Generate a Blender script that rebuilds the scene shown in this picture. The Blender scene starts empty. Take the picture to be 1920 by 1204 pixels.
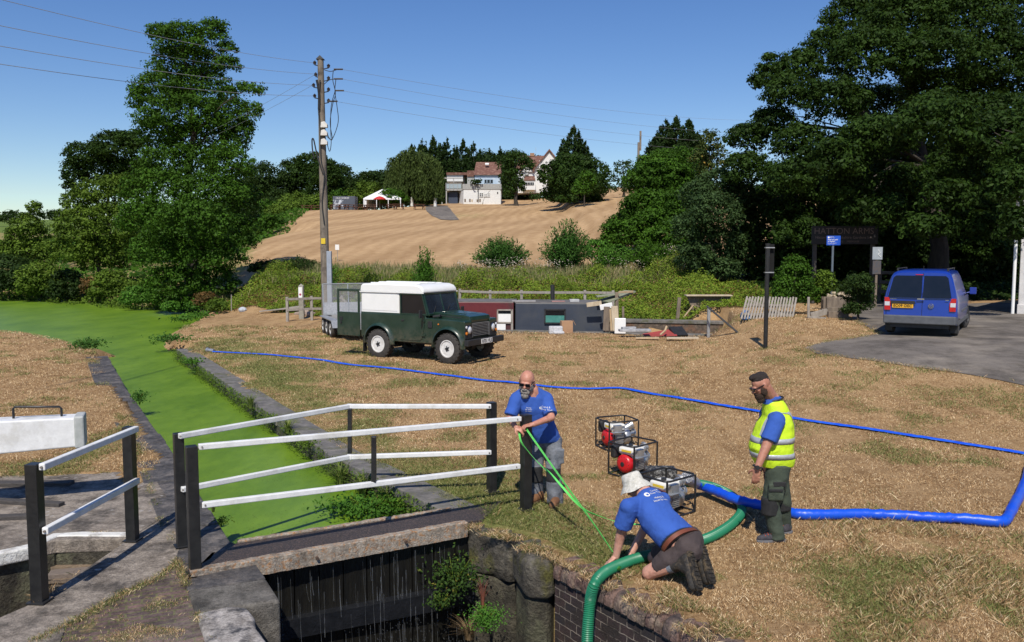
import bpy, bmesh, math, random
import numpy as np
from mathutils import Vector, Matrix, Quaternion
R = math.radians
C = bpy.context.scene.collection
scene = bpy.context.scene

# ------------------------------------------------------------ camera, world, sun
CAM_H = 3.0
PITCH = math.atan(132 / 1600)
cam_data = bpy.data.cameras.new('camera')
cam_data.sensor_width = 36; cam_data.lens = 30.0
cam_data.clip_start = 0.1; cam_data.clip_end = 3000
cam = bpy.data.objects.new('camera', cam_data); C.objects.link(cam)
cam.location = (0, 0, CAM_H); cam.rotation_euler = (math.pi / 2 - PITCH, 0, 0)
scene.camera = cam
world = bpy.data.worlds.new('World'); scene.world = world; world.use_nodes = True
wn = world.node_tree.nodes; wl = world.node_tree.links
sky = wn.new('ShaderNodeTexSky'); sky.sky_type = 'NISHITA'; sky.sun_disc = False
SUN_EL, SUN_AZ = R(50), R(187)
sky.sun_elevation = SUN_EL; sky.sun_rotation = SUN_AZ
sky.altitude = 50; sky.air_density = 1.0; sky.dust_density = 0.1; sky.ozone_density = 3.0
bg = wn['Background']; bg.inputs[1].default_value = 0.112
hs = wn.new('ShaderNodeHueSaturation'); hs.inputs['Saturation'].default_value = 1.25; hs.inputs['Hue'].default_value = 0.513
wl.new(sky.outputs[0], hs.inputs['Color']); wl.new(hs.outputs[0], bg.inputs[0])
sun_data = bpy.data.lights.new('sun', 'SUN'); sun_data.energy = 5.0; sun_data.angle = R(0.53)
sun_data.color = (1.0, 0.94, 0.84)
sun = bpy.data.objects.new('sun', sun_data); C.objects.link(sun)
sd_ = Vector((math.sin(SUN_AZ) * math.cos(SUN_EL), math.cos(SUN_AZ) * math.cos(SUN_EL), math.sin(SUN_EL)))
sun.rotation_euler = sd_.to_track_quat('Z', 'Y').to_euler()
sun.location = (0, -30, 40)
scene.view_settings.view_transform = 'Standard'; scene.view_settings.look = 'None'
scene.view_settings.exposure = -0.03; scene.view_settings.gamma = 1.0
scene.cycles.max_bounces = 6; scene.cycles.transparent_max_bounces = 6
scene.cycles.diffuse_bounces = 3; scene.cycles.glossy_bounces = 2; scene.cycles.transmission_bounces = 3
scene.cycles.use_denoising = True

# ------------------------------------------------------------ pixel <-> world
F_ = 1600.0
def ray(px, py):
    a = (px - 960) / F_; b = (602 - py) / F_
    return a, math.cos(PITCH) + b * math.sin(PITCH), -math.sin(PITCH) + b * math.cos(PITCH)
def G(px, py, z=0.0):
    r = ray(px, py); t = (z - CAM_H) / r[2]
    return Vector((r[0] * t, r[1] * t, z))
def D(px, py, Y):
    r = ray(px, py); t = Y / r[1]
    return Vector((r[0] * t, Y, CAM_H + r[2] * t))

# ------------------------------------------------------------ tagging
def tag(o, label=None, cat=None, group=None, kind=None):
    if label: o['label'] = label
    if cat: o['category'] = cat
    if group: o['group'] = group
    if kind: o['kind'] = kind
    return o
def thing(name, label, cat, loc=(0, 0, 0), rz=0.0, group=None):
    o = bpy.data.objects.new(name, None); C.objects.link(o)
    o.empty_display_size = 0.2
    o.location = loc; o.rotation_euler = (0, 0, rz)
    return tag(o, label, cat, group)
def copy_tree(o, parent=None):
    c = o.copy(); C.objects.link(c)
    if parent is not None: c.parent = parent
    for ch in [x for x in C.objects if x.parent == o]:
        copy_tree(ch, c)
    return c

# ------------------------------------------------------------ materials
MATS = {}
def N(nt, typ, **kw):
    n = nt.nodes.new(typ)
    for k, v in kw.items(): setattr(n, k, v)
    return n
def ramp(nt, fac, stops):
    r = N(nt, 'ShaderNodeValToRGB')
    els = r.color_ramp.elements
    while len(els) < len(stops): els.new(0.5)
    for e, (p, c) in zip(els, stops):
        e.position = p; e.color = (c[0], c[1], c[2], 1) if len(c) == 3 else c
    nt.links.new(fac, r.inputs[0]); return r.outputs[0]
def mixc(nt, fac, a, b, mode='MIX'):
    m = N(nt, 'ShaderNodeMix', data_type='RGBA', blend_type=mode)
    for s, v in ((m.inputs[0], fac), (m.inputs[6], a), (m.inputs[7], b)):
        if hasattr(v, 'links') or isinstance(v, bpy.types.NodeSocket): nt.links.new(v, s)
        elif isinstance(v, (int, float)): s.default_value = v
        else: s.default_value = (v[0], v[1], v[2], 1)
    return m.outputs[2]
def noise(nt, vec, scale, detail=4, rough=0.6, out=0, dist=0.0):
    n = N(nt, 'ShaderNodeTexNoise'); n.inputs['Scale'].default_value = scale
    n.inputs['Detail'].default_value = detail; n.inputs['Roughness'].default_value = rough
    n.inputs['Distortion'].default_value = dist
    if vec is not None: nt.links.new(vec, n.inputs['Vector'])
    return n.outputs[out]
def mapping(nt, vec, scale=(1, 1, 1), rot=(0, 0, 0)):
    m = N(nt, 'ShaderNodeMapping'); m.inputs['Scale'].default_value = scale; m.inputs['Rotation'].default_value = rot
    nt.links.new(vec, m.inputs['Vector']); return m.outputs[0]
def newmat(name):
    m = bpy.data.materials.new(name); m.use_nodes = True
    nt = m.node_tree; b = nt.nodes['Principled BSDF']
    return m, nt, b
def mat(name, c, c2=None, scale=6, rough=0.6, bump=0.0, metal=0.0, detail=5, bscale=None, spec=0.5, lo=0.35, hi=0.65, stretch=None, c3=None, s3=1.2, coat=0.0, coord='Object', alpha=None, trans=0.0):
    if name in MATS: return MATS[name]
    m, nt, b = newmat(name)
    tc = N(nt, 'ShaderNodeTexCoord'); vec = tc.outputs[coord]
    if stretch: vec = mapping(nt, vec, stretch)
    if c2 is None: c2 = tuple(min(1, v * 0.8) for v in c)
    nz = noise(nt, vec, scale, detail)
    col = ramp(nt, nz, [(lo, c), (hi, c2)])
    if c3 is not None:
        n3 = noise(nt, tc.outputs[coord], s3, 6, 0.65)
        f = ramp(nt, n3, [(0.5, (0, 0, 0)), (0.64, (1, 1, 1))])
        col = mixc(nt, f, col, c3)
    nt.links.new(col, b.inputs['Base Color'])
    b.inputs['Roughness'].default_value = rough; b.inputs['Metallic'].default_value = metal
    b.inputs['Specular IOR Level'].default_value = spec
    if coat: b.inputs['Coat Weight'].default_value = coat; b.inputs['Coat Roughness'].default_value = 0.06
    if trans: b.inputs['Transmission Weight'].default_value = trans
    if alpha is not None: b.inputs['Alpha'].default_value = alpha
    if bump:
        bn = N(nt, 'ShaderNodeBump'); bn.inputs['Strength'].default_value = min(1, bump); bn.inputs['Distance'].default_value = 0.02 * max(1, bump)
        nt.links.new(noise(nt, vec, bscale or scale * 3, 6, 0.65), bn.inputs['Height'])
        nt.links.new(bn.outputs[0], b.inputs['Normal'])
    MATS[name] = m; return m

def weather(m, s1=28, lo=.55, hi=1.35, s2=None):
    nt = m.node_tree; b = nt.nodes['Principled BSDF']; old = b.inputs['Base Color'].links[0].from_socket; tc = N(nt, 'ShaderNodeTexCoord')
    f = ramp(nt, noise(nt, tc.outputs['Object'], s1, 8, .8), [(.32, (lo,) * 3), (.68, (hi,) * 3)])
    c = mixc(nt, 1.0, old, f, 'MULTIPLY')
    if s2: c = mixc(nt, 1.0, c, ramp(nt, noise(nt, tc.outputs['Object'], s2, 7, .75), [(.36, (.5, .48, .46)), (.55, (1.1, 1.1, 1.1))]), 'MULTIPLY')
    nt.links.new(c, b.inputs['Base Color']); return m
# ------------------------------------------------------------ mesh collector
def vec3(*a): return Vector(a)
class MB:
    def __init__(s): s.v = []; s.f = []
    def add(s, verts, faces):
        o = len(s.v); s.v += [tuple(v) for v in verts]; s.f += [tuple(i + o for i in f) for f in faces]; return s
    def box(s, c, size, rot=None):
        x, y, z = [q / 2 for q in size]; c = Vector(c)
        M = rot if rot is not None else Matrix.Identity(3)
        if not isinstance(M, Matrix): M = Matrix.Rotation(rot, 3, 'Z')
        vs = [c + M @ Vector((i * x, j * y, k * z)) for k in (-1, 1) for j in (-1, 1) for i in (-1, 1)]
        return s.add(vs, [(0, 2, 3, 1), (4, 5, 7, 6), (0, 1, 5, 4), (2, 6, 7, 3), (0, 4, 6, 2), (1, 3, 7, 5)])
    def b2(s, lo, hi): return s.box([(a + b) / 2 for a, b in zip(lo, hi)], [abs(b - a) for a, b in zip(lo, hi)])
    def bar(s, a, b, w, h=None, up=(0, 0, 1)):
        a = Vector(a); b = Vector(b); h = h or w; d = (b - a); L = d.length
        if L < 1e-6: return s
        d.normalize(); up = Vector(up)
        if abs(d.dot(up)) > 0.98: up = Vector((0, 1, 0))
        sx = d.cross(up).normalized(); uz = sx.cross(d)
        M = Matrix((sx, d, uz)).transposed()
        return s.box((a + b) / 2, (w, L, h), M)
    def prism(s, pts, z0, z1):
        n = len(pts)
        ar = sum(pts[i][0] * pts[(i + 1) % n][1] - pts[(i + 1) % n][0] * pts[i][1] for i in range(n))
        if ar < 0: pts = list(reversed(pts))
        zt = z1 if callable(z1) else (lambda x, y: z1)
        vs = [(p[0], p[1], z0) for p in pts] + [(p[0], p[1], zt(p[0], p[1])) for p in pts]
        return s.add(vs, [tuple(range(n - 1, -1, -1)), tuple(range(n, 2 * n))] + [(i, (i + 1) % n, n + (i + 1) % n, n + i) for i in range(n)])
    def extr(s, pts, axis, a, b):
        """profile (p,q) extruded along axis from a to b; axis 'y': profile in xz; 'x': profile in yz"""
        n = len(pts)
        def P(p, t): return (p[0], t, p[1]) if axis == 'y' else ((t, p[0], p[1]) if axis == 'x' else (p[0], p[1], t))
        vs = [P(p, a) for p in pts] + [P(p, b) for p in pts]
        return s.add(vs, [tuple(range(n)), tuple(range(2 * n - 1, n - 1, -1))] + [(i, n + i, n + (i + 1) % n, (i + 1) % n) for i in range(n)])
    def tube(s, pts, r, n=8, caps=True, closed=False):
        pts = [Vector(p) for p in pts]; m = len(pts)
        rs = r if isinstance(r, (list, tuple)) else [r] * m
        o = len(s.v); prev = None
        for i, p in enumerate(pts):
            if closed: t = pts[(i + 1) % m] - pts[i - 1]
            else: t = pts[min(i + 1, m - 1)] - pts[max(i - 1, 0)]
            if t.length < 1e-9: t = Vector((0, 0, 1))
            t.normalize()
            if prev is None:
                a = Vector((0, 0, 1)) if abs(t.z) < 0.9 else Vector((1, 0, 0))
                u = t.cross(a).normalized()
            else:
                u = (prev - t * prev.dot(t))
                if u.length < 1e-6: u = t.orthogonal()
                u.normalize()
            prev = u; w = t.cross(u)
            for k in range(n):
                a = 2 * math.pi * k / n
                s.v.append(tuple(p + (u * math.cos(a) + w * math.sin(a)) * rs[i]))
        for i in range(m if closed else m - 1):
            for k in range(n):
                k2 = (k + 1) % n; a0 = o + i * n; b0 = o + ((i + 1) % m) * n
                s.f.append((a0 + k, a0 + k2, b0 + k2, b0 + k))
        if caps and not closed:
            s.f.append(tuple(o + k for k in range(n - 1, -1, -1))); s.f.append(tuple(o + (m - 1) * n + k for k in range(n)))
        return s
    def cyl(s, a, b, r, n=12, r2=None): return s.tube([a, b], [r, r if r2 is None else r2], n)
    def lathe(s, prof, c=(0, 0, 0), axis='z', n=20, caps=True):
        """prof: (radius, height) list"""
        c = Vector(c); o = len(s.v)
        for (r, h) in prof:
            for k in range(n):
                a = 2 * math.pi * k / n; p, q = r * math.cos(a), r * math.sin(a)
                v = {'z': (p, q, h), 'y': (p, h, -q), 'x': (h, p, q)}[axis]
                s.v.append(tuple(c + Vector(v)))
        m = len(prof)
        for i in range(m - 1):
            for k in range(n):
                k2 = (k + 1) % n
                s.f.append((o + i * n + k, o + i * n + k2, o + (i + 1) * n + k2, o + (i + 1) * n + k))
        if caps: s.f.append(tuple(o + k for k in range(n - 1, -1, -1))); s.f.append(tuple(o + (m - 1) * n + k for k in range(n)))
        return s
    def ell(s, c, r, n=14, m=9, rot=None):
        c = Vector(c); o = len(s.v); M = rot if rot is not None else Matrix.Identity(3)
        vs = [c + M @ Vector((0, 0, -r[2]))]
        for i in range(1, m):
            t = math.pi * i / m - math.pi / 2
            for k in range(n):
                a = 2 * math.pi * k / n
                vs.append(c + M @ Vector((r[0] * math.cos(t) * math.cos(a), r[1] * math.cos(t) * math.sin(a), r[2] * math.sin(t))))
        vs.append(c + M @ Vector((0, 0, r[2])))
        s.v += [tuple(v) for v in vs]
        for k in range(n):
            k2 = (k + 1) % n
            s.f.append((o, o + 1 + k2, o + 1 + k))
            for i in range(m - 2): s.f.append((o + 1 + i * n + k, o + 1 + i * n + k2, o + 1 + (i + 1) * n + k2, o + 1 + (i + 1) * n + k))
            s.f.append((o + 1 + (m - 2) * n + k, o + 1 + (m - 2) * n + k2, len(s.v) - 1))
        return s
    def xf(s, M):
        s.v = [tuple(M @ Vector(v)) for v in s.v]; return s
    def build(s, name, m, parent=None, bevel=0.0, smooth=None, seg=2, loc=None):
        me = bpy.data.meshes.new(name); me.from_pydata(s.v, [], s.f); me.validate(); me.update()
        bm = bmesh.new(); bm.from_mesh(me); bmesh.ops.recalc_face_normals(bm, faces=bm.faces); bm.to_mesh(me); bm.free()
        o = bpy.data.objects.new(name, me); C.objects.link(o)
        if m is not None: me.materials.append(m)
        if parent is not None: o.parent = parent
        if loc is not None: o.location = loc
        if smooth is not None:
            me.polygons.foreach_set('use_smooth', [True] * len(me.polygons))
            if smooth < 180:
                try: me.set_sharp_from_angle(angle=R(smooth))
                except Exception: pass
        if bevel:
            bv = o.modifiers.new('bevel', 'BEVEL'); bv.width = bevel; bv.segments = seg; bv.limit_method = 'ANGLE'; bv.angle_limit = R(35)
        return o
def fastmesh(name, verts, quads, m, parent=None, smooth=False, loc=None):
    verts = np.asarray(verts, np.float32); quads = np.asarray(quads, np.int32)
    k = quads.shape[1]; me = bpy.data.meshes.new(name)
    me.vertices.add(len(verts)); me.vertices.foreach_set('co', verts.ravel())
    me.loops.add(quads.size); me.loops.foreach_set('vertex_index', quads.ravel())
    me.polygons.add(len(quads)); me.polygons.foreach_set('loop_start', np.arange(len(quads), dtype=np.int32) * k)
    me.polygons.foreach_set('loop_total', np.full(len(quads), k, np.int32))
    if smooth: me.polygons.foreach_set('use_smooth', np.ones(len(quads), bool))
    me.update(calc_edges=True)
    if m is not None: me.materials.append(m)
    o = bpy.data.objects.new(name, me); C.objects.link(o)
    if parent is not None: o.parent = parent
    if loc is not None: o.location = loc
    return o
def text_mesh(body, size, m, parent, loc, rot, name='lettering', align='CENTER', extrude=0.001, bold=0.0):
    cu = bpy.data.curves.new(name, 'FONT'); cu.body = body; cu.size = size; cu.align_x = align; cu.align_y = 'CENTER'
    cu.extrude = extrude; cu.offset = bold; cu.resolution_u = 3
    cu.materials.append(m)
    t = bpy.data.objects.new(name, cu); C.objects.link(t)
    bpy.context.view_layer.update()
    me = bpy.data.meshes.new_from_object(t.evaluated_get(bpy.context.evaluated_depsgraph_get()))
    bpy.data.objects.remove(t); me.materials.clear(); me.materials.append(m)
    o = bpy.data.objects.new(name, me); C.objects.link(o); o.parent = parent; o.location = loc; o.rotation_euler = rot
    return o

# ------------------------------------------------------------ terrain function
def S(t): t = np.clip(t, 0, 1); return t * t * (3 - 2 * t)
def poly_sd(x, y, poly):
    x = np.asarray(x, float); y = np.asarray(y, float)
    d = np.full(x.shape, 1e9); inside = np.zeros(x.shape, bool); n = len(poly)
    for i in range(n):
        ax, ay = poly[i][0], poly[i][1]; bx, by = poly[(i + 1) % n][0], poly[(i + 1) % n][1]
        ex, ey = bx - ax, by - ay; wx, wy = x - ax, y - ay
        t = np.clip((wx * ex + wy * ey) / (ex * ex + ey * ey + 1e-12), 0, 1)
        d = np.minimum(d, (wx - ex * t) ** 2 + (wy - ey * t) ** 2)
        c = (ay > y) != (by > y)
        with np.errstate(divide='ignore', invalid='ignore'):
            xi = ax + (y - ay) / (by - ay + 1e-12) * ex
        inside ^= c & (x < xi)
    return np.where(inside, -1, 1) * np.sqrt(d)
WZ = -0.3
def g2(px, py, z=0.0): v = G(px, py, z); return (v.x, v.y)
# natural pool (beyond the stone channel)
POOL = [g2(195, 668, WZ), g2(150, 652, WZ), g2(60, 634, WZ), g2(-200, 618, WZ), g2(-900, 600, WZ), g2(-900, 560, WZ), g2(-200, 561, WZ), g2(0, 562, WZ), g2(120, 565, WZ), g2(250, 573, WZ),
        g2(330, 584, WZ), g2(392, 586, WZ), g2(375, 600, WZ), g2(318, 628, WZ), g2(305, 650, WZ), g2(335, 668, WZ)]
CH_L = [g2(434, 1030), g2(330, 858), g2(240, 738), g2(200, 667)]           # channel edges at coping level
CH_R = [g2(332, 655), g2(400, 702), g2(530, 792), g2(625, 855), g2(833, 961)]
CHAN = CH_L + [(CH_L[-1][0] - 1, CH_L[-1][1] + 2), (CH_R[0][0] - .8, CH_R[0][1] + 2)] + CH_R
GATE_GAP = [g2(430, 1075), g2(445, 1015), g2(845, 950), g2(885, 992)]
LOCK = [g2(455, 1036), g2(530, 1120), (-1.35, 5.9), (0.6, 2.4), (3.4, 3.7), g2(1335, 1204), g2(1030, 1048), g2(960, 1010), g2(878, 990), g2(850, 972)]
MASON = [g2(-300, 893), g2(100, 890), g2(225, 884), g2(240, 930), g2(300, 870), g2(330, 860), g2(434, 1030), g2(497, 1056), (-1.2, 5.9), (0.6, 2.4), (-6, 2.4), (-10, 6), g2(-700, 893)]
TRENCH = [(-6.5, 33.4), (7.7, 30.2), (8.6, 34.2), (-6.2, 37.4)]
def H(x, y):
    x = np.asarray(x, float); y = np.asarray(y, float)
    z = 0.03 * np.sin(x * .7 + 1.3) * np.sin(y * .5) + 0.015 * np.sin(x * 1.9) * np.sin(y * 1.7 + 2)
    z = z * S((y - 9) / 8)
    z = z + .75 * S((x - 2) / 7.5) * S((y - 12) / 9) * (1 - S((y - 25) / 3) * S((8.2 - x) / 1.5))
    # bank down in the near right corner
    z = z - 0.35 * S((x - 3.6) / 1.6) * S((9.2 - y) / 2.5)
    y0 = 38 + 14 * S((x - 9) / 6) + 16 * S((-x - 12) / 6)
    bank = 1.35 * S((y - y0) / 8)
    hill = bank + np.minimum(np.clip(y - 46, 0, 130), 84 + 46 * S((x + 22) / 14)) * .092 + .085 * np.clip(x - 2, 0, 20) * S((y - 70) / 50) + 0.6 * np.exp(-(((x - 9) / 9) ** 2 + ((y - 88) / 14) ** 2)) + .18 * np.sin(y * .11 + x * .05) * S((y - 50) / 20)
    xb = -18.5 - (y - 60) * .19 + 2.2 * np.sin(y * .085) + 1.2 * np.sin(y * .21 + 1)
    L = S((x - xb + 7) / 9)
    low = 1.2 * S((y - y0) / 12) + np.clip(y - 60, 0, 400) * .046
    z = z + np.where(y > 36, hill * L + low * (1 - L), 0)
    sp = poly_sd(x, y, POOL)
    z = np.minimum(z, WZ + np.clip(sp, -3, 3) * .55 + np.where(sp > .5, (sp - .5) * 2, 0))
    sc = poly_sd(x, y, CHAN); z = np.where(sc < 0.12, -1.2, z); z = np.where(poly_sd(x, y, GATE_GAP) < 0, -1.2, z)
    z = np.where(poly_sd(x, y, LOCK) < 0.12, -6, z)
    z = np.where(poly_sd(x, y, MASON) < -0.08, -3, z)
    z = np.where(poly_sd(x, y, TRENCH) < 0, -1.3, z)
    return z
def h(x, y): return float(H(np.array([x]), np.array([y]))[0])
def GT(px, py):
    """first hit of the picture ray with the terrain"""
    r = ray(px, py); Y = np.concatenate([np.arange(5, 60, .02), np.arange(60, 400, .2)])
    t = Y / r[1]; X = r[0] * t; Z = CAM_H + r[2] * t
    k = np.argmax(Z < H(X, Y)); return Vector((X[k], Y[k], h(X[k], Y[k])))
# ------------------------------------------------------------ ground
def straw_mat(name, stripes=False):
    m, nt, b = newmat(name)
    tc = N(nt, 'ShaderNodeTexCoord'); v = tc.outputs['Object']
    at = N(nt, 'ShaderNodeAttribute', attribute_name='green')
    n1 = noise(nt, v, 2.6 if not stripes else .8, 6, .7)
    n2 = noise(nt, v, 22, 5, .75)
    vs = mapping(nt, v, (1, .12, 1), (0, 0, R(-18))) if not stripes else mapping(nt, v, (.9, .06, 1), (0, 0, R(28)))
    n3 = noise(nt, vs, 1.6, 4, .6)
    straw = ramp(nt, n2, [(.36, (.15, .082, .036)), (.5, (.39, .245, .12)), (.64, (.60, .42, .23))])
    straw = mixc(nt, ramp(nt, n1, [(.42, (0, 0, 0)), (.62, (.75, .75, .75))]), straw, (.215, .125, .056))
    straw = mixc(nt, ramp(nt, n3, [(.45, (0, 0, 0)), (.6, (.6, .6, .6))]), straw, (.47, .31, .16))
    grn = ramp(nt, n2, [(.3, (.055, .10, .018)), (.7, (.19, .25, .06))])
    add = N(nt, 'ShaderNodeMath', operation='ADD'); nt.links.new(at.outputs['Fac'], add.inputs[0])
    nn = noise(nt, v, 1.35, 7, .75); nt.links.new(nn, add.inputs[1])
    f = ramp(nt, add.outputs[0], [(.55, (0, 0, 0)), (.72, (.6, .6, .6)), (1.0, (1, 1, 1))])
    spx = N(nt, 'ShaderNodeSeparateXYZ'); nt.links.new(v, spx.inputs[0]); mr = N(nt, 'ShaderNodeMapRange'); mr.inputs[1].default_value = 44; mr.inputs[2].default_value = 50; nt.links.new(spx.outputs[1], mr.inputs[0])
    wvv = N(nt, 'ShaderNodeTexWave'); wvv.inputs['Scale'].default_value = .22; wvv.inputs['Distortion'].default_value = 8; wvv.inputs['Detail'].default_value = 3; wvv.inputs['Detail Scale'].default_value = .4
    nt.links.new(mapping(nt, v, (1, 1, 1), (0, 0, R(5))), wvv.inputs['Vector'])
    wv2 = N(nt, 'ShaderNodeTexWave'); wv2.inputs['Scale'].default_value = .05; wv2.inputs['Distortion'].default_value = 9; wv2.inputs['Detail'].default_value = 4; wv2.inputs['Detail Scale'].default_value = .3
    nt.links.new(mapping(nt, v, (1, .5, 1), (0, 0, R(40))), wv2.inputs['Vector'])
    hc_ = ramp(nt, wvv.outputs['Fac'], [(.15, (.41, .27, .145)), (.85, (.46, .31, .17))])
    hc_ = mixc(nt, 1.0, hc_, ramp(nt, wv2.outputs['Fac'], [(.1, (.88, .86, .84)), (.9, (1.05, 1.05, 1.05))]), 'MULTIPLY')
    hc_ = mixc(nt, 1.0, hc_, ramp(nt, noise(nt, v, 1.4, 8, .8), [(.3, (.78, .74, .68)), (.62, (1.1, 1.1, 1.1))]), 'MULTIPLY')
    straw = mixc(nt, mr.outputs[0], straw, hc_)
    col = mixc(nt, f, straw, grn)
    nt.links.new(col, b.inputs['Base Color']); b.inputs['Roughness'].default_value = .95; b.inputs['Specular IOR Level'].default_value = .1
    bn = N(nt, 'ShaderNodeBump'); bn.inputs['Strength'].default_value = .9; bn.inputs['Distance'].default_value = .03
    nt.links.new(noise(nt, v, 45, 6, .8), bn.inputs['Height']); nt.links.new(bn.outputs[0], b.inputs['Normal'])
    return m
def axis(a, b, c, d, f, g):
    """fine step between c and d, growing outwards"""
    out = list(np.arange(c, d + f, f)); s = f; x = out[-1]
    while x < b: s = min(s * 1.07, g); x += s; out.append(x)
    s = f; x = c; pre = []
    while x > a: s = min(s * 1.07, g); x -= s; pre.append(x)
    return np.array(pre[::-1] + out)
xs = axis(-700, 700, -9, 10, .1, 12); ys = axis(-40, 1200, 4.5, 15, .1, 12)
X, Y = np.meshgrid(xs, ys); Z = H(X, Y)
LANE = [g2(1508, 652, .6), g2(1530, 660, .6), g2(1600, 672, .58), g2(1700, 686, .55), g2(1800, 698, .52), g2(1990, 720, .5), (30, 19), (60, 19), (60, 34), (21, 36.5), (16, 36.5), (14.2, 35), (12.4, 31), (11, 27.5), g2(1650, 628, .7), g2(1600, 636, .68), g2(1550, 642, .65)]
def greenness(x, y):
    def seg(poly, w):
        d = np.full(np.shape(x), 1e9)
        for a, b in zip(poly[:-1], poly[1:]):
            ex, ey = b[0] - a[0], b[1] - a[1]; t = np.clip(((x - a[0]) * ex + (y - a[1]) * ey) / (ex * ex + ey * ey), 0, 1)
            d = np.minimum(d, np.hypot(x - a[0] - ex * t, y - a[1] - ey * t))
        return np.exp(-(d / w) ** 2)
    g = -.12 + 0 * x
    g = g + .26 * seg([g2(860, 940), g2(600, 770), g2(420, 640)], 1.1)
    g = g + .30 * seg([g2(870, 930), g2(960, 975), g2(1040, 1010), g2(1130, 1040)], .9)
    g = g + .14 * seg([g2(420, 600), g2(560, 640), g2(700, 700)], 3)
    g = g + .22 * seg([g2(1520, 1090), g2(1620, 1190)], .8)
    g = g + .18 * seg([g2(1700, 1000), g2(1880, 1150)], .6)
    g = g + .20 * seg([g2(60, 905), g2(150, 862), g2(235, 800)], .5)
    g = g + .12 * seg([g2(1480, 760), g2(1900, 780)], 1.5)
    g = g + .10 * seg([g2(1450, 670, .5), g2(1560, 690, .5)], 1.2)
    g = g + .22 * S((y - 60) / 10) * np.exp(-(((x + 6) / 5) ** 2 + ((y - 115) / 10) ** 2))
    g = np.where((x < -18.5 - (y - 60) * .19) & (y > 40), g + .35, g)
    g = np.where(y > 178, g + .5, g)
    return g
nx, ny = len(xs), len(ys)
idx = np.arange(nx * ny).reshape(ny, nx)
quads = np.stack([idx[:-1, :-1], idx[:-1, 1:], idx[1:, 1:], idx[1:, :-1]], -1).reshape(-1, 4)
ground = fastmesh('ground', np.stack([X, Y, Z], -1).reshape(-1, 3), quads, straw_mat('dry_grass'), smooth=True)
tag(ground, kind='structure')
at = ground.data.attributes.new('green', 'FLOAT', 'POINT'); at.data.foreach_set('value', greenness(X, Y).ravel().astype(np.float32))

# draped sheets (road, hill path)
def drape(name, poly, step, m, dz=.006, kind='structure', smooth=True):
    bm = bmesh.new()
    vs = [bm.verts.new((p[0], p[1], 0)) for p in poly]; bm.faces.new(vs)
    x0 = min(p[0] for p in poly); x1 = max(p[0] for p in poly); y0 = min(p[1] for p in poly); y1 = max(p[1] for p in poly)
    for x in np.arange(x0 + step, x1, step):
        bmesh.ops.bisect_plane(bm, geom=bm.verts[:] + bm.edges[:] + bm.faces[:], plane_co=(x, 0, 0), plane_no=(1, 0, 0))
    for y in np.arange(y0 + step, y1, step):
        bmesh.ops.bisect_plane(bm, geom=bm.verts[:] + bm.edges[:] + bm.faces[:], plane_co=(0, y, 0), plane_no=(0, 1, 0))
    bmesh.ops.triangulate(bm, faces=bm.faces[:])
    for v in bm.verts: v.co.z = h(v.co.x, v.co.y) + dz
    for f in bm.faces:
        f.smooth = True
        if f.normal.z < 0: f.normal_flip()
    me = bpy.data.meshes.new(name); bm.to_mesh(me); bm.free(); me.materials.append(m)
    o = bpy.data.objects.new(name, me); C.objects.link(o)
    if kind: o['kind'] = kind
    return o
asphalt = mat('asphalt', (.185, .160, .135), (.11, .095, .08), 90, .9, .5, detail=8, c3=(.215, .185, .15), s3=.6, bscale=160)
weather(asphalt, 70, .72, 1.25, .9)
drape('road', LANE, .4, asphalt, .014)
hp = [D(px, 390, Y_) for px, Y_ in ((797, 134), (806, 142), (838, 142), (843, 132), (850, 120), (861, 107), (845, 106), (826, 108), (810, 115), (800, 124))]
drape('hill_path', [(p.x, p.y) for p in hp], 1.5, asphalt, .05)

# ------------------------------------------------------------ water
m, nt, b = newmat('duckweed')
tc = N(nt, 'ShaderNodeTexCoord'); v = tc.outputs['Object']
c = ramp(nt, noise(nt, v, 60, 5, .8), [(.3, (.070, .140, .009)), (.7, (.135, .240, .012))])
c = mixc(nt, ramp(nt, noise(nt, mapping(nt, v, (1, .35, 1), (0, 0, R(-29))), .9, 5, .6), [(.35, (0, 0, 0)), (.7, (1, 1, 1))]), c, (.165, .27, .02))
v2 = N(nt, 'ShaderNodeTexVoronoi'); v2.inputs['Scale'].default_value = 9; nt.links.new(v, v2.inputs['Vector'])
c = mixc(nt, ramp(nt, noise(nt, v, 7, 6, .8), [(.68, (0, 0, 0)), (.73, (.8, .8, .8))]), c, (.19, .31, .05))
c = mixc(nt, ramp(nt, noise(nt, v, 11, 7, .8), [(.30, (1, 1, 1)), (.34, (0, 0, 0))]), c, (.035, .075, .01))
c = mixc(nt, 1.0, c, ramp(nt, noise(nt, mapping(nt, v, (1, .45, 1), (0, 0, R(-29))), 4.5, 8, .75), [(.36, (.78, .84, .7)), (.62, (1.08, 1.07, 1.0))]), 'MULTIPLY')
nt.links.new(c, b.inputs['Base Color']); b.inputs['Roughness'].default_value = .42; b.inputs['Specular IOR Level'].default_value = .35
bn = N(nt, 'ShaderNodeBump'); bn.inputs['Strength'].default_value = .25; bn.inputs['Distance'].default_value = .004
nt.links.new(noise(nt, v, 120, 4, .8), bn.inputs['Height']); nt.links.new(bn.outputs[0], b.inputs['Normal'])
duck = m
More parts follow.
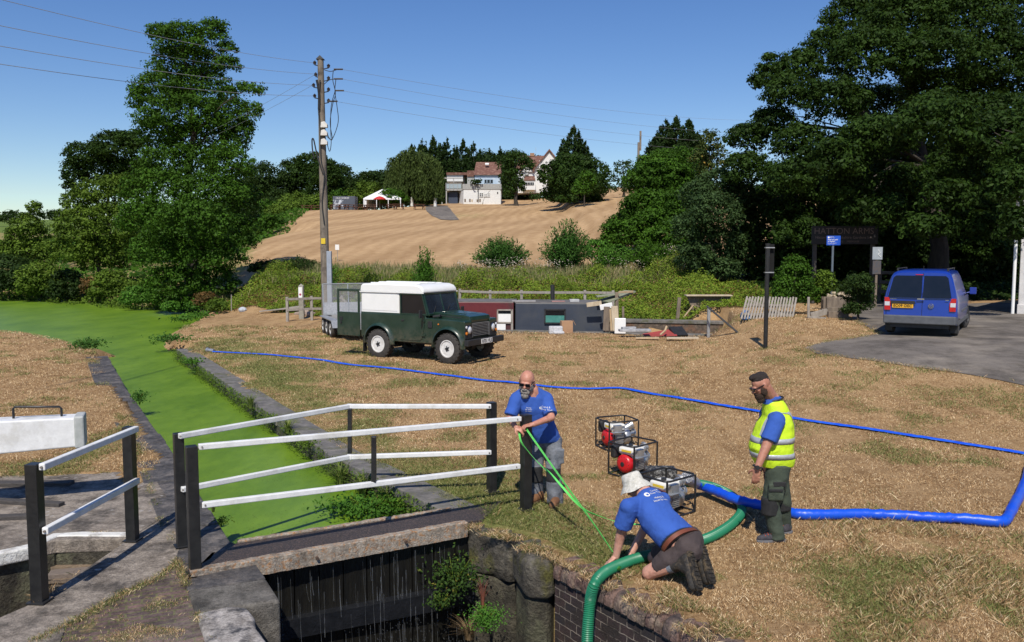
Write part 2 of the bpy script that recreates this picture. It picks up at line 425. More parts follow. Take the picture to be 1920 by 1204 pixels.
wv = [(-80, 21), (-12.5, 21), (CH_L[-1][0] - .3, CH_L[-1][1]), (CH_L[2][0] - .2, CH_L[2][1]), (CH_L[1][0] - .2, CH_L[1][1]), (CH_L[0][0] - .1, CH_L[0][1]), (CH_R[4][0] + .1, CH_R[4][1] + .02), (CH_R[3][0] + .2, CH_R[3][1]),
      (CH_R[2][0] + .2, CH_R[2][1]), (CH_R[1][0] + .2, CH_R[1][1]), (CH_R[0][0] + .2, CH_R[0][1] - .2), (-8.5, 30), (-8.5, 62), (-80, 62)]
w_ = MB().add([(p[0], p[1], WZ) for p in wv], [tuple(range(len(wv)))]).build('canal_water', duck); tag(w_, kind='structure')
# ------------------------------------------------------------ masonry of the lock
concrete = mat('old_concrete', (.22, .185, .15), (.34, .29, .24), 9, .92, 1, detail=10, c3=(.085, .072, .06), s3=2.2, bscale=60)
m = MATS['old_concrete']; nt = m.node_tree; b = nt.nodes['Principled BSDF']
tc = N(nt, 'ShaderNodeTexCoord'); vo = N(nt, 'ShaderNodeTexVoronoi'); vo.inputs['Scale'].default_value = 9; vo.inputs['Randomness'].default_value = 1
nt.links.new(mixc(nt, .12, tc.outputs['Object'], noise(nt, tc.outputs['Object'], 6, 3, .6, 1)), vo.inputs['Vector'])
spots = ramp(nt, vo.outputs['Distance'], [(.17, (1, 1, 1)), (.24, (0, 0, 0))])
msk = ramp(nt, noise(nt, tc.outputs['Object'], 1.3, 3, .5), [(.48, (0, 0, 0)), (.56, (1, 1, 1))])
old = b.inputs['Base Color'].links[0].from_socket
nt.links.new(mixc(nt, mixc(nt, 1, spots, msk, 'MULTIPLY'), old, (.36, .33, .30)), b.inputs['Base Color'])
bluebrick = mat('dark_blue_brick', (.045, .043, .045), (.105, .095, .088), 12, .75, .8, detail=8, c3=(.16, .14, .125), s3=3.5, bscale=40)
darkstone = mat('dark_quoin_stone', (.10, .092, .08), (.17, .155, .135), 4, .9, .9, detail=9, c3=(.065, .06, .05), s3=2.5, bscale=55)
palestone = mat('pale_grey_stone', (.42, .385, .355), (.30, .275, .25), 3, .85, .9, detail=9, c3=(.05, .05, .055), s3=5, bscale=30)
mossy = mat('mossy_wet_wall', (.030, .026, .018), (.075, .066, .045), 5, .8, 1.5, detail=9, c3=(.10, .10, .06), s3=3, bscale=30)
whitep = mat('white_paint', (.80, .80, .79), (.72, .72, .71), 8, .45, .1, c3=(.62, .61, .58), s3=3)
whitew = mat('worn_white_paint', (.62, .61, .57), (.72, .71, .68), 12, .9, .8, c3=(.30, .28, .25), s3=4)
blackp = mat('black_paint', (.012, .012, .013), (.022, .022, .022), 10, .38, .15)

for m_ in (concrete, bluebrick, darkstone, palestone): weather(m_, 30, .5, 1.45, 3.3)
weather(mossy, 30, .4, 1.7, 2.2)
def chips(m, col, scale, lo, hi):
    nt = m.node_tree; b = nt.nodes['Principled BSDF']; old = b.inputs['Base Color'].links[0].from_socket; tc = N(nt, 'ShaderNodeTexCoord')
    nt.links.new(mixc(nt, ramp(nt, noise(nt, tc.outputs['Object'], scale, 8, .85), [(lo, (0, 0, 0)), (hi, (1, 1, 1))]), old, col), b.inputs['Base Color'])
chips(whitep, (.20, .17, .14), 22, .66, .70); chips(blackp, (.16, .14, .12), 26, .68, .72); weather(whitep, 9, .86, 1.04)
def PG(*pts, z=0.0): return [g2(a, b, z) for a, b in pts]
pv = thing('paving', None, None); pv['kind'] = 'structure'
yard = PG((-420, 893), (100, 890), (228, 884), (281, 881), (325, 950), (300, 972), (243, 1009), (105, 1013)) + [(-5.6, 7.75), (-9.5, 6.6)]
MB().prism(yard, -.14, 0).build('slab', concrete, pv, .012)
walk = PG((243, 1009), (300, 972), (325, 950), (342, 1012), (330, 1048), (300, 1078), (228, 1108), (125, 1168)) + [(-3.35, 6.0), (-3.0, 4.4), (-5.2, 4.4), g2(-60, 1180), g2(0, 1156), g2(74, 1124)]
MB().prism(walk, -3, -.004).build('slab', concrete, pv, .012)
# worn brick paving with grassy joints
m, nt, b = newmat('worn_brick_paving')
tc = N(nt, 'ShaderNodeTexCoord'); vec = mapping(nt, tc.outputs['Object'], (1, 1, 1), (0, 0, R(-24)))
br = N(nt, 'ShaderNodeTexBrick'); br.inputs['Scale'].default_value = 1; br.inputs['Brick Width'].default_value = .24; br.inputs['Row Height'].default_value = .085
br.inputs['Mortar Size'].default_value = .012; br.inputs['Color1'].default_value = (.085, .06, .055, 1); br.inputs['Color2'].default_value = (.16, .10, .085, 1); br.inputs['Mortar'].default_value = (.12, .115, .05, 1)
br.inputs['Mortar Smooth'].default_value = .6
nt.links.new(mixc(nt, .03, vec, noise(nt, vec, 9, 4, .6, 1)), br.inputs['Vector'])
c = mixc(nt, ramp(nt, noise(nt, vec, 2.2, 8, .75), [(.56, (0, 0, 0)), (.62, (1, 1, 1))]), br.outputs['Color'], ramp(nt, noise(nt, vec, 26, 5, .7), [(.35, (.10, .12, .035)), (.6, (.30, .20, .10))]))
c = mixc(nt, ramp(nt, noise(nt, vec, 1.1, 4, .6), [(.5, (0, 0, 0)), (.7, (.6, .6, .6))]), c, (.19, .155, .135))
nt.links.new(c, b.inputs['Base Color']); b.inputs['Roughness'].default_value = .9
bn = N(nt, 'ShaderNodeBump'); bn.inputs['Strength'].default_value = .9; bn.inputs['Distance'].default_value = .02
nt.links.new(mixc(nt, .6, br.outputs['Color'], noise(nt, vec, 30, 6, .7)), bn.inputs['Height']); nt.links.new(bn.outputs[0], b.inputs['Normal'])
weather(m, 34, .45, 1.5, 4); brickpave = m
cob = PG((330, 1048), (352, 1104), (366, 1149)) + [g2(368, 1152), g2(405, 1260), (-2.3, 4.4), (-3.0, 4.4), (-3.35, 6.0)] + PG((125, 1168), (228, 1108), (300, 1078))
MB().prism(cob, -3, -.02).build('brick_paving', brickpave, pv)
MB().prism(PG((325, 950), (420, 1012), (450, 1020), (477, 1053), (345, 1088), (352, 1104), (330, 1048), (342, 1012)), -3, -.008).build('slab', bluebrick, pv, .01)
# recess floor and its plank
MB().prism(PG((90, 1000), (262, 1000), (70, 1130)) + [g2(100, 1063)], -3, -.27).build('recess_floor', mat('recess_gravel', (.19, .125, .08), (.30, .23, .15), 30, .95, 1, detail=8, c3=(.12, .09, .06), s3=4), pv)
pl = MB(); a_ = G(92, 1078, -.25); b_ = G(230, 1066, -.25); pl.bar(a_, b_, .16, .05)
o = pl.build('plank', mat('weathered_wood', (.24, .19, .15), (.15, .12, .10), 14, .9, .6, stretch=(1, 8, 8)), None, .006)
tag(o, 'weathered plank lying in the sunken recess by the white lock edge', 'plank')
o = MB().tube([G(90, 1094, -.2) + (G(232, 1084, -.2) - G(90, 1094, -.2)) * (i / 10) + Vector((0, 0, .006 * (i % 2))) for i in range(11)], .022, 6).build('rope', mat('old_rope', (.20, .15, .10), (.10, .07, .05), 60, .95, 1), None, smooth=60)
tag(o, 'old brown rope lying beside the plank in the recess', 'rope')
# left lock chamber wall under the yard, white edge
lw = thing('lock_wall', 'dark mossy lock chamber wall with white painted edge beside the yard', 'wall', (0, 0, 0))
E1 = [g2(-420, 1240), g2(0, 1056), g2(100, 1011)]
MB().prism([(-9.3, 6.72), (-5.6, 7.78), g2(100, 1014), g2(104, 1012), g2(236, 1010), g2(225, 960), g2(-420, 960)], -5, -.142).build('wall_face', mossy, lw)
wp = MB()
def strip(mb, pts, w, z0, z1):
    pts = [Vector((p[0], p[1], 0)) for p in pts]; L = []; Rr = []
    for i, p in enumerate(pts):
        t = (pts[min(i + 1, len(pts) - 1)] - pts[max(i - 1, 0)]).normalized(); n = Vector((-t.y, t.x, 0))
        L.append(p + n * w / 2); Rr.append(p - n * w / 2)
    return mb.prism([(q.x, q.y) for q in L] + [(q.x, q.y) for q in reversed(Rr)], z0, z1)
strip(wp, [(-9.5, 6.64), (-5.6, 7.80), g2(60, 1024), g2(104, 1004), g2(150, 1002), g2(243, 1003)], .13, -.12, .014)
wp.build('painted_edge', whitew, lw, .02, seg=3)
# planks on the yard
for i, (p, q, w) in enumerate([((-60, 936), (116, 946), .11), ((-60, 908), (135, 906), .16), ((-60, 973), (60, 968), .12)]):
    o = MB().bar(G(*p, .02), G(*q, .02), w, .05).build('foot_board', mat('tarred_wood', (.045, .04, .038), (.08, .07, .065), 12, .85, .5, stretch=(1, 6, 6)), None, .008)
    tag(o, ['dark foot board on the concrete under the white beam, ending nearest the camera side', 'wide dark foot board lying in the shadow of the white beam', 'short worn foot board at the left picture edge, nearest the white lock edge'][i], 'board', 'foot boards on the lock yard')

# left quoin stones at the weir
lq = thing('quoin_wall', 'left stone wall end of the weir with blue brick and stone blocks', 'wall', (0, 0, 0))
MB().prism(PG((345, 1088), (477, 1054), (498, 1084), (408, 1098), (352, 1106)), -5, 0).build('blue_brick_course', bluebrick, lq, .01)
MB().prism(PG((352, 1108), (408, 1099), (499, 1085), (526, 1126), (452, 1136), (395, 1145), (366, 1150)), -5, .004).build('quoin_block', darkstone, lq, .03, seg=3)
MB().prism(PG((368, 1153), (432, 1139), (464, 1142), (478, 1160), (480, 1178), (505, 1212)) + [(-1.62, 5.3), (-1.3, 4.4), (-2.3, 4.4), g2(405, 1260)], -5, .02).build('coping_stone', palestone, lq, .035, seg=3)
MB().prism([g2(526, 1130), g2(452, 1140), g2(400, 1150), (-2.3, 5.9), (-.9, 3.2), (-.5, 3.4), (-1.2, 5.0), (-1.62, 6.35)], -6, -1.3).build('wall_face', mossy, lq)

# walkway deck over the weir
pale = mat('lichen_concrete', (.40, .35, .29), (.30, .25, .20), 30, .95, 1, detail=9, c3=(.42, .22, .10), s3=26, bscale=70)
tar = mat('wet_tarmac', (.030, .024, .022), (.07, .052, .045), 60, .55, 1, detail=8, c3=(.16, .11, .085), s3=60, bscale=90)
weather(pale, 45, .55, 1.35, 8)
dk = thing('footbridge', 'narrow concrete walkway over the weir with a dark gritty deck', 'footbridge', (0, 0, 0))
nA, nB = G(352, 1079), G(905, 979); fA, fB = G(446, 1022), G(940, 944)
MB().prism([(nA.x, nA.y), (nB.x, nB.y), (fB.x, fB.y), (fA.x, fA.y)], -.10, .030).build('deck', tar, dk)
u = (nB - nA).normalized(); nn_ = Vector((-u.y, u.x, 0))
def wob(a, b, w, z0, z1, seed, j=.006, n=60):
    rr = random.Random(seed); mb = MB(); d = (b - a) / n; t = d.normalized(); nm = Vector((-t.y, t.x, 0)); P = []
    for i in range(n + 1):
        p = a + d * i; P.append([p + Vector((rr.uniform(-j, j), rr.uniform(-j, j), 0)) - nm * w / 2, p + Vector((0, 0, 0)) + nm * (w / 2 + rr.uniform(-j, j)), z1 + rr.uniform(-j, j) * .6])
    for i in range(n + 1):
        A, B_, z = P[i]; mb.v += [(A.x, A.y, z0), (A.x, A.y, z - .008), (A.x + nm.x * .008, A.y + nm.y * .008, z), (B_.x, B_.y, z), (B_.x, B_.y, z0)]
    for i in range(n):
        for k in range(5):
            k2 = (k + 1) % 5; mb.f.append((i * 5 + k, i * 5 + k2, i * 5 + 5 + k2, i * 5 + 5 + k))
    mb.f += [(0, 1, 2, 3, 4), tuple(n * 5 + k for k in (4, 3, 2, 1, 0))]
    return mb
wob(nA + u * .02, G(874, 985), .085, -.115, .048, 3).build('edge_beam', pale, dk)
wob(fA, G(845, 960), .05, -.1, .05, 4).build('edge_beam', pale, dk)
for (x, y) in ((592, 1042), (758, 1012)):
    p = G(x, y, -.03); p = Vector((p.x, p.y, -.035)) - nn_ * .0
    q = nA + u * ((p - nA).dot(u)) - nn_ * .045
    MB().cyl((q.x, q.y, -.04), (q.x - nn_.x * .035, q.y - nn_.y * .035, -.04), .016, 8).build('bolt', mat('rusty_iron', (.06, .04, .03), (.10, .06, .04), 20, .8, .5), dk)

# weir gate behind the falling water
gate = thing('weir_gate', 'black timber weir gate with water running down it', 'gate', (0, 0, 0))
gm = MB(); ga = Vector((-2.42, 8.22, 0)); gb = Vector((-.42, 9.26, 0)); gd = gb - ga
for i in range(9):
    p = ga + gd * ((i + .5) / 9); gm.box((p.x, p.y, -2.8), (gd.length / 9 - .012, .08, 5.3), Matrix.Rotation(math.atan2(gd.y, gd.x), 3, 'Z'))
gm.build('planks', mat('slimy_black_timber', (.006, .006, .006), (.014, .013, .010), 20, .35, .8, stretch=(1, 1, .1)), gate)
gm = MB(); gm.bar(ga + Vector((-.2, -.14, -.75)), gb + Vector((.2, -.02, -.75)), .18, .2); gm.build('cross_rail', mat('wet_blue_grey_timber', (.006, .007, .009), (.012, .013, .016), 9, .4, .4), gate)
rng = np.random.default_rng(5)
wv_, wf_ = [], []
for i in range(110):
    t = rng.random() ** .8; p = ga + gd * t; n_ = Vector((gd.y, -gd.x, 0)).normalized(); w = rng.uniform(.001, .004); off = rng.uniform(.08, .22)
    x0 = p.x + n_.x * off; y0 = p.y + n_.y * off; z0 = -.14 - rng.random() ** 2 * 1.3; L = rng.uniform(.1, .9); k = 8; dx = gd.x / gd.length; dy = gd.y / gd.length; drift = rng.uniform(.0, .03)
    o_ = len(wv_)
    for j in range(k + 1):
        zz = z0 - L * j / k; ww = w * rng.uniform(.3, 1.3); s = drift * (j / k) ** 2
        wv_ += [(x0 + dx * (s - ww), y0 + dy * (s - ww), zz), (x0 + dx * (s + ww), y0 + dy * (s + ww), zz)]
    for j in range(k): wf_.append((o_ + 2 * j, o_ + 2 * j + 1, o_ + 2 * j + 3, o_ + 2 * j + 2))
for i in range(2600):   # droplets
    t = rng.random() ** .45; p = ga + gd * t; off = rng.uniform(.1, .3); x0 = p.x + n_.x * off; y0 = p.y + n_.y * off; z0 = -.8 - rng.random() ** .6 * 1.3; w = rng.uniform(.0015, .004); L = w * rng.uniform(1, 4)
    o_ = len(wv_); dx = gd.x / gd.length; dy = gd.y / gd.length
    wv_ += [(x0 - dx * w, y0 - dy * w, z0), (x0 + dx * w, y0 + dy * w, z0), (x0 + dx * w, y0 + dy * w, z0 + L), (x0 - dx * w, y0 - dy * w, z0 + L)]; wf_.append((o_, o_ + 1, o_ + 2, o_ + 3))
wat, nt, b = newmat('falling_water'); b.inputs['Base Color'].default_value = (.32, .34, .36, 1); b.inputs['Roughness'].default_value = .15; b.inputs['Alpha'].default_value = .22
tag(fastmesh('falling_water', wv_, wf_, wat), kind='stuff')
tag(MB().prism([(-2.6, 9), (-.2, 10), (4.2, 3.6), (.6, 1.5)], -4.0, -3.4).build('lock_water', mat('dark_water', (.01, .012, .008), None, 5, .08, .2)), kind='structure')

# right quoin: rounded stones
rq = thing('quoin_wall', 'right weathered stone wall end of the weir with rounded mossy blocks', 'wall', (0, 0, 0))
ms = weather(mat('mossy_rounded_stone', (.035, .030, .022), (.11, .098, .078), 4, .92, 1.4, detail=10, c3=(.085, .080, .018), s3=3.4, bscale=32), 26, .35, 1.8, 3)
def rough(o, vox, st, sc):
    rm = o.modifiers.new('mesh', 'REMESH'); rm.mode = 'VOXEL'; rm.voxel_size = vox; rm.use_smooth_shade = True
    t = bpy.data.textures.get('stone_lumps') or bpy.data.textures.new('stone_lumps', 'CLOUDS'); t.noise_scale = sc; t.noise_depth = 5
    dm = o.modifiers.new('lumps', 'DISPLACE'); dm.texture = t; dm.strength = st; dm.mid_level = .55; dm.texture_coords = 'LOCAL'; return o
m_ = MB().prism(PG((874, 984), (905, 968), (1000, 990), (1010, 1000), (957, 1012)), -.52, -.01); rough(m_.build('quoin_block', ms, rq, .07, seg=4), .022, .10, .22)
m_ = MB().prism(PG((958, 1014), (1012, 1000), (1055, 1030), (1036, 1052), (985, 1050)), -.42, -.005).build('quoin_block', ms, rq, .09, seg=5, smooth=60)
MB().prism(PG((966, 1018), (1010, 1006), (1045, 1030), (1030, 1046), (990, 1046)), -5, -.40).build('lower_block', mossy, rq, .05, seg=3)
MB().prism(PG((886, 988), (910, 972), (998, 992), (1004, 1000), (962, 1008)), -5, -.50).build('lower_block', mossy, rq, .04, seg=3)
# brick wall with bullnose coping
wa = Vector((*g2(1036, 1052), 0)); wb = Vector((2.95, 4.15, 0)); wd = wb - wa; WL = wd.length; wang = math.atan2(wd.y, wd.x)
bw = thing('brick_wall', 'dark brick lock wall with rounded coping bricks under the kneeling man', 'wall', wa, wang)
m, nt, b = newmat('lock_brick')
tc = N(nt, 'ShaderNodeTexCoord'); sp = N(nt, 'ShaderNodeSeparateXYZ'); nt.links.new(tc.outputs['Object'], sp.inputs[0]); cb = N(nt, 'ShaderNodeCombineXYZ')
nt.links.new(sp.outputs[0], cb.inputs[0]); nt.links.new(sp.outputs[2], cb.inputs[1]); vec = cb.outputs[0]
br = N(nt, 'ShaderNodeTexBrick'); br.inputs['Scale'].default_value = 1; br.inputs['Brick Width'].default_value = .175; br.inputs['Row Height'].default_value = .082; br.inputs['Mortar Size'].default_value = .006; br.inputs['Mortar Smooth'].default_value = .4; br.inputs['Bias'].default_value = -.2
br.inputs['Color1'].default_value = (.030, .024, .026, 1); br.inputs['Color2'].default_value = (.075, .042, .038, 1); br.inputs['Mortar'].default_value = (.30, .25, .20, 1)
nt.links.new(mixc(nt, .025, vec, noise(nt, tc.outputs['Object'], 14, 4, .6, 1)), br.inputs['Vector'])
mm = ramp(nt, noise(nt, tc.outputs['Object'], 3, 6, .75), [(.40, (0, 0, 0)), (.55, (1, 1, 1))])
c = mixc(nt, mm, (.035, .026, .022), br.outputs['Color'])
zr = N(nt, 'ShaderNodeMapRange'); nt.links.new(sp.outputs[2], zr.inputs[0]); zr.inputs[1].default_value = -.5; zr.inputs[2].default_value = -1.5
c = mixc(nt, zr.outputs[0], c, ramp(nt, noise(nt, tc.outputs['Object'], 5, 7, .7), [(.45, (.03, .025, .018)), (.6, (.13, .065, .03))]))
nt.links.new(c, b.inputs['Base Color']); b.inputs['Roughness'].default_value = .75
bn = N(nt, 'ShaderNodeBump'); bn.inputs['Strength'].default_value = 1; bn.inputs['Distance'].default_value = .02; bn.invert = False
nt.links.new(mixc(nt, .55, br.outputs['Fac'], noise(nt, tc.outputs['Object'], 40, 6, .7)), bn.inputs['Height']); nt.links.new(bn.outputs[0], b.inputs['Normal'])
MB().b2((0, .03, -5), (WL, .5, -.17)).build('brick_face', m, bw)
rr = random.Random(8); x = .01; cm_ = [MB(), MB()]
while x < WL - .12:
    w = rr.uniform(.095, .125); pr = []
    z = rr.uniform(-.018, .008); yo = rr.uniform(-.012, .012); dpt = rr.uniform(.30, .36); rad = .115
    for k in range(9):
        a = math.pi - (math.pi / 2) * k / 8
        pr.append((yo + rad + rad * math.cos(a), z - rad + rad * math.sin(a)))
    pr = [(yo, -.165)] + pr + [(dpt, z), (dpt, -.165)]
    n = len(pr); g = .004; mb = cm_[rr.random() < .4]; tl = rr.uniform(-.01, .01)
    mb.add([(x + g, p, q) for p, q in pr] + [(x + w - g + 0, p, q + tl) for p, q in pr], [tuple(range(n)), tuple(range(2 * n - 1, n - 1, -1))] + [(i, n + i, n + (i + 1) % n, (i + 1) % n) for i in range(n)])
    x += w
cpm = mat('coping_brick_dark', (.055, .045, .045), (.13, .085, .07), 6, .8, 1.2, detail=9, c3=(.22, .165, .12), s3=5, bscale=35)
cpm2 = mat('coping_brick_red', (.11, .06, .05), (.19, .12, .095), 6, .8, 1.2, detail=9, c3=(.25, .19, .14), s3=5, bscale=35)
weather(cpm, 30, .5, 1.5, 6); weather(cpm2, 30, .5, 1.5, 6)
cm_[0].build('coping', cpm, bw, .012, smooth=50); cm_[1].build('coping', cpm2, bw, .012, smooth=50)

# channel walls with coping stones
def offs(p, q, d): t = (Vector(q) - Vector(p)).normalized(); return Vector((-t.y, t.x)) * d
def coping(name, label, line, width, side, z1, m, sl=(.5, .95), seed=1, face=mossy):
    root = thing(name, label, 'wall', (0, 0, 0)); rr = random.Random(seed); mb = MB(); wl_ = MB()
    for a, b_ in zip(line[:-1], line[1:]):
        a = Vector(a); b2_ = Vector(b_); L = (b2_ - a).length; t = (b2_ - a) / L; nrm = Vector((-t.y, t.x)) * side; s = 0
        wl_.prism([tuple(a - t * .02), tuple(b2_ + t * .02), tuple(b2_ + t * .02 + nrm * width * .9), tuple(a - t * .02 + nrm * width * .9)], -1.4, z1 - .13)
        while s < L - .05:
            l = min(rr.uniform(*sl), L - s); p = a + t * (s + .006); q = a + t * (s + l - .006); j = rr.uniform(-.015, .015)
            mb.prism([tuple(p - nrm * (.02 + j)), tuple(q - nrm * (.02 + j)), tuple(q + nrm * width), tuple(p + nrm * width)], z1 - .14, z1 + rr.uniform(-.008, .012)); s += l
    mb.build('coping', m, root, .015); wl_.build('wall_face', face, root)
    return root
coping('canal_wall', 'left canal wall with dark flat coping beside the green water', CH_L, .55, 1, 0.0, bluebrick, seed=2)
coping('canal_wall', 'right canal wall with mossy stone coping below the dry lawn', CH_R, .42, 1, 0.01, mat('grey_coping', (.10, .095, .09), (.19, .175, .16), 5, .9, .9, detail=9, c3=(.10, .10, .06), s3=3), seed=3)

# ------------------------------------------------------------ railings
def post_top(px, py, base): return D(px, py, base.y).z
def railing(label, posts, rails, stubs=()):
    base0 = G(*posts[0][0]); root = thing('railing', label, 'railing', base0)
    L = lambda v: Vector(v) - base0
    ends = {}
    for (b_, topy, w) in posts:
        B_ = G(*b_); zt = D(b_[0], topy, B_.y).z; ends[b_[0]] = B_
        a = math.atan2(posts_dir[1], posts_dir[0])
        mb = MB().box(L((B_.x, B_.y, zt / 2)), (w, w, zt), a); mb.build('post', blackp, root, .006)
        MB().box(L((B_.x, B_.y, .008)), (w * 1.5, w * 1.5, .014), a).build('foot_plate', blackp, root, .003)
    for pts, th in rails:
        P = [L(D(px, py, Y_)) for px, py, Y_ in pts]
        mb = MB()
        for a, b_ in zip(P[:-1], P[1:]): mb.bar(a, b_, .055, th)
        for p in P[1:-1]: mb.box(p, (.06, .06, th + .004))
        ro_ = mb.build('rail', whitep, root, .008)
        for p in (P[0].lerp(P[1], .012), P[-1].lerp(P[-2], .012)): MB().cyl(p + Vector((.0, -.035, 0)), p + Vector((0, -.022, 0)), .011, 8).build('bolt', mat('grey_bolt', (.25, .24, .23), (.15, .12, .1), 30, .6), ro_)
    for (px, y0, y1, Y_, w) in stubs:
        a = L(D(px, y0, Y_)); b_ = L(D(px, y1, Y_)); MB().bar(a, b_, w, w).build('post', blackp, root, .005)
    return root
posts_dir = (.1, 1.59)
railing('white and black railing at the left beside the white painted lock edge', [((75, 1128), 869, .105), ((249, 1013), 800, .1)],
        [([(78, 876, 7.06), (256, 804, 8.66)], .06), ([(84, 996, 7.06), (258, 901, 8.66)], .06)])
posts_dir = (3.13, 1.94)
railing('far footbridge railing with bent white rails next to the green canal', [((341, 1024), 812, .095), ((922, 922), 754, .1)],
        [([(336, 818, 8.42), (655, 762, 10.3), (921, 762, 10.38)], .055), ([(341, 918, 8.42), (655, 857, 10.1), (921, 848, 10.38)], .055)], [(656, 766, 850, 10.25, .05)])
railing('near footbridge railing of two straight white rails, bearded man at its end', [((366, 1074), 836, .1), ((986, 956), 777, .105)],
        [([(372, 838, 7.79), (976, 785, 9.66)], .055), ([(378, 947, 7.79), (974, 874, 9.66)], .055)], [(701, 818, 904, 8.7, .05)])

# white balance beam
bb = thing('balance_beam', 'heavy white balance beam with black handle above the lock yard', 'beam', (-5.2, 10.1, 0))
A = D(152, 806, 10.1); B = Vector((-9.6, 8.35, .86)); dd = (B - A).normalized(); sx = Vector((dd.y, -dd.x, 0)).normalized()
L0 = Vector((-5.2, 10.1, 0))
vs = []
for P, hz, hw in ((A, .175, .15), (B, .26, .19)):
    for sz in (-1, 1):
        for s in (-1, 1): vs.append(P - L0 + sx * s * hw + Vector((0, 0, sz * hz)))
MB().add(vs, [(0, 1, 3, 2), (4, 6, 7, 5), (0, 4, 5, 1), (2, 3, 7, 6), (0, 2, 6, 4), (1, 5, 7, 3)]).build('beam', whitep, bb, .02, seg=3)
Ae = A - L0; MB().bar(Ae + dd * .06, Ae - dd * .05, .33, .385).build('end_cap', mat('shaded_white_paint', (.45, .46, .45), (.33, .35, .33), 6, .6, .2), bb, .02)  # end face of the white beam coloured green-grey, its shade put into the paint
ht = A - L0 + Vector((0, 0, .17)); 
hp_ = [ht + dd * .2, ht + dd * .2 + Vector((0, 0, .10)), ht + dd * .22 + Vector((0, 0, .125)), ht + dd * .68 + Vector((0, 0, .155)), ht + dd * .7 + Vector((0, 0, .13)), ht + dd * .7 + Vector((0, 0, .02))]
MB().tube(hp_, .014, 8).build('handle', blackp, bb, smooth=60)
MB().bar(B - L0 + Vector((0, 0, .2)), B - L0 + Vector((.0, 0, -2.2)), .4, .35).build('heel_post', blackp, bb, .02)
# ------------------------------------------------------------ foliage
def leafmat(name, c1, c2, c3=None, rough=.5, tl=.25):
    if name in MATS: return MATS[name]
    m, nt, b = newmat(name)
    geo = N(nt, 'ShaderNodeNewGeometry'); tc = N(nt, 'ShaderNodeTexCoord')
    st = [(.0, c1), (.6, c2), (1, tuple(v * 1.25 for v in c2))]
    if c3: st = [(.0, c1), (.55, c2), (.92, c2), (.97, c3)]
    col = ramp(nt, geo.outputs['Random Per Island'], st)
    col = mixc(nt, ramp(nt, noise(nt, tc.outputs['Object'], .45, 3, .6), [(.42, (0, 0, 0)), (.62, (.5, .5, .5))]), col, tuple(v * .55 for v in c1))
    nt.links.new(col, b.inputs['Base Color']); b.inputs['Roughness'].default_value = .6; b.inputs['Specular IOR Level'].default_value = .12
    tr = N(nt, 'ShaderNodeBsdfTranslucent'); nt.links.new(mixc(nt, .5, col, (.10, .16, .02)), tr.inputs[0])
    mx = N(nt, 'ShaderNodeMixShader'); mx.inputs[0].default_value = tl
    nt.links.new(b.outputs[0], mx.inputs[1]); nt.links.new(tr.outputs[0], mx.inputs[2]); nt.links.new(mx.outputs[0], nt.nodes['Material Output'].inputs[0])
    MATS[name] = m; return m
def leaf_quads(P, Nn, size, rng, aspect=.55, along=None):
    """P (n,3) centres, Nn (n,3) normals -> rhombus leaves"""
    n = len(P); Nn = Nn / (np.linalg.norm(Nn, axis=1, keepdims=True) + 1e-9)
    r = rng.normal(size=(n, 3)) if along is None else along + rng.normal(size=(n, 3)) * .25
    a = np.cross(Nn, np.cross(r, Nn)); a /= (np.linalg.norm(a, axis=1, keepdims=True) + 1e-9)
    b = np.cross(Nn, a); s = (size * rng.uniform(.6, 1.3, n))[:, None]
    bend = Nn * s * .12
    v = np.stack([P - a * s, P - b * s * aspect + bend + a * s * .1, P + a * s, P + b * s * aspect + bend + a * s * .1], 1)
    return v.reshape(-1, 3), (np.arange(n)[:, None] * 4 + np.arange(4)[None])
def rnd_dir(n, rng): d = rng.normal(size=(n, 3)); return d / np.linalg.norm(d, axis=1, keepdims=True)
BARK = mat('bark', (.035, .028, .02), (.065, .052, .04), 8, .95, 1, stretch=(1, 1, .2))
def crown_points(lobes, leaf, cover, rng, clump=.30, flat=.7, shell=(.55, 1.0), droop=0.0):
    PP, NN = [], []
    for (c, r) in lobes:
        c = np.array(c); r = np.array(r)
        area = math.pi * r[0] * max(r[2], .3) * 1.15
        nl = int(area / (leaf * leaf * .9) * cover * 1.5)
        rc = max(leaf * 3.2, clump * min(r[0], r[2]) ** .8)
        nc = int(max(5, min(nl / 24, 8.0 * (r[0] * r[2]) / (rc * rc)))); per = max(8, nl // nc)
        d = rnd_dir(nc, rng); d[:, 2] = np.where(d[:, 2] < -.6, -d[:, 2], d[:, 2])
        rad = shell[0] + (shell[1] - shell[0]) * rng.uniform(0, 1, nc) ** .4
        cc = c + d * rad[:, None] * np.maximum(r - rc * .35, r * .5)
        rci = rc * rng.uniform(.55, 1.35, nc)
        e = rnd_dir(nc * per, rng).reshape(nc, per, 3); u = rng.uniform(0, 1, (nc, per, 1)) ** .42
        pts = cc[:, None] + e * u * rci[:, None, None] * np.array([1.1, 1.1, flat])
        nn = e * 1.0 + np.array([0, 0, .45]) + d[:, None] * .3 + rng.normal(size=(nc, per, 3)) * .45
        PP.append(pts.reshape(-1, 3)); NN.append(nn.reshape(-1, 3))
        k = max(6, nl // 5)   # inner leaves
        dd_ = rnd_dir(k, rng); q = c + dd_ * (rng.uniform(0, .7, k) ** .5)[:, None] * r
        PP.append(q); NN.append(rng.normal(size=(k, 3)))
    return np.concatenate(PP), np.concatenate(NN)
NLEAF = 0
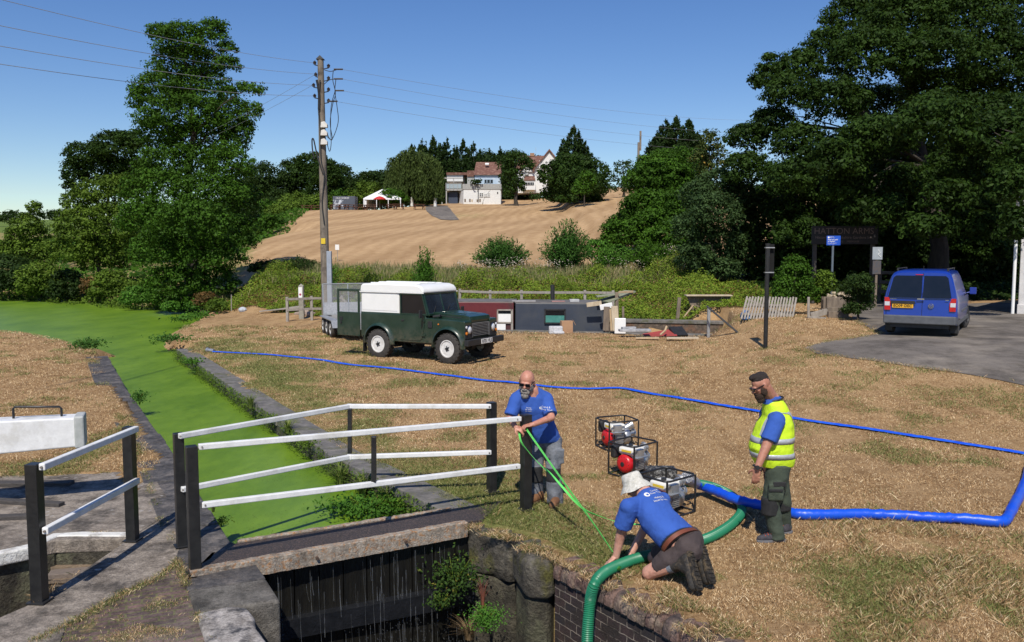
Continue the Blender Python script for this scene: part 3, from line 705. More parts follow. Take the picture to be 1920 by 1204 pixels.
def lobes_world(lobes, Y):
    out = []
    for l in lobes:
        px, py, rx, ry = l[:4]; dY = l[4] if len(l) > 4 else 0
        rl = random.Random(int(px * 7 + py * 13)); y = Y + dY; s = y / 1600; y += rl.uniform(-1, 1) * min(rx, ry * 1.2) * s * .7; c = D(px, py, y); rx = rx * .98; ry = ry * .98
        out.append(((c.x, c.y, c.z), (rx * s, min(rx, ry * 1.2) * s * .95, ry * s)))
    return out
def tree(name, label, lobes, Y, base, m, leaf=None, cover=2.4, seed=1, group=None, tr=None, cat='tree', flat=.7, clump=.30, shell=(.55, 1.0), limbs=True, zb=None, depth=1.0):
    global NLEAF
    rng = np.random.default_rng(seed); rr = random.Random(seed)
    lw_ = lobes_world(lobes, Y); leaf = (leaf or Y / 300) * .5
    if depth != 1: lw_ = [(c, (r[0], r[1] * depth, r[2])) for c, r in lw_]
    bx = D(base, 500, Y).x; bz = h(bx, Y) - .1 if zb is None else zb; B0 = Vector((bx, Y, bz))
    root = thing(name, label, cat, B0, 0, group)
    P, Nn = crown_points(lw_, leaf, cover, rng, clump, flat, shell)
    P = P - np.array(B0); ok = P[:, 2] > .05; P = P[ok]; Nn = Nn[ok]; NLEAF += len(P)
    v, q = leaf_quads(P, Nn, leaf, rng)
    fastmesh('crown', v, q, m, root)
    top = max(c[2] + r[2] * .4 for c, r in lw_) - bz; tr = tr or top * .022
    mb = MB(); cx = [c[0] - bx for c, r in lw_]; tx = sum(cx) / len(cx)
    tp = []
    for i in range(7):
        t = i / 6; tp.append((tx * t * t * .8 + rr.uniform(-1, 1) * tr * .6 * (i > 0), rr.uniform(-1, 1) * tr * .6 * (i > 0), top * t * .92))
    mb.tube(tp, [tr * (1.35 if i == 0 else 1 - .85 * i / 6) for i in range(7)], 8)
    if limbs:
        for c, r in (lw_ if len(lw_) < 40 else lw_[::4]):
            e = Vector(c) - B0; zz = max((.12 if len(lw_) < 40 else .4) * top, min(e.z - abs(e.x) * .5, top * .8)); t = zz / (top * .92)
            s = Vector((tx * t * t * .8, 0, zz)); mid = (s + e) / 2 + Vector((rr.uniform(-.3, .3), rr.uniform(-.3, .3), .1 * (e - s).length)); r0 = min(tr * (1 - .8 * t) * .3, .16)
            mb.tube([s, mid, e], [r0, r0 * .6, r0 * .2], 6)
            for k in range(3):
                e2 = e + Vector((rr.uniform(-1, 1) * r[0], rr.uniform(-1, 1) * r[1], rr.uniform(-.3, 1) * r[2])) * .75
                mb.tube([mid, (mid + e2) / 2 + Vector((0, 0, .2)), e2], [r0 * .4, r0 * .25, r0 * .08], 4)
    mb.build('trunk', BARK, root, smooth=80)
    return root
def spire(name, label, spec, Y, m, leaf=None, seed=1, group=None, cover=1.0, zb=None, droop=.1):
    """conifer: list of (px, ytop, ybase, halfwidth_px) spires"""
    global NLEAF
    rng = np.random.default_rng(seed); leaf = (leaf or Y / 260) * .5; cover = cover * 1.6
    px0 = sum(s[0] for s in spec) / len(spec); bx = D(px0, 400, Y).x; bz = h(bx, Y) - .1 if zb is None else zb
    root = thing(name, label, 'tree', (bx, Y, bz), 0, group); PP, NN, AL = [], [], []; mb = MB()
    for s in spec:
        px, yt, yb, hw = s[:4]; y = Y + (s[4] if len(s) > 4 else 0); top = D(px, yt, y); bot = D(px, yb, y); W = hw * y / 1600; Ht = top.z - bot.z
        n = int(W * Ht * 1.3 / (leaf * leaf) * 4.2 * cover); nb = max(30, n // 34)
        t = rng.uniform(0, 1, nb) ** .6; az = rng.uniform(0, 2 * math.pi, nb)
        prof = np.minimum(1, (t * 1.15) ** .8) * W * rng.uniform(.62, 1.12, nb) + .25 * W * .1
        k = 34; u = rng.uniform(.35, 1, (nb, k)) ** .6
        rad = prof[:, None] * u; zz = top.z - t[:, None] * Ht + (u * prof[:, None]) * (.35 - droop) + rng.normal(0, leaf * .7, (nb, k)) - leaf
        sp_ = rng.normal(0, 1, (nb, k)) * leaf * 1.6 * (1.1 - u)
        x = top.x + np.cos(az)[:, None] * rad - np.sin(az)[:, None] * sp_; yy = y + np.sin(az)[:, None] * rad + np.cos(az)[:, None] * sp_
        PP.append(np.stack([x, yy, zz], -1).reshape(-1, 3))
        al = np.stack([np.cos(az), np.sin(az), np.full(nb, .7)], -1)[:, None].repeat(k, 1).reshape(-1, 3); AL.append(al)
        nn = rng.normal(size=(nb * k, 3)) * .6 + al * .3 + np.array([0, 0, .4]); NN.append(nn)
        # leader
        PP.append(np.stack([top.x + rng.normal(0, leaf * .3, 14), y + rng.normal(0, leaf * .3, 14), top.z + rng.uniform(-1, .3, 14) * leaf * 2.5], -1)); NN.append(rng.normal(size=(14, 3))); AL.append(np.tile([0, 0, 1.0], (14, 1)))
        mb.tube([(top.x - bx, y - Y, -.1), (top.x - bx, y - Y, (top.z - bz) * .97)], [W * .09 + .05, .02], 6)
    P = np.concatenate(PP) - np.array([bx, Y, bz]); ok = P[:, 2] > 0; NLEAF += ok.sum()
    v, q = leaf_quads(P[ok], np.concatenate(NN)[ok], leaf * 1.15, rng, .33, np.concatenate(AL)[ok])
    fastmesh('crown', v, q, m, root); mb.build('trunk', BARK, root)
    return root
G1 = leafmat('alder_leaf', (0.024, 0.064, 0.006), (0.060, 0.138, 0.012))
G2 = leafmat('oak_leaf', (0.013, 0.032, 0.005), (0.036, 0.072, 0.011))
G3 = leafmat('yellow_green_leaf', (0.050, 0.095, 0.010), (0.110, 0.175, 0.020))
G4 = leafmat('dark_hedge_leaf', (0.012, 0.028, 0.006), (0.032, 0.060, 0.012))
G5 = leafmat('conifer_needle', (0.014, 0.032, 0.007), (0.032, 0.062, 0.014), tl=.08)
G6 = leafmat('willow_leaf', (0.043, 0.065, 0.016), (0.071, 0.105, 0.025))
G7 = leafmat('fresh_green_leaf', (0.039, 0.106, 0.013), (0.079, 0.188, 0.021))
G8 = leafmat('grey_green_leaf', (0.024, 0.050, 0.016), (0.062, 0.110, 0.035), rough=.35)
G9 = leafmat('bramble_leaf', (0.065, 0.125, 0.010), (0.22, 0.30, 0.035), c3=(.20, .085, .03))
G10 = leafmat('rust_leaf', (.075, .055, .018), (.15, .085, .03), c3=(.24, .09, .04))
G11 = leafmat('young_bush_leaf', (0.033, 0.090, 0.015), (0.064, 0.152, 0.025))

tree('alder_tree', 'tall dark green tree standing alone at the far canal bank', [(300, 62, 32, 22), (338, 78, 55, 40), (398, 62, 38, 30), (350, 120, 78, 38), (425, 92, 24, 16), (425, 122, 30, 20), (300, 165, 62, 34), (375, 165, 70, 42), (462, 168, 40, 16, -2), (262, 185, 30, 26), (340, 215, 95, 42), (430, 215, 52, 38), (480, 210, 14, 20), (300, 250, 52, 40), (380, 268, 90, 45), (455, 250, 28, 32), (330, 310, 85, 45), (430, 310, 50, 45), (290, 355, 75, 42, -2), (390, 365, 85, 45, -2), (455, 375, 35, 40), (275, 410, 65, 45, -3), (360, 420, 90, 50, -4), (440, 440, 50, 45, -2), (300, 470, 70, 45, -3), (390, 480, 80, 45, -4), (330, 530, 70, 38, -3), (400, 530, 55, 35, -3), (315, 560, 45, 16, -4)],
     48, 355, G1, cover=1.75, seed=11, tr=.38, shell=(.4, 1.0))
tree('oak_tree', 'broad dark rounded tree behind the left of the tall alder', [(215, 275, 52, 32), (165, 292, 48, 30), (250, 268, 40, 25), (140, 325, 28, 28), (200, 320, 60, 35), (260, 330, 50, 40), (130, 350, 16, 14)], 72, 210, G2, cover=2.5, seed=12)
tree('willow_shrub', 'yellow green bushy tree leaning over the canal left of the alder', [(200, 360, 60, 34), (150, 378, 40, 25), (235, 350, 45, 25), (150, 420, 55, 38), (215, 420, 60, 45), (135, 465, 48, 40), (190, 480, 55, 42), (235, 470, 40, 40)], 55, 185, G3, cover=2.0, seed=13)
tree('hawthorn_tree', 'small upright bright green tree near the left picture edge', [(66, 398, 17, 24), (52, 425, 30, 26), (30, 450, 26, 30), (72, 445, 26, 26), (18, 480, 28, 32), (55, 475, 34, 32), (85, 480, 25, 30)], 60, 52, G3, cover=2.0, seed=14, cat='tree')
for i, (px, py, rx, ry, Y_, mm_, lab) in enumerate([
    (15, 515, 55, 40, 57, G4, 'dark canal bank bush cut by the left picture edge'),
    (75, 525, 45, 38, 56, G3, 'yellow green bank bush under the small upright tree'),
    (125, 535, 36, 32, 55, G4, 'low dark bank bush left of the rusty patch'),
    (168, 536, 20, 18, 54, G10, 'rusty orange bush on the canal bank beside the alder'),
    (208, 535, 38, 32, 53, G3, 'olive bank bush between the rusty bush and the alder'),
    (262, 555, 36, 22, 48, G7, 'bright bank bush under the left side of the alder'),
    (345, 570, 42, 16, 45, G7, 'bright leafy clump hanging on the water below the alder'),
    (385, 560, 20, 15, 44, G10, 'reddish bramble bush at the end of the lawn'),
    (405, 572, 22, 16, 42, G3, 'small green bush where the lawn meets the far bank')]):
    tree('bush', lab, [(px, py, rx, ry), (px - rx * .5, py + ry * .3, rx * .6, ry * .7, -1), (px + rx * .5, py + ry * .25, rx * .6, ry * .75, -1)], Y_, px, mm_, cover=1.9, seed=30 + i, cat='bush', group='bushes along the far canal bank', limbs=False, tr=.05)

# far wooded hill behind the field, individual trees
far = [(455, 340, 34, 38, 0), (492, 335, 30, 34, 0), (520, 386, 26, 34, 0), (548, 330, 28, 36, 0), (588, 310, 38, 28, 1), (612, 325, 26, 30, 1), (640, 335, 24, 30, 0), (662, 386, 24, 34, 0), (690, 335, 26, 18, 0), (715, 330, 22, 15, 0), (735, 340, 24, 24, 0)]
LABF = ['behind the right edge of the alder', 'second from the alder on the far ridge', 'third from the alder on the far ridge', 'just left of the tallest ridge tree', 'with the highest rounded top on the far ridge', 'right beside the wooden pole', 'just right of the wooden pole', 'halfway between pole and willow', 'low behind the kiosk', 'left of the willow top', 'touching the weeping willow']
for i, (px, py, rx, ry, k) in enumerate(far):
    tree('ridge_tree', 'dark distant tree ' + LABF[i], [(px, py + 4, rx * 1.15, ry * 1.1), (px - rx * .5, py + ry * .8, rx, ry), (px + rx * .5, py + ry * .8, rx, ry), (px, 378, rx * 1.1, 26)], 185 - 4 * (i % 3), px, [G4, G2][k], cover=2.0, seed=50 + i, group='dark trees on the far ridge', limbs=False, tr=.3, leaf=.5)
for i, (px, py, rx, ry, lab) in enumerate([(500, 400, 34, 26, 'light shrub at the left top corner of the mown field'), (555, 380, 34, 22, 'light shrub left of the pole below the ridge trees'), (640, 372, 36, 18, 'light shrub behind the kiosk'), (690, 362, 34, 24, 'light shrub between kiosk and white marquee'), (490, 430, 22, 22, 'light shrub at the edge of the mown field near the alder')]):
    tree('shrub', lab, [(px, py, rx, ry), (px - rx * .6, py + 6, rx * .7, ry * .7)], 150, px, G3 if i % 2 else G1, cover=1.8, seed=70 + i, cat='bush', group='light shrubs on the hill edge', limbs=False, tr=.1, leaf=.42)

for i, (px, py, rx, ry, lab) in enumerate([(530, 392, 30, 14, 'leafy shrub along the left field edge, lowest of three by the pole'), (505, 415, 24, 16, 'leafy shrub on the left field edge beside the alder'), (560, 384, 34, 14, 'leafy shrub on the field edge just left of the pole'), (600, 378, 34, 16, 'leafy shrub behind the picnic tables at the pole'), (735, 368, 26, 16, 'leafy shrub beside the marquee roof'), (478, 445, 20, 22, 'leafy shrub at the bottom left corner of the field')]):
    tree('shrub', lab, [(px, py, rx, ry), (px - rx * .5, py + 6, rx * .8, ry * .8), (px + rx * .5, py + 5, rx * .8, ry * .8)], 138 if px > 520 else 105, px, [G3, G1, G3][i % 3], cover=2.2, seed=170 + i, cat='bush', group='leafy shrubs round the mown field', limbs=False, tr=.08, leaf=.36)
for i, (px, py, rx, ry, lab) in enumerate([(-20, 408, 30, 10, 'distant dark tree clump touching the left picture edge'), (22, 402, 24, 8, 'distant dark tree clump left of the small upright tree'), (105, 405, 30, 12, 'distant dark tree clump between the small tree and the yellow green tree')]):
    tree('distant_tree', lab, [(px, py, rx, ry), (px + rx, py + 3, rx * .8, ry)], 250, px, G4, cover=1.8, seed=190 + i, group='distant trees on the left skyline', limbs=False, tr=.3, leaf=.7)
for i, (px, py, rx, ry, lab) in enumerate([(290, 405, 50, 26, 'dark distant tree seen low through the left of the tall alder'), (370, 400, 50, 28, 'dark distant tree seen low behind the middle of the tall alder'), (440, 395, 46, 32, 'dark distant tree low behind the right edge of the tall alder')]):
    tree('distant_tree', lab, [(px, py, rx, ry), (px - rx * .4, py + 20, rx, ry), (px + rx * .4, py + 24, rx, ry)], 120, px, G4, cover=2.0, seed=240 + i, group='distant trees behind the alder', limbs=False, tr=.3, leaf=.45)
# conifers behind the pub
cs = [(792, 262, 386, 26), (812, 255, 386, 24), (838, 258, 386, 26), (868, 262, 386, 22), (888, 266, 386, 22), (918, 280, 386, 20), (938, 276, 386, 22), (772, 272, 386, 22), (985, 290, 386, 22)]
LC = ['second from the willow', 'with the highest tip, third from the willow', 'fourth from the willow', 'left of the twin tips behind the pub', 'right of the twin tips behind the pub', 'directly above the small red roof', 'behind the crown of the pub tree', 'nearest to the willow', 'between the pub tree and the gabled house']
for i, s in enumerate(cs):
    spire('conifer', 'dark conifer ' + LC[i], [(s[0], s[1], s[2], s[3] * 1.3), (s[0] - s[3] * .55, s[1] + 12, s[2], s[3], 2), (s[0] + s[3] * .55, s[1] + 15, s[2], s[3], -2)], 182 - 3 * (i % 2), G5, seed=80 + i, group='dark conifers behind the pub', leaf=.5, cover=1.6)
spire('conifer', 'tall dark conifer behind the round bushes on the field', [(1076, 235, 380, 46), (1056, 262, 380, 32, 2), (1098, 265, 380, 34, -2), (1085, 244, 380, 20)], 128, G5, seed=95, leaf=.38, cover=1.7)
spire('conifer', 'broad dark conifer right of the far pole', [(1268, 219, 320, 34), (1248, 224, 320, 36, 2), (1292, 224, 320, 36, -2), (1230, 252, 320, 30), (1308, 250, 320, 34)], 92, G5, seed=96, leaf=.3, cover=2.4)
tree('round_bush', 'big round dark green bush tree in the middle of the field', [(1072, 318, 46, 34), (1040, 330, 34, 30), (1105, 325, 42, 32), (1050, 360, 36, 28), (1115, 350, 34, 30), (1085, 345, 45, 35, -4), (1062, 378, 26, 14, -3), (1110, 375, 26, 10)], 118, 1080, G2, cover=2.1, seed=97, tr=.4)
tree('round_bush', 'smaller bright green lobe of bush in front of the big round one', [(1098, 338, 22, 20), (1088, 356, 20, 16)], 110, 1095, G1, cover=2.0, seed=98, limbs=False, tr=.1, cat='tree', leaf=.36)
tree('pub_tree', 'dark green tree hiding the middle of the white pub', [(965, 300, 26, 18), (948, 312, 20, 20), (985, 310, 18, 20), (960, 335, 24, 22), (955, 358, 16, 14), (978, 350, 12, 16)], 150, 968, G2, cover=1.5, seed=99, leaf=.42, tr=.35)
tree('sparse_tree', 'thin sparse tree with pale trunk right of the round bush', [(1170, 312, 20, 16), (1160, 335, 16, 20), (1182, 335, 14, 22), (1168, 355, 20, 14)], 125, 1168, G8, cover=.8, seed=100, leaf=.36, tr=.2)
tree('wood_tree', 'dark rounded tree mass right behind the pub roofs', [(850, 330, 40, 40), (910, 320, 40, 40), (960, 315, 40, 36), (1000, 330, 30, 40), (800, 340, 35, 40)], 192, 900, G4, cover=2.0, seed=102, limbs=False, tr=.4, leaf=.5)
tree('shrub', 'small dark shrub under the pub trees beside the terrace', [(893, 342, 10, 9), (1005, 368, 14, 8)], 158, 905, G4, cover=1.6, seed=101, limbs=False, tr=.05, cat='bush')

# weeping willow
def willow():
    global NLEAF
    rng = np.random.default_rng(7); Y = 142; root0 = D(772, 383, Y); bz = h(root0.x, Y)
    root = thing('weeping_willow', 'pale weeping willow between the marquee and the pub', 'tree', (root0.x, Y, bz))
    dome = lobes_world([(775, 300, 32, 22), (800, 315, 26, 25), (750, 315, 24, 22), (785, 330, 38, 30), (745, 335, 20, 20), (810, 340, 16, 20)], Y)
    P, Nn = crown_points(dome, .3, 1.2, rng)
    A = []; AL = []
    for (c, r) in dome:
        for k in range(130):
            d = rnd_dir(1, rng)[0]; s = np.array(c) + d * np.array(r); Ln = rng.uniform(2, 7)
            n = int(Ln * 9); t = rng.uniform(0, 1, n)[:, None]
            A.append(s + np.array([0, 0, -1]) * t * Ln + np.array([d[0], d[1], 0]) * np.sqrt(t) * .6 + rng.normal(size=(n, 3)) * .13)
    A = np.concatenate(A); A = A[A[:, 2] > D(772, 378, Y).z]
    NLEAF += len(A) + len(P); off = np.array([root0.x, Y, bz])
    v1, q1 = leaf_quads(P - off, Nn, .26, rng); v2, q2 = leaf_quads(A - off, rng.normal(size=A.shape) * [1, 1, .2], .24, rng, .3, np.tile([0, 0, -1.0], (len(A), 1)))
    fastmesh('crown', np.concatenate([v1, v2]), np.concatenate([q1, q2 + len(v1)]), G6, root)
    MB().tube([(0, 0, -.2), (.1, 0, 3), (-.2, 0, 8)], [.4, .3, .1], 8).build('trunk', BARK, root)
willow()

# mid right bushes
tree('hazel_tree', 'large light green bushy tree at the right end of the field', [(1240, 310, 55, 28), (1285, 318, 50, 32), (1210, 340, 42, 35), (1255, 360, 60, 42), (1205, 385, 30, 35, -2), (1300, 370, 50, 45), (1175, 425, 42, 32, -3), (1220, 430, 50, 40, -4), (1150, 455, 26, 26, -4), (1190, 465, 45, 28, -5), (1270, 300, 60, 26), (1240, 335, 70, 40, -2), (1275, 400, 60, 50, -2), (1225, 400, 50, 50, -3), (1180, 395, 20, 30, -3), (1255, 450, 60, 40, -4), (1160, 440, 40, 30, -5)], 58, 1235, G1, cover=2.6, seed=110)
tree('yellowing_tree', 'thin tree with yellowing leaves beside the light green bushy tree', [(1330, 265, 26, 24), (1345, 300, 26, 32), (1325, 330, 24, 30), (1310, 300, 20, 22)], 52, 1335, leafmat('yellowing_leaf', (.04, .07, .02), (.09, .12, .03), c3=(.40, .24, .04)), cover=1.2, seed=111)
tree('ash_tree', 'grey green drooping tree in front of the right hand wood', [(1350, 345, 45, 32), (1310, 370, 40, 35), (1385, 370, 45, 36), (1340, 400, 60, 42, -2), (1300, 430, 45, 40, -2), (1395, 420, 40, 42), (1345, 460, 60, 40, -2), (1300, 480, 40, 30, -2), (1390, 470, 40, 35), (1350, 505, 50, 24, -2)], 44, 1350, G8, cover=2.1, seed=112)
# big oak on the right
bigl = [(1610, 30, 75, 45), (1700, 40, 90, 60), (1820, 40, 110, 70), (1560, 90, 60, 42), (1640, 110, 90, 60, -2), (1760, 110, 90, 60, -4), (1880, 120, 90, 70, -3), (1500, 130, 52, 40), (1450, 140, 38, 28), (1420, 155, 18, 16), (1443, 108, 18, 10), (1480, 175, 55, 40, -1), (1560, 190, 70, 50, -3), (1650, 200, 80, 50, 3), (1770, 220, 90, 55, -5), (1880, 230, 80, 60, -4), (1450, 235, 50, 40), (1400, 260, 45, 32), (1500, 270, 60, 45, -3), (1600, 280, 70, 45, -2), (1700, 300, 70, 40, 2), (1800, 320, 75, 45, -6), (1890, 330, 60, 50, -5), (1400, 320, 50, 40), (1470, 340, 55, 45, -2), (1550, 360, 60, 42, -1), (1640, 350, 50, 35, 2), (1840, 390, 55, 40, -6), (1900, 410, 45, 45, -5), (1480, 400, 45, 35), (1560, 400, 40, 25, 1), (1860, 430, 30, 28, -6), (1750, -30, 150, 60), (1500, 440, 60, 35, -1), (1600, 425, 60, 35, 2), (1680, 440, 60, 40, 4), (1760, 450, 60, 40, 5), (1850, 465, 60, 32, 3), (1620, 470, 60, 30, 6), (1720, 380, 70, 45, 4), (1560, 300, 70, 45, -8), (1640, 260, 80, 50, -9), (1500, 330, 60, 40, -6), (1760, 240, 90, 55, -10), (1860, 260, 90, 55, -9), (1700, 340, 60, 38, -7), (1590, 350, 55, 35, -7), (1750, 165, 75, 38), (1835, 170, 65, 38), (1700, 240, 50, 30, -3), (1905, 425, 40, 45, -14), (1898, 350, 50, 50, -13), (1925, 290, 60, 50, -13), (1660, 400, 60, 38, -8), (1740, 425, 60, 30, -10), (1820, 425, 60, 35, -10), (1610, 400, 50, 32, -8), (1780, 370, 60, 38, -10), (1900, -40, 120, 70), (1980, 150, 90, 120, -2), (1990, 330, 80, 90, -3)]
tree('oak_tree', 'huge dark oak filling the right side above the blue van', bigl, 42, 1755, G2, cover=2.7, seed=120, tr=.5, leaf=.17, clump=.34, shell=(.45, 1.0))
for i, (px, py, rx, ry, Y_, lab) in enumerate([(1450, 440, 70, 110, 45, 'behind the black post'), (1560, 430, 90, 120, 46.5, 'behind the pub sign board'), (1670, 400, 90, 150, 48, 'left of the oak trunk in deep shade'), (1790, 400, 100, 160, 50, 'right of the oak trunk in deep shade'), (1910, 400, 100, 160, 50, 'behind the white wall corner')]):
    tree('wood_tree', 'dark woodland tree ' + lab, [(px, py, rx, ry), (px - 40, py - 30, rx * .7, ry * .6), (px + 40, py + 30, rx * .7, ry * .7), (px, py + 60, rx, ry * .5), (px - 30, 490, rx * .9, 45), (px + 40, 495, rx * .9, 40)], Y_, px, G4, cover=1.6, seed=130 + i, group='woodland trees behind the oak', limbs=False, tr=.3, leaf=.26)
# ------------------------------------------------------------ grass blades and ground cover
def blade_mesh(name, P, hgt, rng, m, lean=.6, w=.0035, attr=None):
    n = len(P); az = rng.uniform(0, 2 * np.pi, n); la = rng.uniform(0, 2 * np.pi, n)
    ln = np.abs(rng.normal(0, lean, n)) * hgt; hh = hgt * rng.uniform(.4, 1.25, n); ww = w * rng.uniform(.5, 1.4, n)
    sx = np.cos(az) * ww; sy = np.sin(az) * ww; lx = np.cos(la) * ln; ly = np.sin(la) * ln; z = P[:, 2]
    a = np.stack([P[:, 0] - sx, P[:, 1] - sy, z], -1); b = np.stack([P[:, 0] + sx, P[:, 1] + sy, z], -1)
    c = np.stack([P[:, 0] + lx * .5 + sx * .8, P[:, 1] + ly * .5 + sy * .8, z + hh * .62], -1); d = np.stack([P[:, 0] + lx, P[:, 1] + ly, z + hh], -1)
    v = np.stack([a, b, c, d], 1).reshape(-1, 3); q = np.arange(n)[:, None] * 4 + np.arange(4)[None]
    o = fastmesh(name, v, q, m)
    if attr is not None:
        at_ = o.data.attributes.new('green', 'FLOAT', 'POINT'); at_.data.foreach_set('value', np.repeat(attr, 4).astype(np.float32))
    return o
m, nt, b = newmat('grass_blades'); geo = N(nt, 'ShaderNodeNewGeometry'); ga_ = N(nt, 'ShaderNodeAttribute', attribute_name='green')
tc = N(nt, 'ShaderNodeTexCoord')
st = ramp(nt, geo.outputs['Random Per Island'], [(0, (.13, .068, .028)), (.35, (.36, .22, .105)), (.72, (.58, .40, .21)), (1, (.80, .65, .42))])
gr = ramp(nt, geo.outputs['Random Per Island'], [(0, (.035, .07, .012)), (.6, (.10, .16, .03)), (1, (.22, .24, .07))])
nt.links.new(mixc(nt, ga_.outputs['Fac'], st, gr), b.inputs['Base Color']); b.inputs['Roughness'].default_value = .7; b.inputs['Specular IOR Level'].default_value = .2
BLADES = m
def free_mask(x, y):
    ok = (poly_sd(x, y, MASON) > .02) & (poly_sd(x, y, LOCK) > .28) & (poly_sd(x, y, CHAN) > .24) & (poly_sd(x, y, POOL) > .45) & (poly_sd(x, y, LANE) > .03) & (poly_sd(x, y, TRENCH) > .15) & (poly_sd(x, y, GATE_GAP) > -.05)
    return ok
rng = np.random.default_rng(3)
def lattice_noise(x, y, s, seed):
    r = np.random.default_rng(seed); T = r.uniform(0, 1, (64, 64)); u = x / s; v = y / s; i = np.floor(u).astype(int); j = np.floor(v).astype(int); fu = S(u - i); fv = S(v - j)
    g = lambda a, b: T[a % 64, b % 64]
    return (g(i, j) * (1 - fu) + g(i + 1, j) * fu) * (1 - fv) + (g(i, j + 1) * (1 - fu) + g(i + 1, j + 1) * fu) * fv
def fbm(x, y, s, seed): return (lattice_noise(x, y, s, seed) + .5 * lattice_noise(x, y, s / 2.1, seed + 1) + .25 * lattice_noise(x, y, s / 4.3, seed + 2)) / 1.75
# depth-stratified scatter inside the picture's field of view (a little wider)
def scatter(n, y0, y1, rng):
    y = y0 * (y1 / y0) ** rng.uniform(0, 1, n); x = rng.uniform(-.70, .70, n) * y; return x, y
x, y = scatter(1150000, 5.2, 34, rng); ok = free_mask(x, y); x, y = x[ok], y[ok]
gv = greenness(x, y) + fbm(x, y, .8, 21); green = (gv + rng.normal(0, .07, len(x)) > .575).astype(float) * rng.uniform(.5, 1, len(x)) * (gv > .46)
bare = fbm(x, y, .55, 40); keep = rng.uniform(0, 1, len(x)) < np.clip(.25 + (bare - .3) * 2.2 + green, .12, 1)
x, y, green = x[keep], y[keep], green[keep]
z = H(x, y) - .004
hg = (.015 + .02 * green + .022 * fbm(x, y, .5, 60)) * (1 + np.clip(y - 14, 0, 30) * .03)
wd_ = (.0012 + y * .00020)
g_ = blade_mesh('lawn_grass', np.stack([x, y, z], -1), hg, rng, BLADES, 1.0, w=wd_, attr=green); tag(g_, kind='stuff')
# long rough grass in the near right corner
n = 60000; c1 = np.array(g2(1790, 1080)); x = rng.normal(c1[0], .75, n); y = rng.normal(c1[1], .85, n)
ok = free_mask(x, y) & (x > 2.6) & (fbm(x, y, .5, 77) > .42); x, y = x[ok], y[ok]; z = H(x, y); gg = (rng.uniform(0, 1, len(x)) < .25).astype(float) * .8
g_ = blade_mesh('rough_grass', np.stack([x, y, z], -1), rng.uniform(.03, .09, len(x)), rng, BLADES, .7, w=.0012, attr=gg); tag(g_, kind='stuff')
# ragged grass on hoses' lawn edge, along the paving joints and the canal coping
def edge_tufts(line, n, w, hgt, gfrac, seed, z=0.0):
    r = np.random.default_rng(seed); L = [np.linalg.norm(np.subtract(b, a)) for a, b in zip(line[:-1], line[1:])]; tot = sum(L); P = []
    for a, b, l in zip(line[:-1], line[1:], L):
        k = int(n * l / tot); t = r.uniform(0, 1, k)[:, None]; P.append(np.array(a) + (np.array(b) - np.array(a)) * t + r.normal(0, w, (k, 2)))
    P = np.concatenate(P); kp = fbm(P[:, 0], P[:, 1], .25, seed) > .48; P = P[kp]
    zz = np.full(len(P), z) if z < .3 else H(P[:, 0], P[:, 1]); return P, zz, r
AX, AG, AH = [], [], []
for line, n, w, hg_, gf, zz in [(LANE[:7], 5000, .07, .06, .3, .52), (LANE[-4:] + LANE[:1], 2500, .07, .06, .4, .62), (PG((60, 1204), (165, 1150), (235, 1110), (300, 1080), (330, 1050)), 1500, .035, .03, .6, -.01), (PG((330, 1050), (352, 1106), (372, 1150), (395, 1204)), 1300, .03, .03, .5, 0), (PG((325, 1015), (300, 975), (285, 930), (262, 860)), 700, .03, .03, .7, 0),
                                (PG((0, 893), (120, 889), (228, 884), (262, 850), (200, 740)), 3500, .05, .045, .6, 0), (PG((250, 1006), (240, 1000), (110, 1000)), 300, .02, .03, .1, 0.0), (PG((880, 985), (960, 1005), (1035, 1045), (1140, 1100), (1240, 1150), (1330, 1200)), 2600, .05, .05, .15, -.01),
                                (PG((915, 1000), (985, 1028), (1055, 1030), (1150, 1070), (1270, 1130), (1380, 1190)), 9000, .06, .05, .35, 0), (PG((60, 1128), (130, 1080)), 300, .04, .05, .1, -.01),
                                (PG((870, 955), (910, 945), (940, 985)), 900, .06, .06, .9, 0), (PG((140, 1190), (250, 1140), (330, 1120)), 1500, .1, .02, .6, -.02), (PG((200, 1200), (300, 1170), (350, 1180)), 1200, .09, .02, .3, -.02)]:
    P, z_, r = edge_tufts(line, int(n * 2.2), w, hg_, gf, n, zz); AX.append(np.column_stack([P, z_])); AG.append((r.uniform(0, 1, len(P)) < gf) * .9); AH.append(np.full(len(P), hg_))
g_ = blade_mesh('joint_grass', np.concatenate(AX), np.concatenate(AH), rng, BLADES, .8, w=.0014, attr=np.concatenate(AG).astype(float)); tag(g_, kind='stuff')

# bramble bank behind the lawn: ground cover
def cover_patch(name, poly, n, m, leaf, hmax, seed, ns=2.5, thr=None, aspect=.6):
    r = np.random.default_rng(seed); px = [p[0] for p in poly]; py = [p[1] for p in poly]
    x = r.uniform(min(px), max(px), n); y = r.uniform(min(py), max(py), n); f = fbm(x, y, ns, seed); d = -poly_sd(x, y, poly)
    ok = (d > -.1) & (d + f > .5)
    if thr is not None: ok &= f > thr
    x, y, f, d = x[ok], y[ok], f[ok], d[ok]
    z = H(x, y) + hmax * np.clip(f * 1.6 - .35, .08, 1) * np.clip(.25 + d * .5, 0, 1) * r.uniform(.35, 1.05, len(x))
    nn = r.normal(size=(len(x), 3)) * .55 + np.array([0, -.35, .7])
    v, q = leaf_quads(np.stack([x, y, z], -1), nn, leaf, r, aspect); o = fastmesh(name, v, q, m); return tag(o, kind='stuff')
def WP(*p): return [(D(a, 500, Y_).x, Y_) for a, Y_ in p]
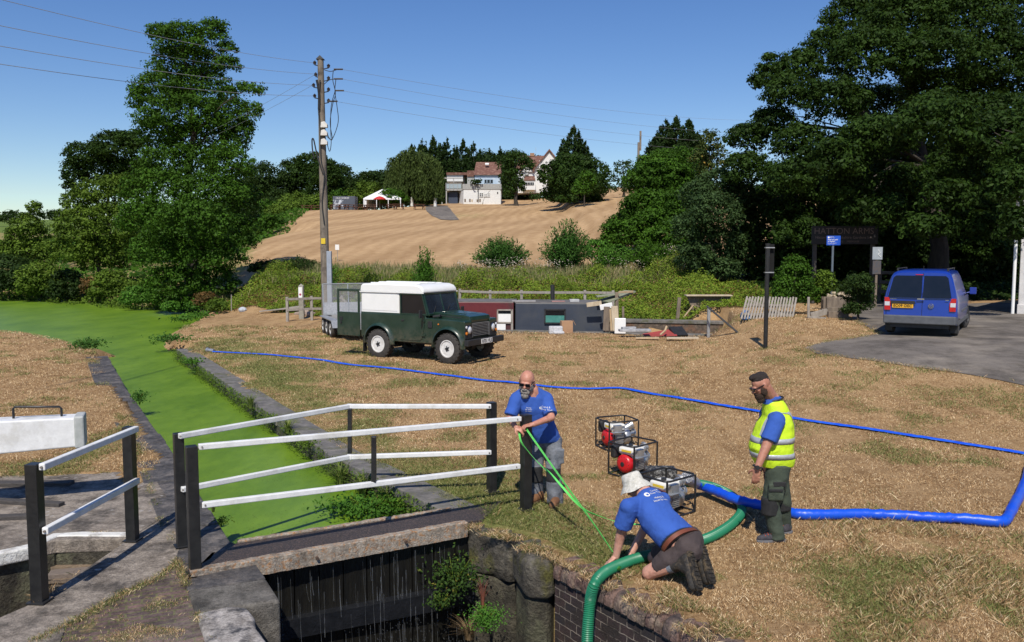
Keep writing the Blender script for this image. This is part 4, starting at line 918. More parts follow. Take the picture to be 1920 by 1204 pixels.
cover_patch('brambles', WP((400, 43), (560, 38.5), (800, 37.2), (1000, 36.6), (1180, 35.5), (1480, 33.6), (1480, 46), (1250, 49), (900, 48), (640, 47.5), (440, 52), (400, 50)), 430000, G9, .046, 1.15, 5, ns=1.1)
cover_patch('tall_weeds', WP((430, 49.0), (700, 46.5), (900, 46), (1250, 47), (1250, 51), (900, 49.5), (640, 49.5), (430, 52)), 90000, leafmat('dry_weed_leaf', (.12, .13, .04), (.26, .22, .10), c3=(.5, .45, .36)), .05, .8, 9, thr=.40)
cover_patch('dead_bracken', WP((440, 41), (700, 38.5), (900, 38.2), (1200, 37), (1480, 34.5), (1480, 37), (900, 42), (440, 46)), 70000, G10, .04, 1.2, 15, ns=1.3, thr=.54)
cover_patch('bank_plants', [(-44, 54), (-15, 44.5), (-13, 47), (-24, 56), (-46, 60)], 50000, G3, .1, 1.5, 25)
cover_patch('field_edge_plants', [(-60, 60), (-20, 55), (-20, 64), (-34, 150), (-70, 150)], 40000, G1, .22, 1.8, 26, ns=6)
cover_patch('wood_floor_plants', [(10.5, 36), (30, 41), (34, 56), (8, 52)], 60000, G4, .11, .8, 27, ns=3)

rw_ = np.random.default_rng(61); n = 34000; x = rw_.uniform(-16, 16, n); y = rw_.uniform(43.2, 50, n); f_ = fbm(x, y, 1.7, 63); ok = (f_ > .40) & (x < 15); x, y, f_ = x[ok], y[ok], f_[ok]
wm, nt, b = newmat('tall_grass'); geo = N(nt, 'ShaderNodeNewGeometry'); nt.links.new(ramp(nt, geo.outputs['Random Per Island'], [(0, (.06, .09, .02)), (.45, (.16, .19, .05)), (.8, (.30, .24, .11)), (1, (.42, .33, .20))]), b.inputs['Base Color']); b.inputs['Roughness'].default_value = .8
o_ = blade_mesh('tall_grass', np.stack([x, y, H(x, y) + .1], -1), .3 + .5 * f_, rw_, wm, .25, w=.014); tag(o_, kind='stuff')
n = 2200; x = rw_.uniform(-3, 13, n); y = rw_.uniform(45.5, 48.5, n); ok = fbm(x, y, 1.2, 71) > .5; x, y = x[ok], y[ok]
v, q = leaf_quads(np.stack([x, y, H(x, y) + rw_.uniform(.7, 1.15, len(x))], -1), rw_.normal(size=(len(x), 3)) * .3 + np.array([0, -.5, 1]), .032, rw_, .8); tag(fastmesh('white_weed_flowers', v, q, mat('dull_white_petals', (.42, .38, .32), (.34, .28, .22), 9, .9)), kind='stuff')
# bushes on the bank and the yard
for i, (L_, Y_, px, m_, lab, lf) in enumerate([
    ([(1490, 520, 36, 36), (1470, 545, 26, 30), (1512, 545, 24, 34), (1492, 495, 22, 18)], 29.5, 1490, G1, 'dense green bush behind the leaning picket panel', .07),
    ([(1545, 530, 22, 28), (1540, 555, 24, 24)], 30.5, 1545, G3, 'looser bush between the two dense rounded ones by the timber', .07),
    ([(1612, 535, 28, 26), (1612, 560, 32, 30), (1600, 580, 22, 14)], 27.5, 1612, G4, 'dense dark round bush just left of the blue van', .065),
    ([(1120, 470, 30, 26), (1160, 480, 30, 24)], 50, 1140, G7, 'bright low shrub at the foot of the light green bushy tree', .12),
    ([(560, 500, 45, 16), (500, 505, 40, 20)], 51, 540, G4, 'dark shrub in the shade between the alder and the pole', .13)]):
    tree('bush', lab, L_, Y_, px, m_, cover=2.3, seed=200 + i, cat='bush', limbs=False, tr=.05, leaf=lf / .75)

def wispy(label, px, py_top, py_base, hw, Y_, m, seed, stems=150, leaf=.075, name='bush', cat='bush', group='wispy bushes before the mown field'):
    r = np.random.default_rng(seed); b0 = D(px, py_base, Y_); z0 = min(b0.z, h(b0.x, Y_)); top = D(px, py_top, Y_).z - z0; W = hw * Y_ / 1600; root = thing(name, label, cat, (b0.x, Y_, z0), 0, group); PTS, NRM, AL = [], [], []; mb = MB()
    for k in range(stems):
        a = r.uniform(0, 6.283); u = r.uniform(0, 1) ** .6; e = np.array([math.cos(a) * u * W, math.sin(a) * u * W * .8, top * (1 - .45 * u * u) * r.uniform(.6, 1.05)]); mid = np.array([e[0] * .35, e[1] * .35, e[2] * .55]); n = 34; t = r.uniform(.12, 1.0, n)[:, None]
        p = 2 * t * (1 - t) * mid + t * t * e; PTS.append(p + r.normal(0, .045, (n, 3))); d = (2 * (1 - 2 * t) * mid + 2 * t * e); d /= np.linalg.norm(d, axis=1, keepdims=True); AL.append(d + r.normal(0, .45, (n, 3))); NRM.append(r.normal(size=(n, 3)) + np.array([0, -.5, .3]))
        if k % 6 == 0: mb.tube([(0, 0, 0), tuple(mid), tuple(e * .95)], [.018, .012, .004], 4)
    v, q = leaf_quads(np.concatenate(PTS), np.concatenate(NRM), leaf, r, .30, np.concatenate(AL)); fastmesh('crown', v, q, m, root); mb.build('stem', BARK, root)
wispy('wispy green rounded bush in front of the mown field, left of its larger neighbour', 940, 440, 505, 58, 49, G11, 501, 420, .085)
wispy('wispy green bush in front of the mown field, taller than its left neighbour', 1062, 414, 505, 54, 48, G11, 502, 440, .085)
wispy('small bright leafy sapling rising behind the green vehicle roof', 797, 462, 525, 27, 41, G7, 503, 170, .075, group=None)
wispy('low wispy bush between the large wispy bush and the light green tree', 1140, 460, 500, 36, 48.5, G7, 504, 240, .085)
wispy('low dark green bush at the shaded foot of the light green tree', 1222, 452, 500, 55, 46.5, G1, 507, 380, .085)
wispy('dark thin weed by the shaded bank left of the pole', 560, 478, 512, 46, 46.5, G4, 505, 120, group=None)
wispy('leafy bramble shoot just right of the pole foot', 622, 470, 520, 22, 40, G7, 506, 60, .06, group=None)
# waterside plants
def plant(name, label, P, n, hgt, m, seed, rad, leaf=.03, kind='leafy', group='plants along the canal walls', cat='plant'):
    r = np.random.default_rng(seed); root = thing(name, label, cat, P, 0, group)
    if kind == 'leafy':
        q = r.normal(size=(n, 3)) * np.array([rad, rad, hgt * .3]) * .55 + np.array([0, 0, hgt * .45]); q[:, 2] = np.abs(q[:, 2])
        v, f = leaf_quads(q, r.normal(size=(n, 3)) * .6 + np.array([0, -.3, .8]), leaf, r, .55)
        fastmesh('leaves', v, f, m, root)
        mb = MB()
        for k in range(10):
            a = r.uniform(0, 6.28); mb.tube([(0, 0, -.02), (math.cos(a) * rad * .3, math.sin(a) * rad * .3, hgt * .5), (math.cos(a) * rad * .7, math.sin(a) * rad * .7, hgt * .75)], [.004, .003, .002], 4)
        mb.build('stem', MATS['bramble_leaf'], root)
    else:
        v, f = [], []
        for k in range(n):
            a = r.uniform(0, 6.28); s = r.uniform(.2, 1) * rad; b0 = np.array([math.cos(a), math.sin(a), 0]) * rad * .2 * r.uniform(0, 1); d = np.array([math.cos(a), math.sin(a), 0]); hh = hgt * r.uniform(.5, 1); w = leaf * r.uniform(.5, 1); sd = np.array([-d[1], d[0], 0]) * w; o = len(v)
            for j in range(5):
                t = j / 4; p = b0 + d * s * t * t + np.array([0, 0, hh * (t * 1.5 - .6 * t * t)]); v += [p - sd * (1 - t * .9), p + sd * (1 - t * .9)]
            for j in range(4): f.append((o + 2 * j, o + 2 * j + 1, o + 2 * j + 3, o + 2 * j + 2))
        fastmesh('leaves', v, f, m, root)
    return root
reedm = leafmat('reed_leaf', (.07, .13, .02), (.20, .24, .06))
W_ = -.3
for i, (px, py, n, hgt, m_, rad, kd, lf, lab) in enumerate([
    (640, 912, 110, .42, reedm, .34, 'blade', .012, 'arching grassy clump in the channel behind the stub post'),
    (682, 932, 90, .40, reedm, .32, 'blade', .012, 'arching grassy clump below the lower white rail'),
    (728, 955, 80, .42, reedm, .28, 'blade', .011, 'arching reed clump nearest the bearded man'),
    (650, 962, 520, .22, G7, .30, 'leafy', .028, 'leafy water plant spreading left over the duckweed'),
    (695, 968, 700, .30, G7, .36, 'leafy', .028, 'leafy water plant at the walkway lip'),
    (745, 962, 650, .30, G1, .34, 'leafy', .026, 'darker leafy water plant under the reeds'),
    (790, 962, 600, .24, G7, .32, 'leafy', .024, 'leafy water plant at the right end of the walkway'),
    (540, 812, 80, .32, reedm, .25, 'blade', .010, 'grassy tuft growing from the right coping halfway along'),
    (470, 765, 80, .32, reedm, .25, 'blade', .010, 'grassy tuft on the right coping, third from the bridge'),
    (580, 838, 200, .14, G3, .16, 'leafy', .02, 'small leafy tuft below the bent rail on the right coping'),
    (510, 790, 200, .16, G3, .16, 'leafy', .02, 'small leafy tuft beside the grassy coping tuft'),
    (440, 745, 200, .16, G3, .2, 'leafy', .025, 'low green weed at the waterline, right coping'),
    (380, 700, 260, .26, G7, .24, 'leafy', .035, 'bright green weed on the far part of the right coping'),
    (360, 685, 260, .26, G7, .24, 'leafy', .035, 'bright green weed beside the shadow on the water'),
    (318, 645, 420, .42, G11, .5, 'leafy', .05, 'dark green shrubby weed where the coping ends'),
    (345, 605, 380, .4, G7, .5, 'leafy', .06, 'round weed on the point of the lawn at the pool'),
    (372, 598, 380, .4, G7, .5, 'leafy', .06, 'round weed at the tip of the lawn near the far bank'),
    (165, 655, 500, .42, G11, .42, 'leafy', .045, 'reddish green tuft where the left coping begins'),
    (262, 758, 240, .34, G11, .16, 'leafy', .028, 'dark nettle like plant at the edge of the left coping'),
    (415, 985, 120, .12, G3, .1, 'leafy', .016, 'little tuft at the corner between left coping and walkway'),
    (400, 960, 40, .12, reedm, .08, 'blade', .006, 'dry grass tuft on the left coping near the walkway')]):
    z_ = W_ if px > 600 or px in (440, 380) else -.05
    plant('water_plant', lab, G(px, py, z_), n, hgt, m_, 300 + i, rad, lf, kd)
# green fringe growing out of the right channel wall
rf = np.random.default_rng(44); PL = []
for a_, b_ in zip(CH_R[:-1], CH_R[1:]):
    L_ = math.hypot(b_[0] - a_[0], b_[1] - a_[1]); k = int(L_ * 420); t = rf.uniform(0, 1, k); nx_, ny_ = (b_[1] - a_[1]) / L_, -(b_[0] - a_[0]) / L_
    off = -np.abs(rf.normal(0, .07, k)) * (1 if nx_ > 0 else -1)
    PL.append(np.stack([a_[0] + (b_[0] - a_[0]) * t - abs(nx_) * np.abs(off) - .02, a_[1] + (b_[1] - a_[1]) * t - .5 * np.abs(off), rf.uniform(-.3, .03, k)], -1))
PL = np.concatenate(PL); fz = fbm(PL[:, 0], PL[:, 1], .45, 91); PL = PL[fz > .43]
v, q = leaf_quads(PL, rf.normal(size=PL.shape) * .6 + np.array([-.4, -.4, .6]), .020, rf, .45); tag(fastmesh('wall_weeds', v, q, G3), kind='stuff')
# flecks and twigs floating on the weed
n = 5200; t = rf.uniform(0, 1, n) ** .55; a_ = np.array(CH_L[-1]) * (1 - t)[:, None] + np.array(CH_L[0]) * t[:, None]; b_ = np.array(CH_R[0]) * (1 - t)[:, None] + np.array(CH_R[-1]) * t[:, None]; u_ = rf.beta(.7, .5, n)[:, None]
q_ = a_ * (1 - u_) + b_ * u_; q_ = np.column_stack([q_, np.full(n, WZ + .004)]); q_ = q_[fbm(q_[:, 0], q_[:, 1], .6, 95) > .47]
v, q = leaf_quads(q_, np.tile([0, 0, 1.0], (len(q_), 1)) + rf.normal(0, .05, (len(q_), 3)), .009, rf, .4)
tag(fastmesh('floating_debris', v, q, leafmat('debris_leaf', (.03, .05, .01), (.10, .10, .03), c3=(.30, .26, .12))), kind='stuff')
# plants on the chamber wall
for i, (px, py, Y_, n, hgt, m_, rad, kd, lf, lab) in enumerate([
    (852, 1075, 8.75, 900, .55, leafmat('wall_plant_leaf', (.018, .04, .008), (.05, .10, .018), c3=(.22, .2, .04)), .24, 'leafy', .021, 'trailing dark leafy plant hanging inside the weir by the quoin'),
    (828, 1125, 8.6, 220, .2, MATS['wall_plant_leaf'], .12, 'leafy', .02, 'lower tip of trailing leaves in front of the falling water'),
    (912, 1155, 8.2, 1500, .30, leafmat('wall_moss_leaf', (.05, .14, .015), (.09, .22, .03)), .15, 'leafy', .012, 'bright green bushy plant low on the quoin wall'),
    (880, 1175, 8.3, 120, .25, leafmat('dead_stalk', (.16, .10, .05), (.32, .22, .12)), .25, 'blade', .005, 'dry straw hanging under the bright wall plant'),
    (905, 1110, 8.35, 40, .35, leafmat('red_stalk', (.20, .06, .04), (.32, .12, .08)), .12, 'blade', .004, 'reddish stalks between the two wall plants')]):
    p = D(px, py, Y_); plant('wall_plant', lab, p - Vector((0, 0, hgt * .5)), n, hgt, m_, 400 + i, rad, lf, kd, group='plants on the weir wall')
# ------------------------------------------------------------ vehicles
green = mat('dark_green_paint', (.010, .030, .019), (.014, .036, .024), 3, .32, .05, coat=.35, c3=(.022, .045, .032), s3=1.5)
def dust(m, z0, z1, col=(.16, .12, .08), amt=.55):
    nt = m.node_tree; b = nt.nodes['Principled BSDF']; old = b.inputs['Base Color'].links[0].from_socket; tc = N(nt, 'ShaderNodeTexCoord'); sp = N(nt, 'ShaderNodeSeparateXYZ'); nt.links.new(tc.outputs['Object'], sp.inputs[0])
    mr = N(nt, 'ShaderNodeMapRange'); mr.inputs[1].default_value = z1; mr.inputs[2].default_value = z0; mr.inputs[4].default_value = amt; nt.links.new(sp.outputs[2], mr.inputs[0])
    f = mixc(nt, 1, mr.outputs[0], ramp(nt, noise(nt, tc.outputs['Object'], 6, 7, .75), [(.38, (0, 0, 0)), (.62, (1, 1, 1))]), 'MULTIPLY')
    nt.links.new(mixc(nt, f, old, col), b.inputs['Base Color'])
dust(green, .45, .95)
vwhite = mat('vehicle_white', (.80, .80, .78), (.76, .76, .74), 4, .35, 0)
glassd = mat('dark_glass', (.006, .008, .011), (.010, .012, .016), 2, .08, 0, spec=.5)
rubber = mat('tyre_rubber', (.030, .028, .026), (.055, .048, .042), 18, .85, .4)
blackpl = mat('black_plastic', (.015, .015, .016), (.024, .024, .025), 12, .55, .1)
chrome = mat('bright_metal', (.62, .62, .62), (.5, .5, .5), 10, .25, 0, metal=1.0)
galv = mat('galvanised_steel', (.46, .47, .47), (.34, .35, .35), 12, .45, .1, metal=.6)
rimw = mat('rim_white', (.72, .72, .70), (.55, .53, .5), 9, .4, 0)
amber = mat('amber_lens', (.75, .22, .02), None, 5, .25); redl = mat('red_lens', (.50, .012, .015), None, 5, .2, spec=.8); clearl = mat('clear_lens', (.62, .64, .66), (.5, .52, .55), 30, .08, 0, spec=.9)
def wheel(parent, c, rt, wdt, rim_r, side, rimm, steer=0, lugs=0, spokes=0, dish=.05):
    w = MB(); hw = wdt / 2; s = side
    w.lathe([(rim_r, -hw * .85), (rim_r + .02, -hw), (rt - .05, -hw), (rt - .012, -hw * .82), (rt, -hw * .5), (rt, hw * .5), (rt - .012, hw * .82), (rt - .05, hw), (rim_r + .02, hw), (rim_r, hw * .85)], axis='y', n=40, caps=False)
    if lugs:
        for k in range(lugs):
            for t, off in ((-1, 0), (1, .5), (-.35, .25), (.35, .75)):
                a = 2 * math.pi * (k + off) / lugs; M = Matrix.Rotation(a, 3, 'Y')
                w.box(M @ Vector((0, t * hw * .72, rt)), (.05, hw * .42, .024), M)
    root = w.build('wheel', rubber, parent, smooth=35, loc=c); root.rotation_euler = (0, 0, steer)
    r = MB(); f = -side if False else side
    r.lathe([(rim_r + .012, s * hw * .80), (rim_r + .012, s * hw * .95), (rim_r - .015, s * hw * .97), (rim_r - .03, s * (hw * .8 - dish * .4)), (rim_r * .72, s * (hw * .7 - dish)), (rim_r * .45, s * (hw * .7 - dish)), (rim_r * .36, s * (hw * .75 - dish * .2)), (rim_r * .22, s * (hw * .8)), (.001, s * hw * .8)], axis='y', n=28)
    if spokes:
        for k in range(spokes):
            a = 2 * math.pi * k / spokes; M = Matrix.Rotation(a, 3, 'Y'); r.box(M @ Vector((0, s * hw * .80, rim_r * .55)), (rim_r * .28, .02, rim_r * .85), M)
    r.build('rim', rimm, root, smooth=35)
    h_ = MB()
    for k in range(5):
        a = 2 * math.pi * (k + .5) / 5; h_.cyl((rim_r * .3 * math.cos(a), s * (hw * .8 - .01), rim_r * .3 * math.sin(a)), (rim_r * .3 * math.cos(a), s * (hw * .8 + .015), rim_r * .3 * math.sin(a)), .012, 6)
    h_.cyl((0, s * hw * .5, 0), (0, s * (hw * .8 + .03), 0), rim_r * .2, 12); h_.build('hub', blackpl, root)
    return root
def arch(cx, r, z0, a0=0, a1=math.pi, n=14, cz=.40):
    return [(cx + r * math.cos(a0 + (a1 - a0) * i / n), cz + r * math.sin(a0 + (a1 - a0) * i / n)) for i in range(n + 1)]

nearF, nearR = G(838, 678, .05), G(714, 668, .05)
hd = (nearF - nearR).normalized(); yaw = math.atan2(hd.y, hd.x)
left = Vector((-hd.y, hd.x, 0)); org = (nearR + nearF) / 2 - hd * 1.18 + left * .80
lr = thing('off_road_vehicle', 'dark green off road vehicle with white hard top parked on the dry lawn', 'off-road car', (org.x, org.y, h(org.x, org.y) - .01), yaw)
BW = .80
# lower body with wheel arches
prof = [(-.82, .60), (-.82, 1.17), (-.80, 1.20), (1.60, 1.20), (1.62, 1.14), (2.86, 1.10), (2.885, 1.07), (2.88, .60)] + arch(2.36, .46, 0, 0, math.pi, cz=.47)[0:] + [(1.86, .50), (.52, .50)] + arch(0, .46, 0, 0, math.pi, cz=.47)
prof = [p for p in prof]
# keep wing-front area: central part in front is stepped back for grille
MB().extr(prof, 'y', -BW, -.45).extr(prof, 'y', .45, BW).build('body', green, lr, .018, seg=3)
MB().extr([(-.82, .62), (-.82, 1.198), (1.60, 1.198), (1.62, 1.13), (2.79, 1.05), (2.79, .62)], 'y', -.452, .452).build('body_centre', green, lr)
MB().b2((-.7, -.44, .42), (2.6, .44, .70)).b2((-.05, -.70, .34), (.05, .70, .42)).b2((2.31, -.7, .34), (2.41, .7, .42)).cyl((2.36, .15, .38), (2.36, .35, .38), .13).cyl((0, -.1, .38), (0, .15, .38), .14).build('underbody', blackpl, lr)
# bonnet
MB().extr([(1.60, 1.14), (1.60, 1.265), (1.75, 1.272), (2.68, 1.225), (2.84, 1.19), (2.86, 1.10), (2.84, 1.04)], 'y', -.50, .50).build('bonnet', green, lr, .02, seg=3)
MB().extr([(1.70, 1.268), (1.9, 1.285), (2.55, 1.245), (2.68, 1.21)], 'y', -.28, .28).build('bonnet_ridge', green, lr, .012)
# side panel above waist (white), cab frame
MB().extr([(-.80, 1.205), (-.80, 1.74), (.70, 1.74), (.70, 1.205)], 'y', -.775, .775).build('hard_top_side', vwhite, lr, .015)
for s in (-1, 1): MB().b2((-.74, s * .774, 1.27), (.64, s * .783, 1.69)).build('side_panel_pressing', vwhite, lr, .012)
MB().b2((-.805, -.79, 1.19), (.705, -.772, 1.225)).build('waist_trim', green, lr)
rp = [(-.84, 1.735), (-.86, 1.79), (-.82, 1.89), (-.70, 1.945), (.2, 1.965), (1.30, 1.945), (1.46, 1.90), (1.54, 1.82), (1.55, 1.735)]
ro = MB().extr(rp, 'y', -.80, .80).build('roof', vwhite, lr, .055, seg=4, smooth=50)
MB().b2((-.6, -.5, 1.95), (1.2, -.40, 1.972)).b2((-.6, -.15, 1.96), (1.2, -.05, 1.982)).b2((-.6, .2, 1.96), (1.2, .3, 1.982)).b2((-.6, .5, 1.95), (1.2, .58, 1.97)).build('roof_rib', vwhite, lr, .008)
MB().b2((-.86, -.815, 1.73), (1.56, -.795, 1.755)).b2((-.86, .795, 1.73), (1.56, .815, 1.755)).build('gutter', vwhite, lr)
# windscreen: frame + glass leaning back
wsf = MB()
for y in (-.74, 0, .74): wsf.bar((1.68, y, 1.20), (1.50, y, 1.74), .05 if y else .025, .05, up=(1, 0, 0))
wsf.bar((1.68, -.76, 1.215), (1.68, .76, 1.215), .07, .06).bar((1.505, -.76, 1.725), (1.505, .76, 1.725), .05, .05)
wsf.build('windscreen_frame', green, lr, .008)
MB().add([(1.665, -.72, 1.235), (1.665, .72, 1.235), (1.515, .72, 1.71), (1.515, -.72, 1.71)], [(0, 1, 2, 3)]).build('windscreen', mat('windscreen_glass', (.015, .02, .03), (.03, .04, .055), 1.5, .04, 0, spec=1.0), lr)
MB().bar((1.705, -.52, 1.27), (1.60, -.30, 1.42), .012).bar((1.705, .12, 1.27), (1.60, .36, 1.42), .012).build('wiper', blackpl, lr)
# cab doors and windows each side
for s in (-1, 1):
    d = MB().extr([(.74, .56), (.74, 1.195), (1.58, 1.195), (1.58, .95), (1.50, .62), (1.42, .56)], 'y', s * .803, s * .816).build('door', green, lr, .006)
    f = MB(); y = s * .785
    f.bar((.77, y, 1.19), (.77, y, 1.73), .03, .06, up=(0, 1, 0)).bar((1.66, y, 1.19), (1.49, y, 1.73), .03, .05, up=(0, 1, 0)).bar((.76, y, 1.715), (1.50, y, 1.715), .03, .04).bar((.76, y, 1.215), (1.66, y, 1.215), .03, .035)
    f.build('window_frame', green, d, .004)
    MB().add([(.78, s * .782, 1.23), (1.635, s * .782, 1.23), (1.49, s * .782, 1.70), (.78, s * .782, 1.70)], [(0, 1, 2, 3)]).build('side_window', glassd, d)
    MB().b2((.80, s * .815, 1.04), (.90, s * .835, 1.075)).build('handle', blackpl, d, .004)
    MB().b2((1.50, s * .81, .68), (1.60, s * .835, .72)).b2((1.50, s * .81, 1.04), (1.60, s * .835, 1.08)).build('hinge', green, d, .003)
    MB().bar((1.58, s * .80, 1.18), (1.60, s * .98, 1.22), .02).box((1.60, s * 1.0, 1.24), (.04, .13, .19)).build('mirror', blackpl, lr, .012)
    # wheel arch flares
    for cx in (0, 2.36):
        o_ = arch(cx, .535, 0, -.12, math.pi + (.12 if cx else .12), 18, .47); i_ = arch(cx, .455, 0, -.12, math.pi + .12, 18, .47)
        ring = MB(); n = len(o_)
        va = [(p[0], s * .79, p[1]) for p in o_] + [(p[0], s * .90, p[1]) for p in i_] + [(p[0], s * .79, p[1]) for p in i_] + [(p[0], s * .885, p[1] + .0) for p in [((a[0] + b_[0]) / 2, (a[1] + b_[1]) / 2) for a, b_ in zip(o_, i_)]]
        fs = []
        for k in range(n - 1): fs += [(k, k + 1, 3 * n + k + 1, 3 * n + k), (3 * n + k, 3 * n + k + 1, n + k + 1, n + k), (n + k, n + k + 1, 2 * n + k + 1, 2 * n + k)]
        ring.add(va, fs).build('wheel_arch', green, lr, smooth=60)
    MB().b2((-.60, s * .70, .16), (-.585, s * .86, .62)).build('mud_flap', blackpl, lr)
    MB().add([(1.78, s * .68, .18), (1.80, s * .88, .18), (1.90, s * .88, .60), (1.88, s * .68, .60)], [(0, 1, 2, 3)]).add([(1.765, s * .68, .18), (1.785, s * .88, .18), (1.885, s * .88, .60), (1.865, s * .68, .60)], [(0, 1, 2, 3)]).build('mud_flap', blackpl, lr)
    # front panels and lights
    MB().b2((2.872, s * .44, .66), (2.892, s * .79, 1.01)).build('headlight_panel', blackpl, lr, .01)
    hl = MB().lathe([(.095, 2.885), (.105, 2.90), (.09, 2.908)], (0, s * .585, .88), axis='x', n=20).build('headlight', chrome, lr)
    MB().lathe([(.084, 2.905), (.07, 2.925), (.03, 2.935), (.001, 2.938)], (0, s * .585, .88), axis='x', n=20).build('lens', clearl, hl, smooth=60)
    MB().lathe([(.038, 2.89), (.038, 2.915), (.02, 2.925), (.001, 2.926)], (0, s * .735, .80), axis='x', n=12).build('indicator', amber, lr, smooth=60)
    MB().lathe([(.034, 2.89), (.034, 2.912), (.02, 2.92), (.001, 2.921)], (0, s * .735, .95), axis='x', n=12).build('side_light', clearl, lr, smooth=60)
    MB().lathe([(.018, s * .81), (.018, s * .825), (.001, s * .828)], (2.05, 0, 1.0), axis='y', n=10).build('side_repeater', amber, lr)
    MB().b2((1.70, s * .81, .90), (1.84, s * .822, 1.06)).build('wing_vent', blackpl, lr, .004)
    wheel(lr, (0, s * .745, .40), .405, .25, .225, s, rimw, 0, 22); wheel(lr, (2.36, s * .745, .40), .405, .25, .225, s, rimw, R(-3), 22)
gr = MB(); gr.b2((2.80, -.42, .70), (2.83, .42, 1.02)); gr.build('grille_back', blackpl, lr)
gr = MB()
for k in range(8): gr.b2((2.83, -.40, .715 + k * .038), (2.875, .40, .731 + k * .038))
gr.b2((2.83, -.43, .69), (2.88, -.40, 1.03)).b2((2.83, .40, .69), (2.88, .43, 1.03)).b2((2.83, -.43, 1.01), (2.88, .43, 1.03)).build('grille', mat('grey_slats', (.28, .29, .29), (.2, .2, .2), 12, .4, 0, metal=.5), lr, .003)
MB().b2((2.93, -.90, .50), (3.06, .90, .655)).b2((2.7, -.45, .5), (2.94, -.35, .62)).b2((2.7, .35, .5), (2.94, .45, .62)).build('bumper', blackpl, lr, .012)
pl_ = MB().b2((3.062, -.27, .52), (3.072, .27, .645)).build('number_plate', vwhite, lr, .003)
inkm = mat('black_ink', (.01, .01, .01), None, 5, .6)
text_mesh('R731 VLS', .125, inkm, pl_, (3.075, .0, .583), (math.pi / 2, 0, math.pi / 2), bold=.002)
MB().bar((1.78, -.66, 1.17), (1.98, -.60, 1.20), .16, .05).bar((1.98, -.6, 1.2), (2.62, -.56, 1.16), .02, .02).build('wing_top_duct', blackpl, lr, .01)
# open rear door, hinged on the near side
rd = MB(); yd = -.81; rd.b2((-1.70, yd - .02, .58), (-.86, yd + .02, 1.20)).b2((-1.70, yd - .02, 1.20), (-1.63, yd + .02, 1.80)).b2((-.93, yd - .02, 1.20), (-.86, yd + .02, 1.80)).b2((-1.63, yd - .02, 1.735), (-.93, yd + .02, 1.80))
rdo = rd.build('rear_door', green, lr, .012)
MB().b2((-1.6, yd - .035, .98), (-1.48, yd - .02, 1.07)).cyl((-1.54, yd - .035, .93), (-1.54, yd - .05, .93), .03).build('handle', blackpl, rdo)
ob = MB(); 
for k in range(12): ob.bar((-1.63, yd, 1.22 + k * .044), (-.93, yd, 1.22 + k * .044), .004)
for k in range(14): ob.bar((-1.62 + k * .053, yd, 1.2), (-1.62 + k * .053, yd, 1.74), .004)
ob.build('window_guard', galv, rdo)
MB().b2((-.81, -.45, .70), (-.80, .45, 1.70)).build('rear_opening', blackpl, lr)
MB().b2((-1.05, -.03, .42), (-.8, .03, .50)).cyl((-1.05, 0, .5), (-1.05, 0, .56), .025).build('tow_hitch', blackpl, lr)

def remap(o, fn):
    for v in o.data.vertices: v.co = fn(v.co)
for o in [x for x in C.objects if x.parent == lr and x.name.split('.')[0] not in ('wheel', 'mud_flap')]:
    def fn(c): return Vector(((c.x if c.x > -.46 else (-.46 + (c.x + .46) * .55 if c.x > -.86 else c.x + .18)), c.y, c.z if c.z < .62 else .62 + (c.z - .62) * 1.10))
    if o.name.split('.')[0] in ('wheel_arch', 'underbody'): continue
    if o.type == 'MESH': remap(o, fn)
    for ch in [x for x in C.objects if x.parent == o and x.type == 'MESH' and not x.name.startswith('lettering')]: remap(ch, fn)
for o in [x for x in C.objects if x.parent == lr and x.name.startswith('mud_flap')]:
    if o.data.vertices[0].co.x < 0: o.location.x = .06
# ------------------------------------------------------------ trailer
tA = G(636, 626, .0); tB = G(598, 600, .3)
A = Vector((-5.55, 28.2, 0)); Bv = Vector((-7.1, 32.1, 0)); fd = (A - Bv).normalized(); lf = Vector((-fd.y, fd.x, 0))
tl = thing('plant_trailer', 'grey three axle plant trailer with mesh tail ramp behind the green vehicle', 'trailer', (Bv.x, Bv.y, h(Bv.x, Bv.y)), math.atan2(fd.y, fd.x))
# local: x forward, near (camera-left) side is y negative ... deck spans y 0..1.9 to the left
LT = 4.2; s_ = 1
MB().b2((0, 0, .52), (LT, 1.9, .58)).build('deck', mat('worn_deck', (.30, .29, .27), (.20, .19, .18), 9, .7, .3), tl, .004)
MB().b2((0, -.03, .42), (LT, .05, .60)).b2((0, 1.85, .42), (LT, 1.93, .60)).b2((LT - .04, 0, .38), (LT + .04, 1.9, .62)).b2((-.03, 0, .4), (.05, 1.9, .6)).build('frame', galv, tl, .006)
MB().b2((.9, -.30, .60), (3.3, -.03, .64)).b2((.9, 1.93, .60), (3.3, 2.2, .64)).add([(3.3, -.30, .64), (3.3, -.03, .64), (3.6, -.03, .40), (3.6, -.3, .40)], [(0, 1, 2, 3)]).build('mudguard', galv, tl, .01)
for k in range(3):
    for y, sd in ((-.17, -1), (2.07, 1)): wheel(tl, (1.3 + .78 * k, y, .31), .31, .17, .17, sd, rimw, 0, 0, dish=.03)
rb = MB(); X0 = .0
for y in (0, .95, 1.9): rb.bar((X0 - .02, y, .6), (X0 - .16, y, 1.75), .04)
rb.bar((X0 - .02, 0, .62), (X0 - .02, 1.9, .62), .04).bar((X0 - .16, 0, 1.75), (X0 - .16, 1.9, 1.75), .04)
rmp = rb.build('tail_ramp', galv, tl, .004)
ms_ = MB()
for k in range(24): t = k / 24; ms_.bar((X0 - .08 - .08 * t, 0, 1.05 + .7 * t), (X0 - .08 - .08 * t, 1.9, 1.05 + .7 * t), .006)
for k in range(48): y = k * 1.9 / 47; ms_.bar((X0 - .08, y, 1.05), (X0 - .16, y, 1.75), .006)
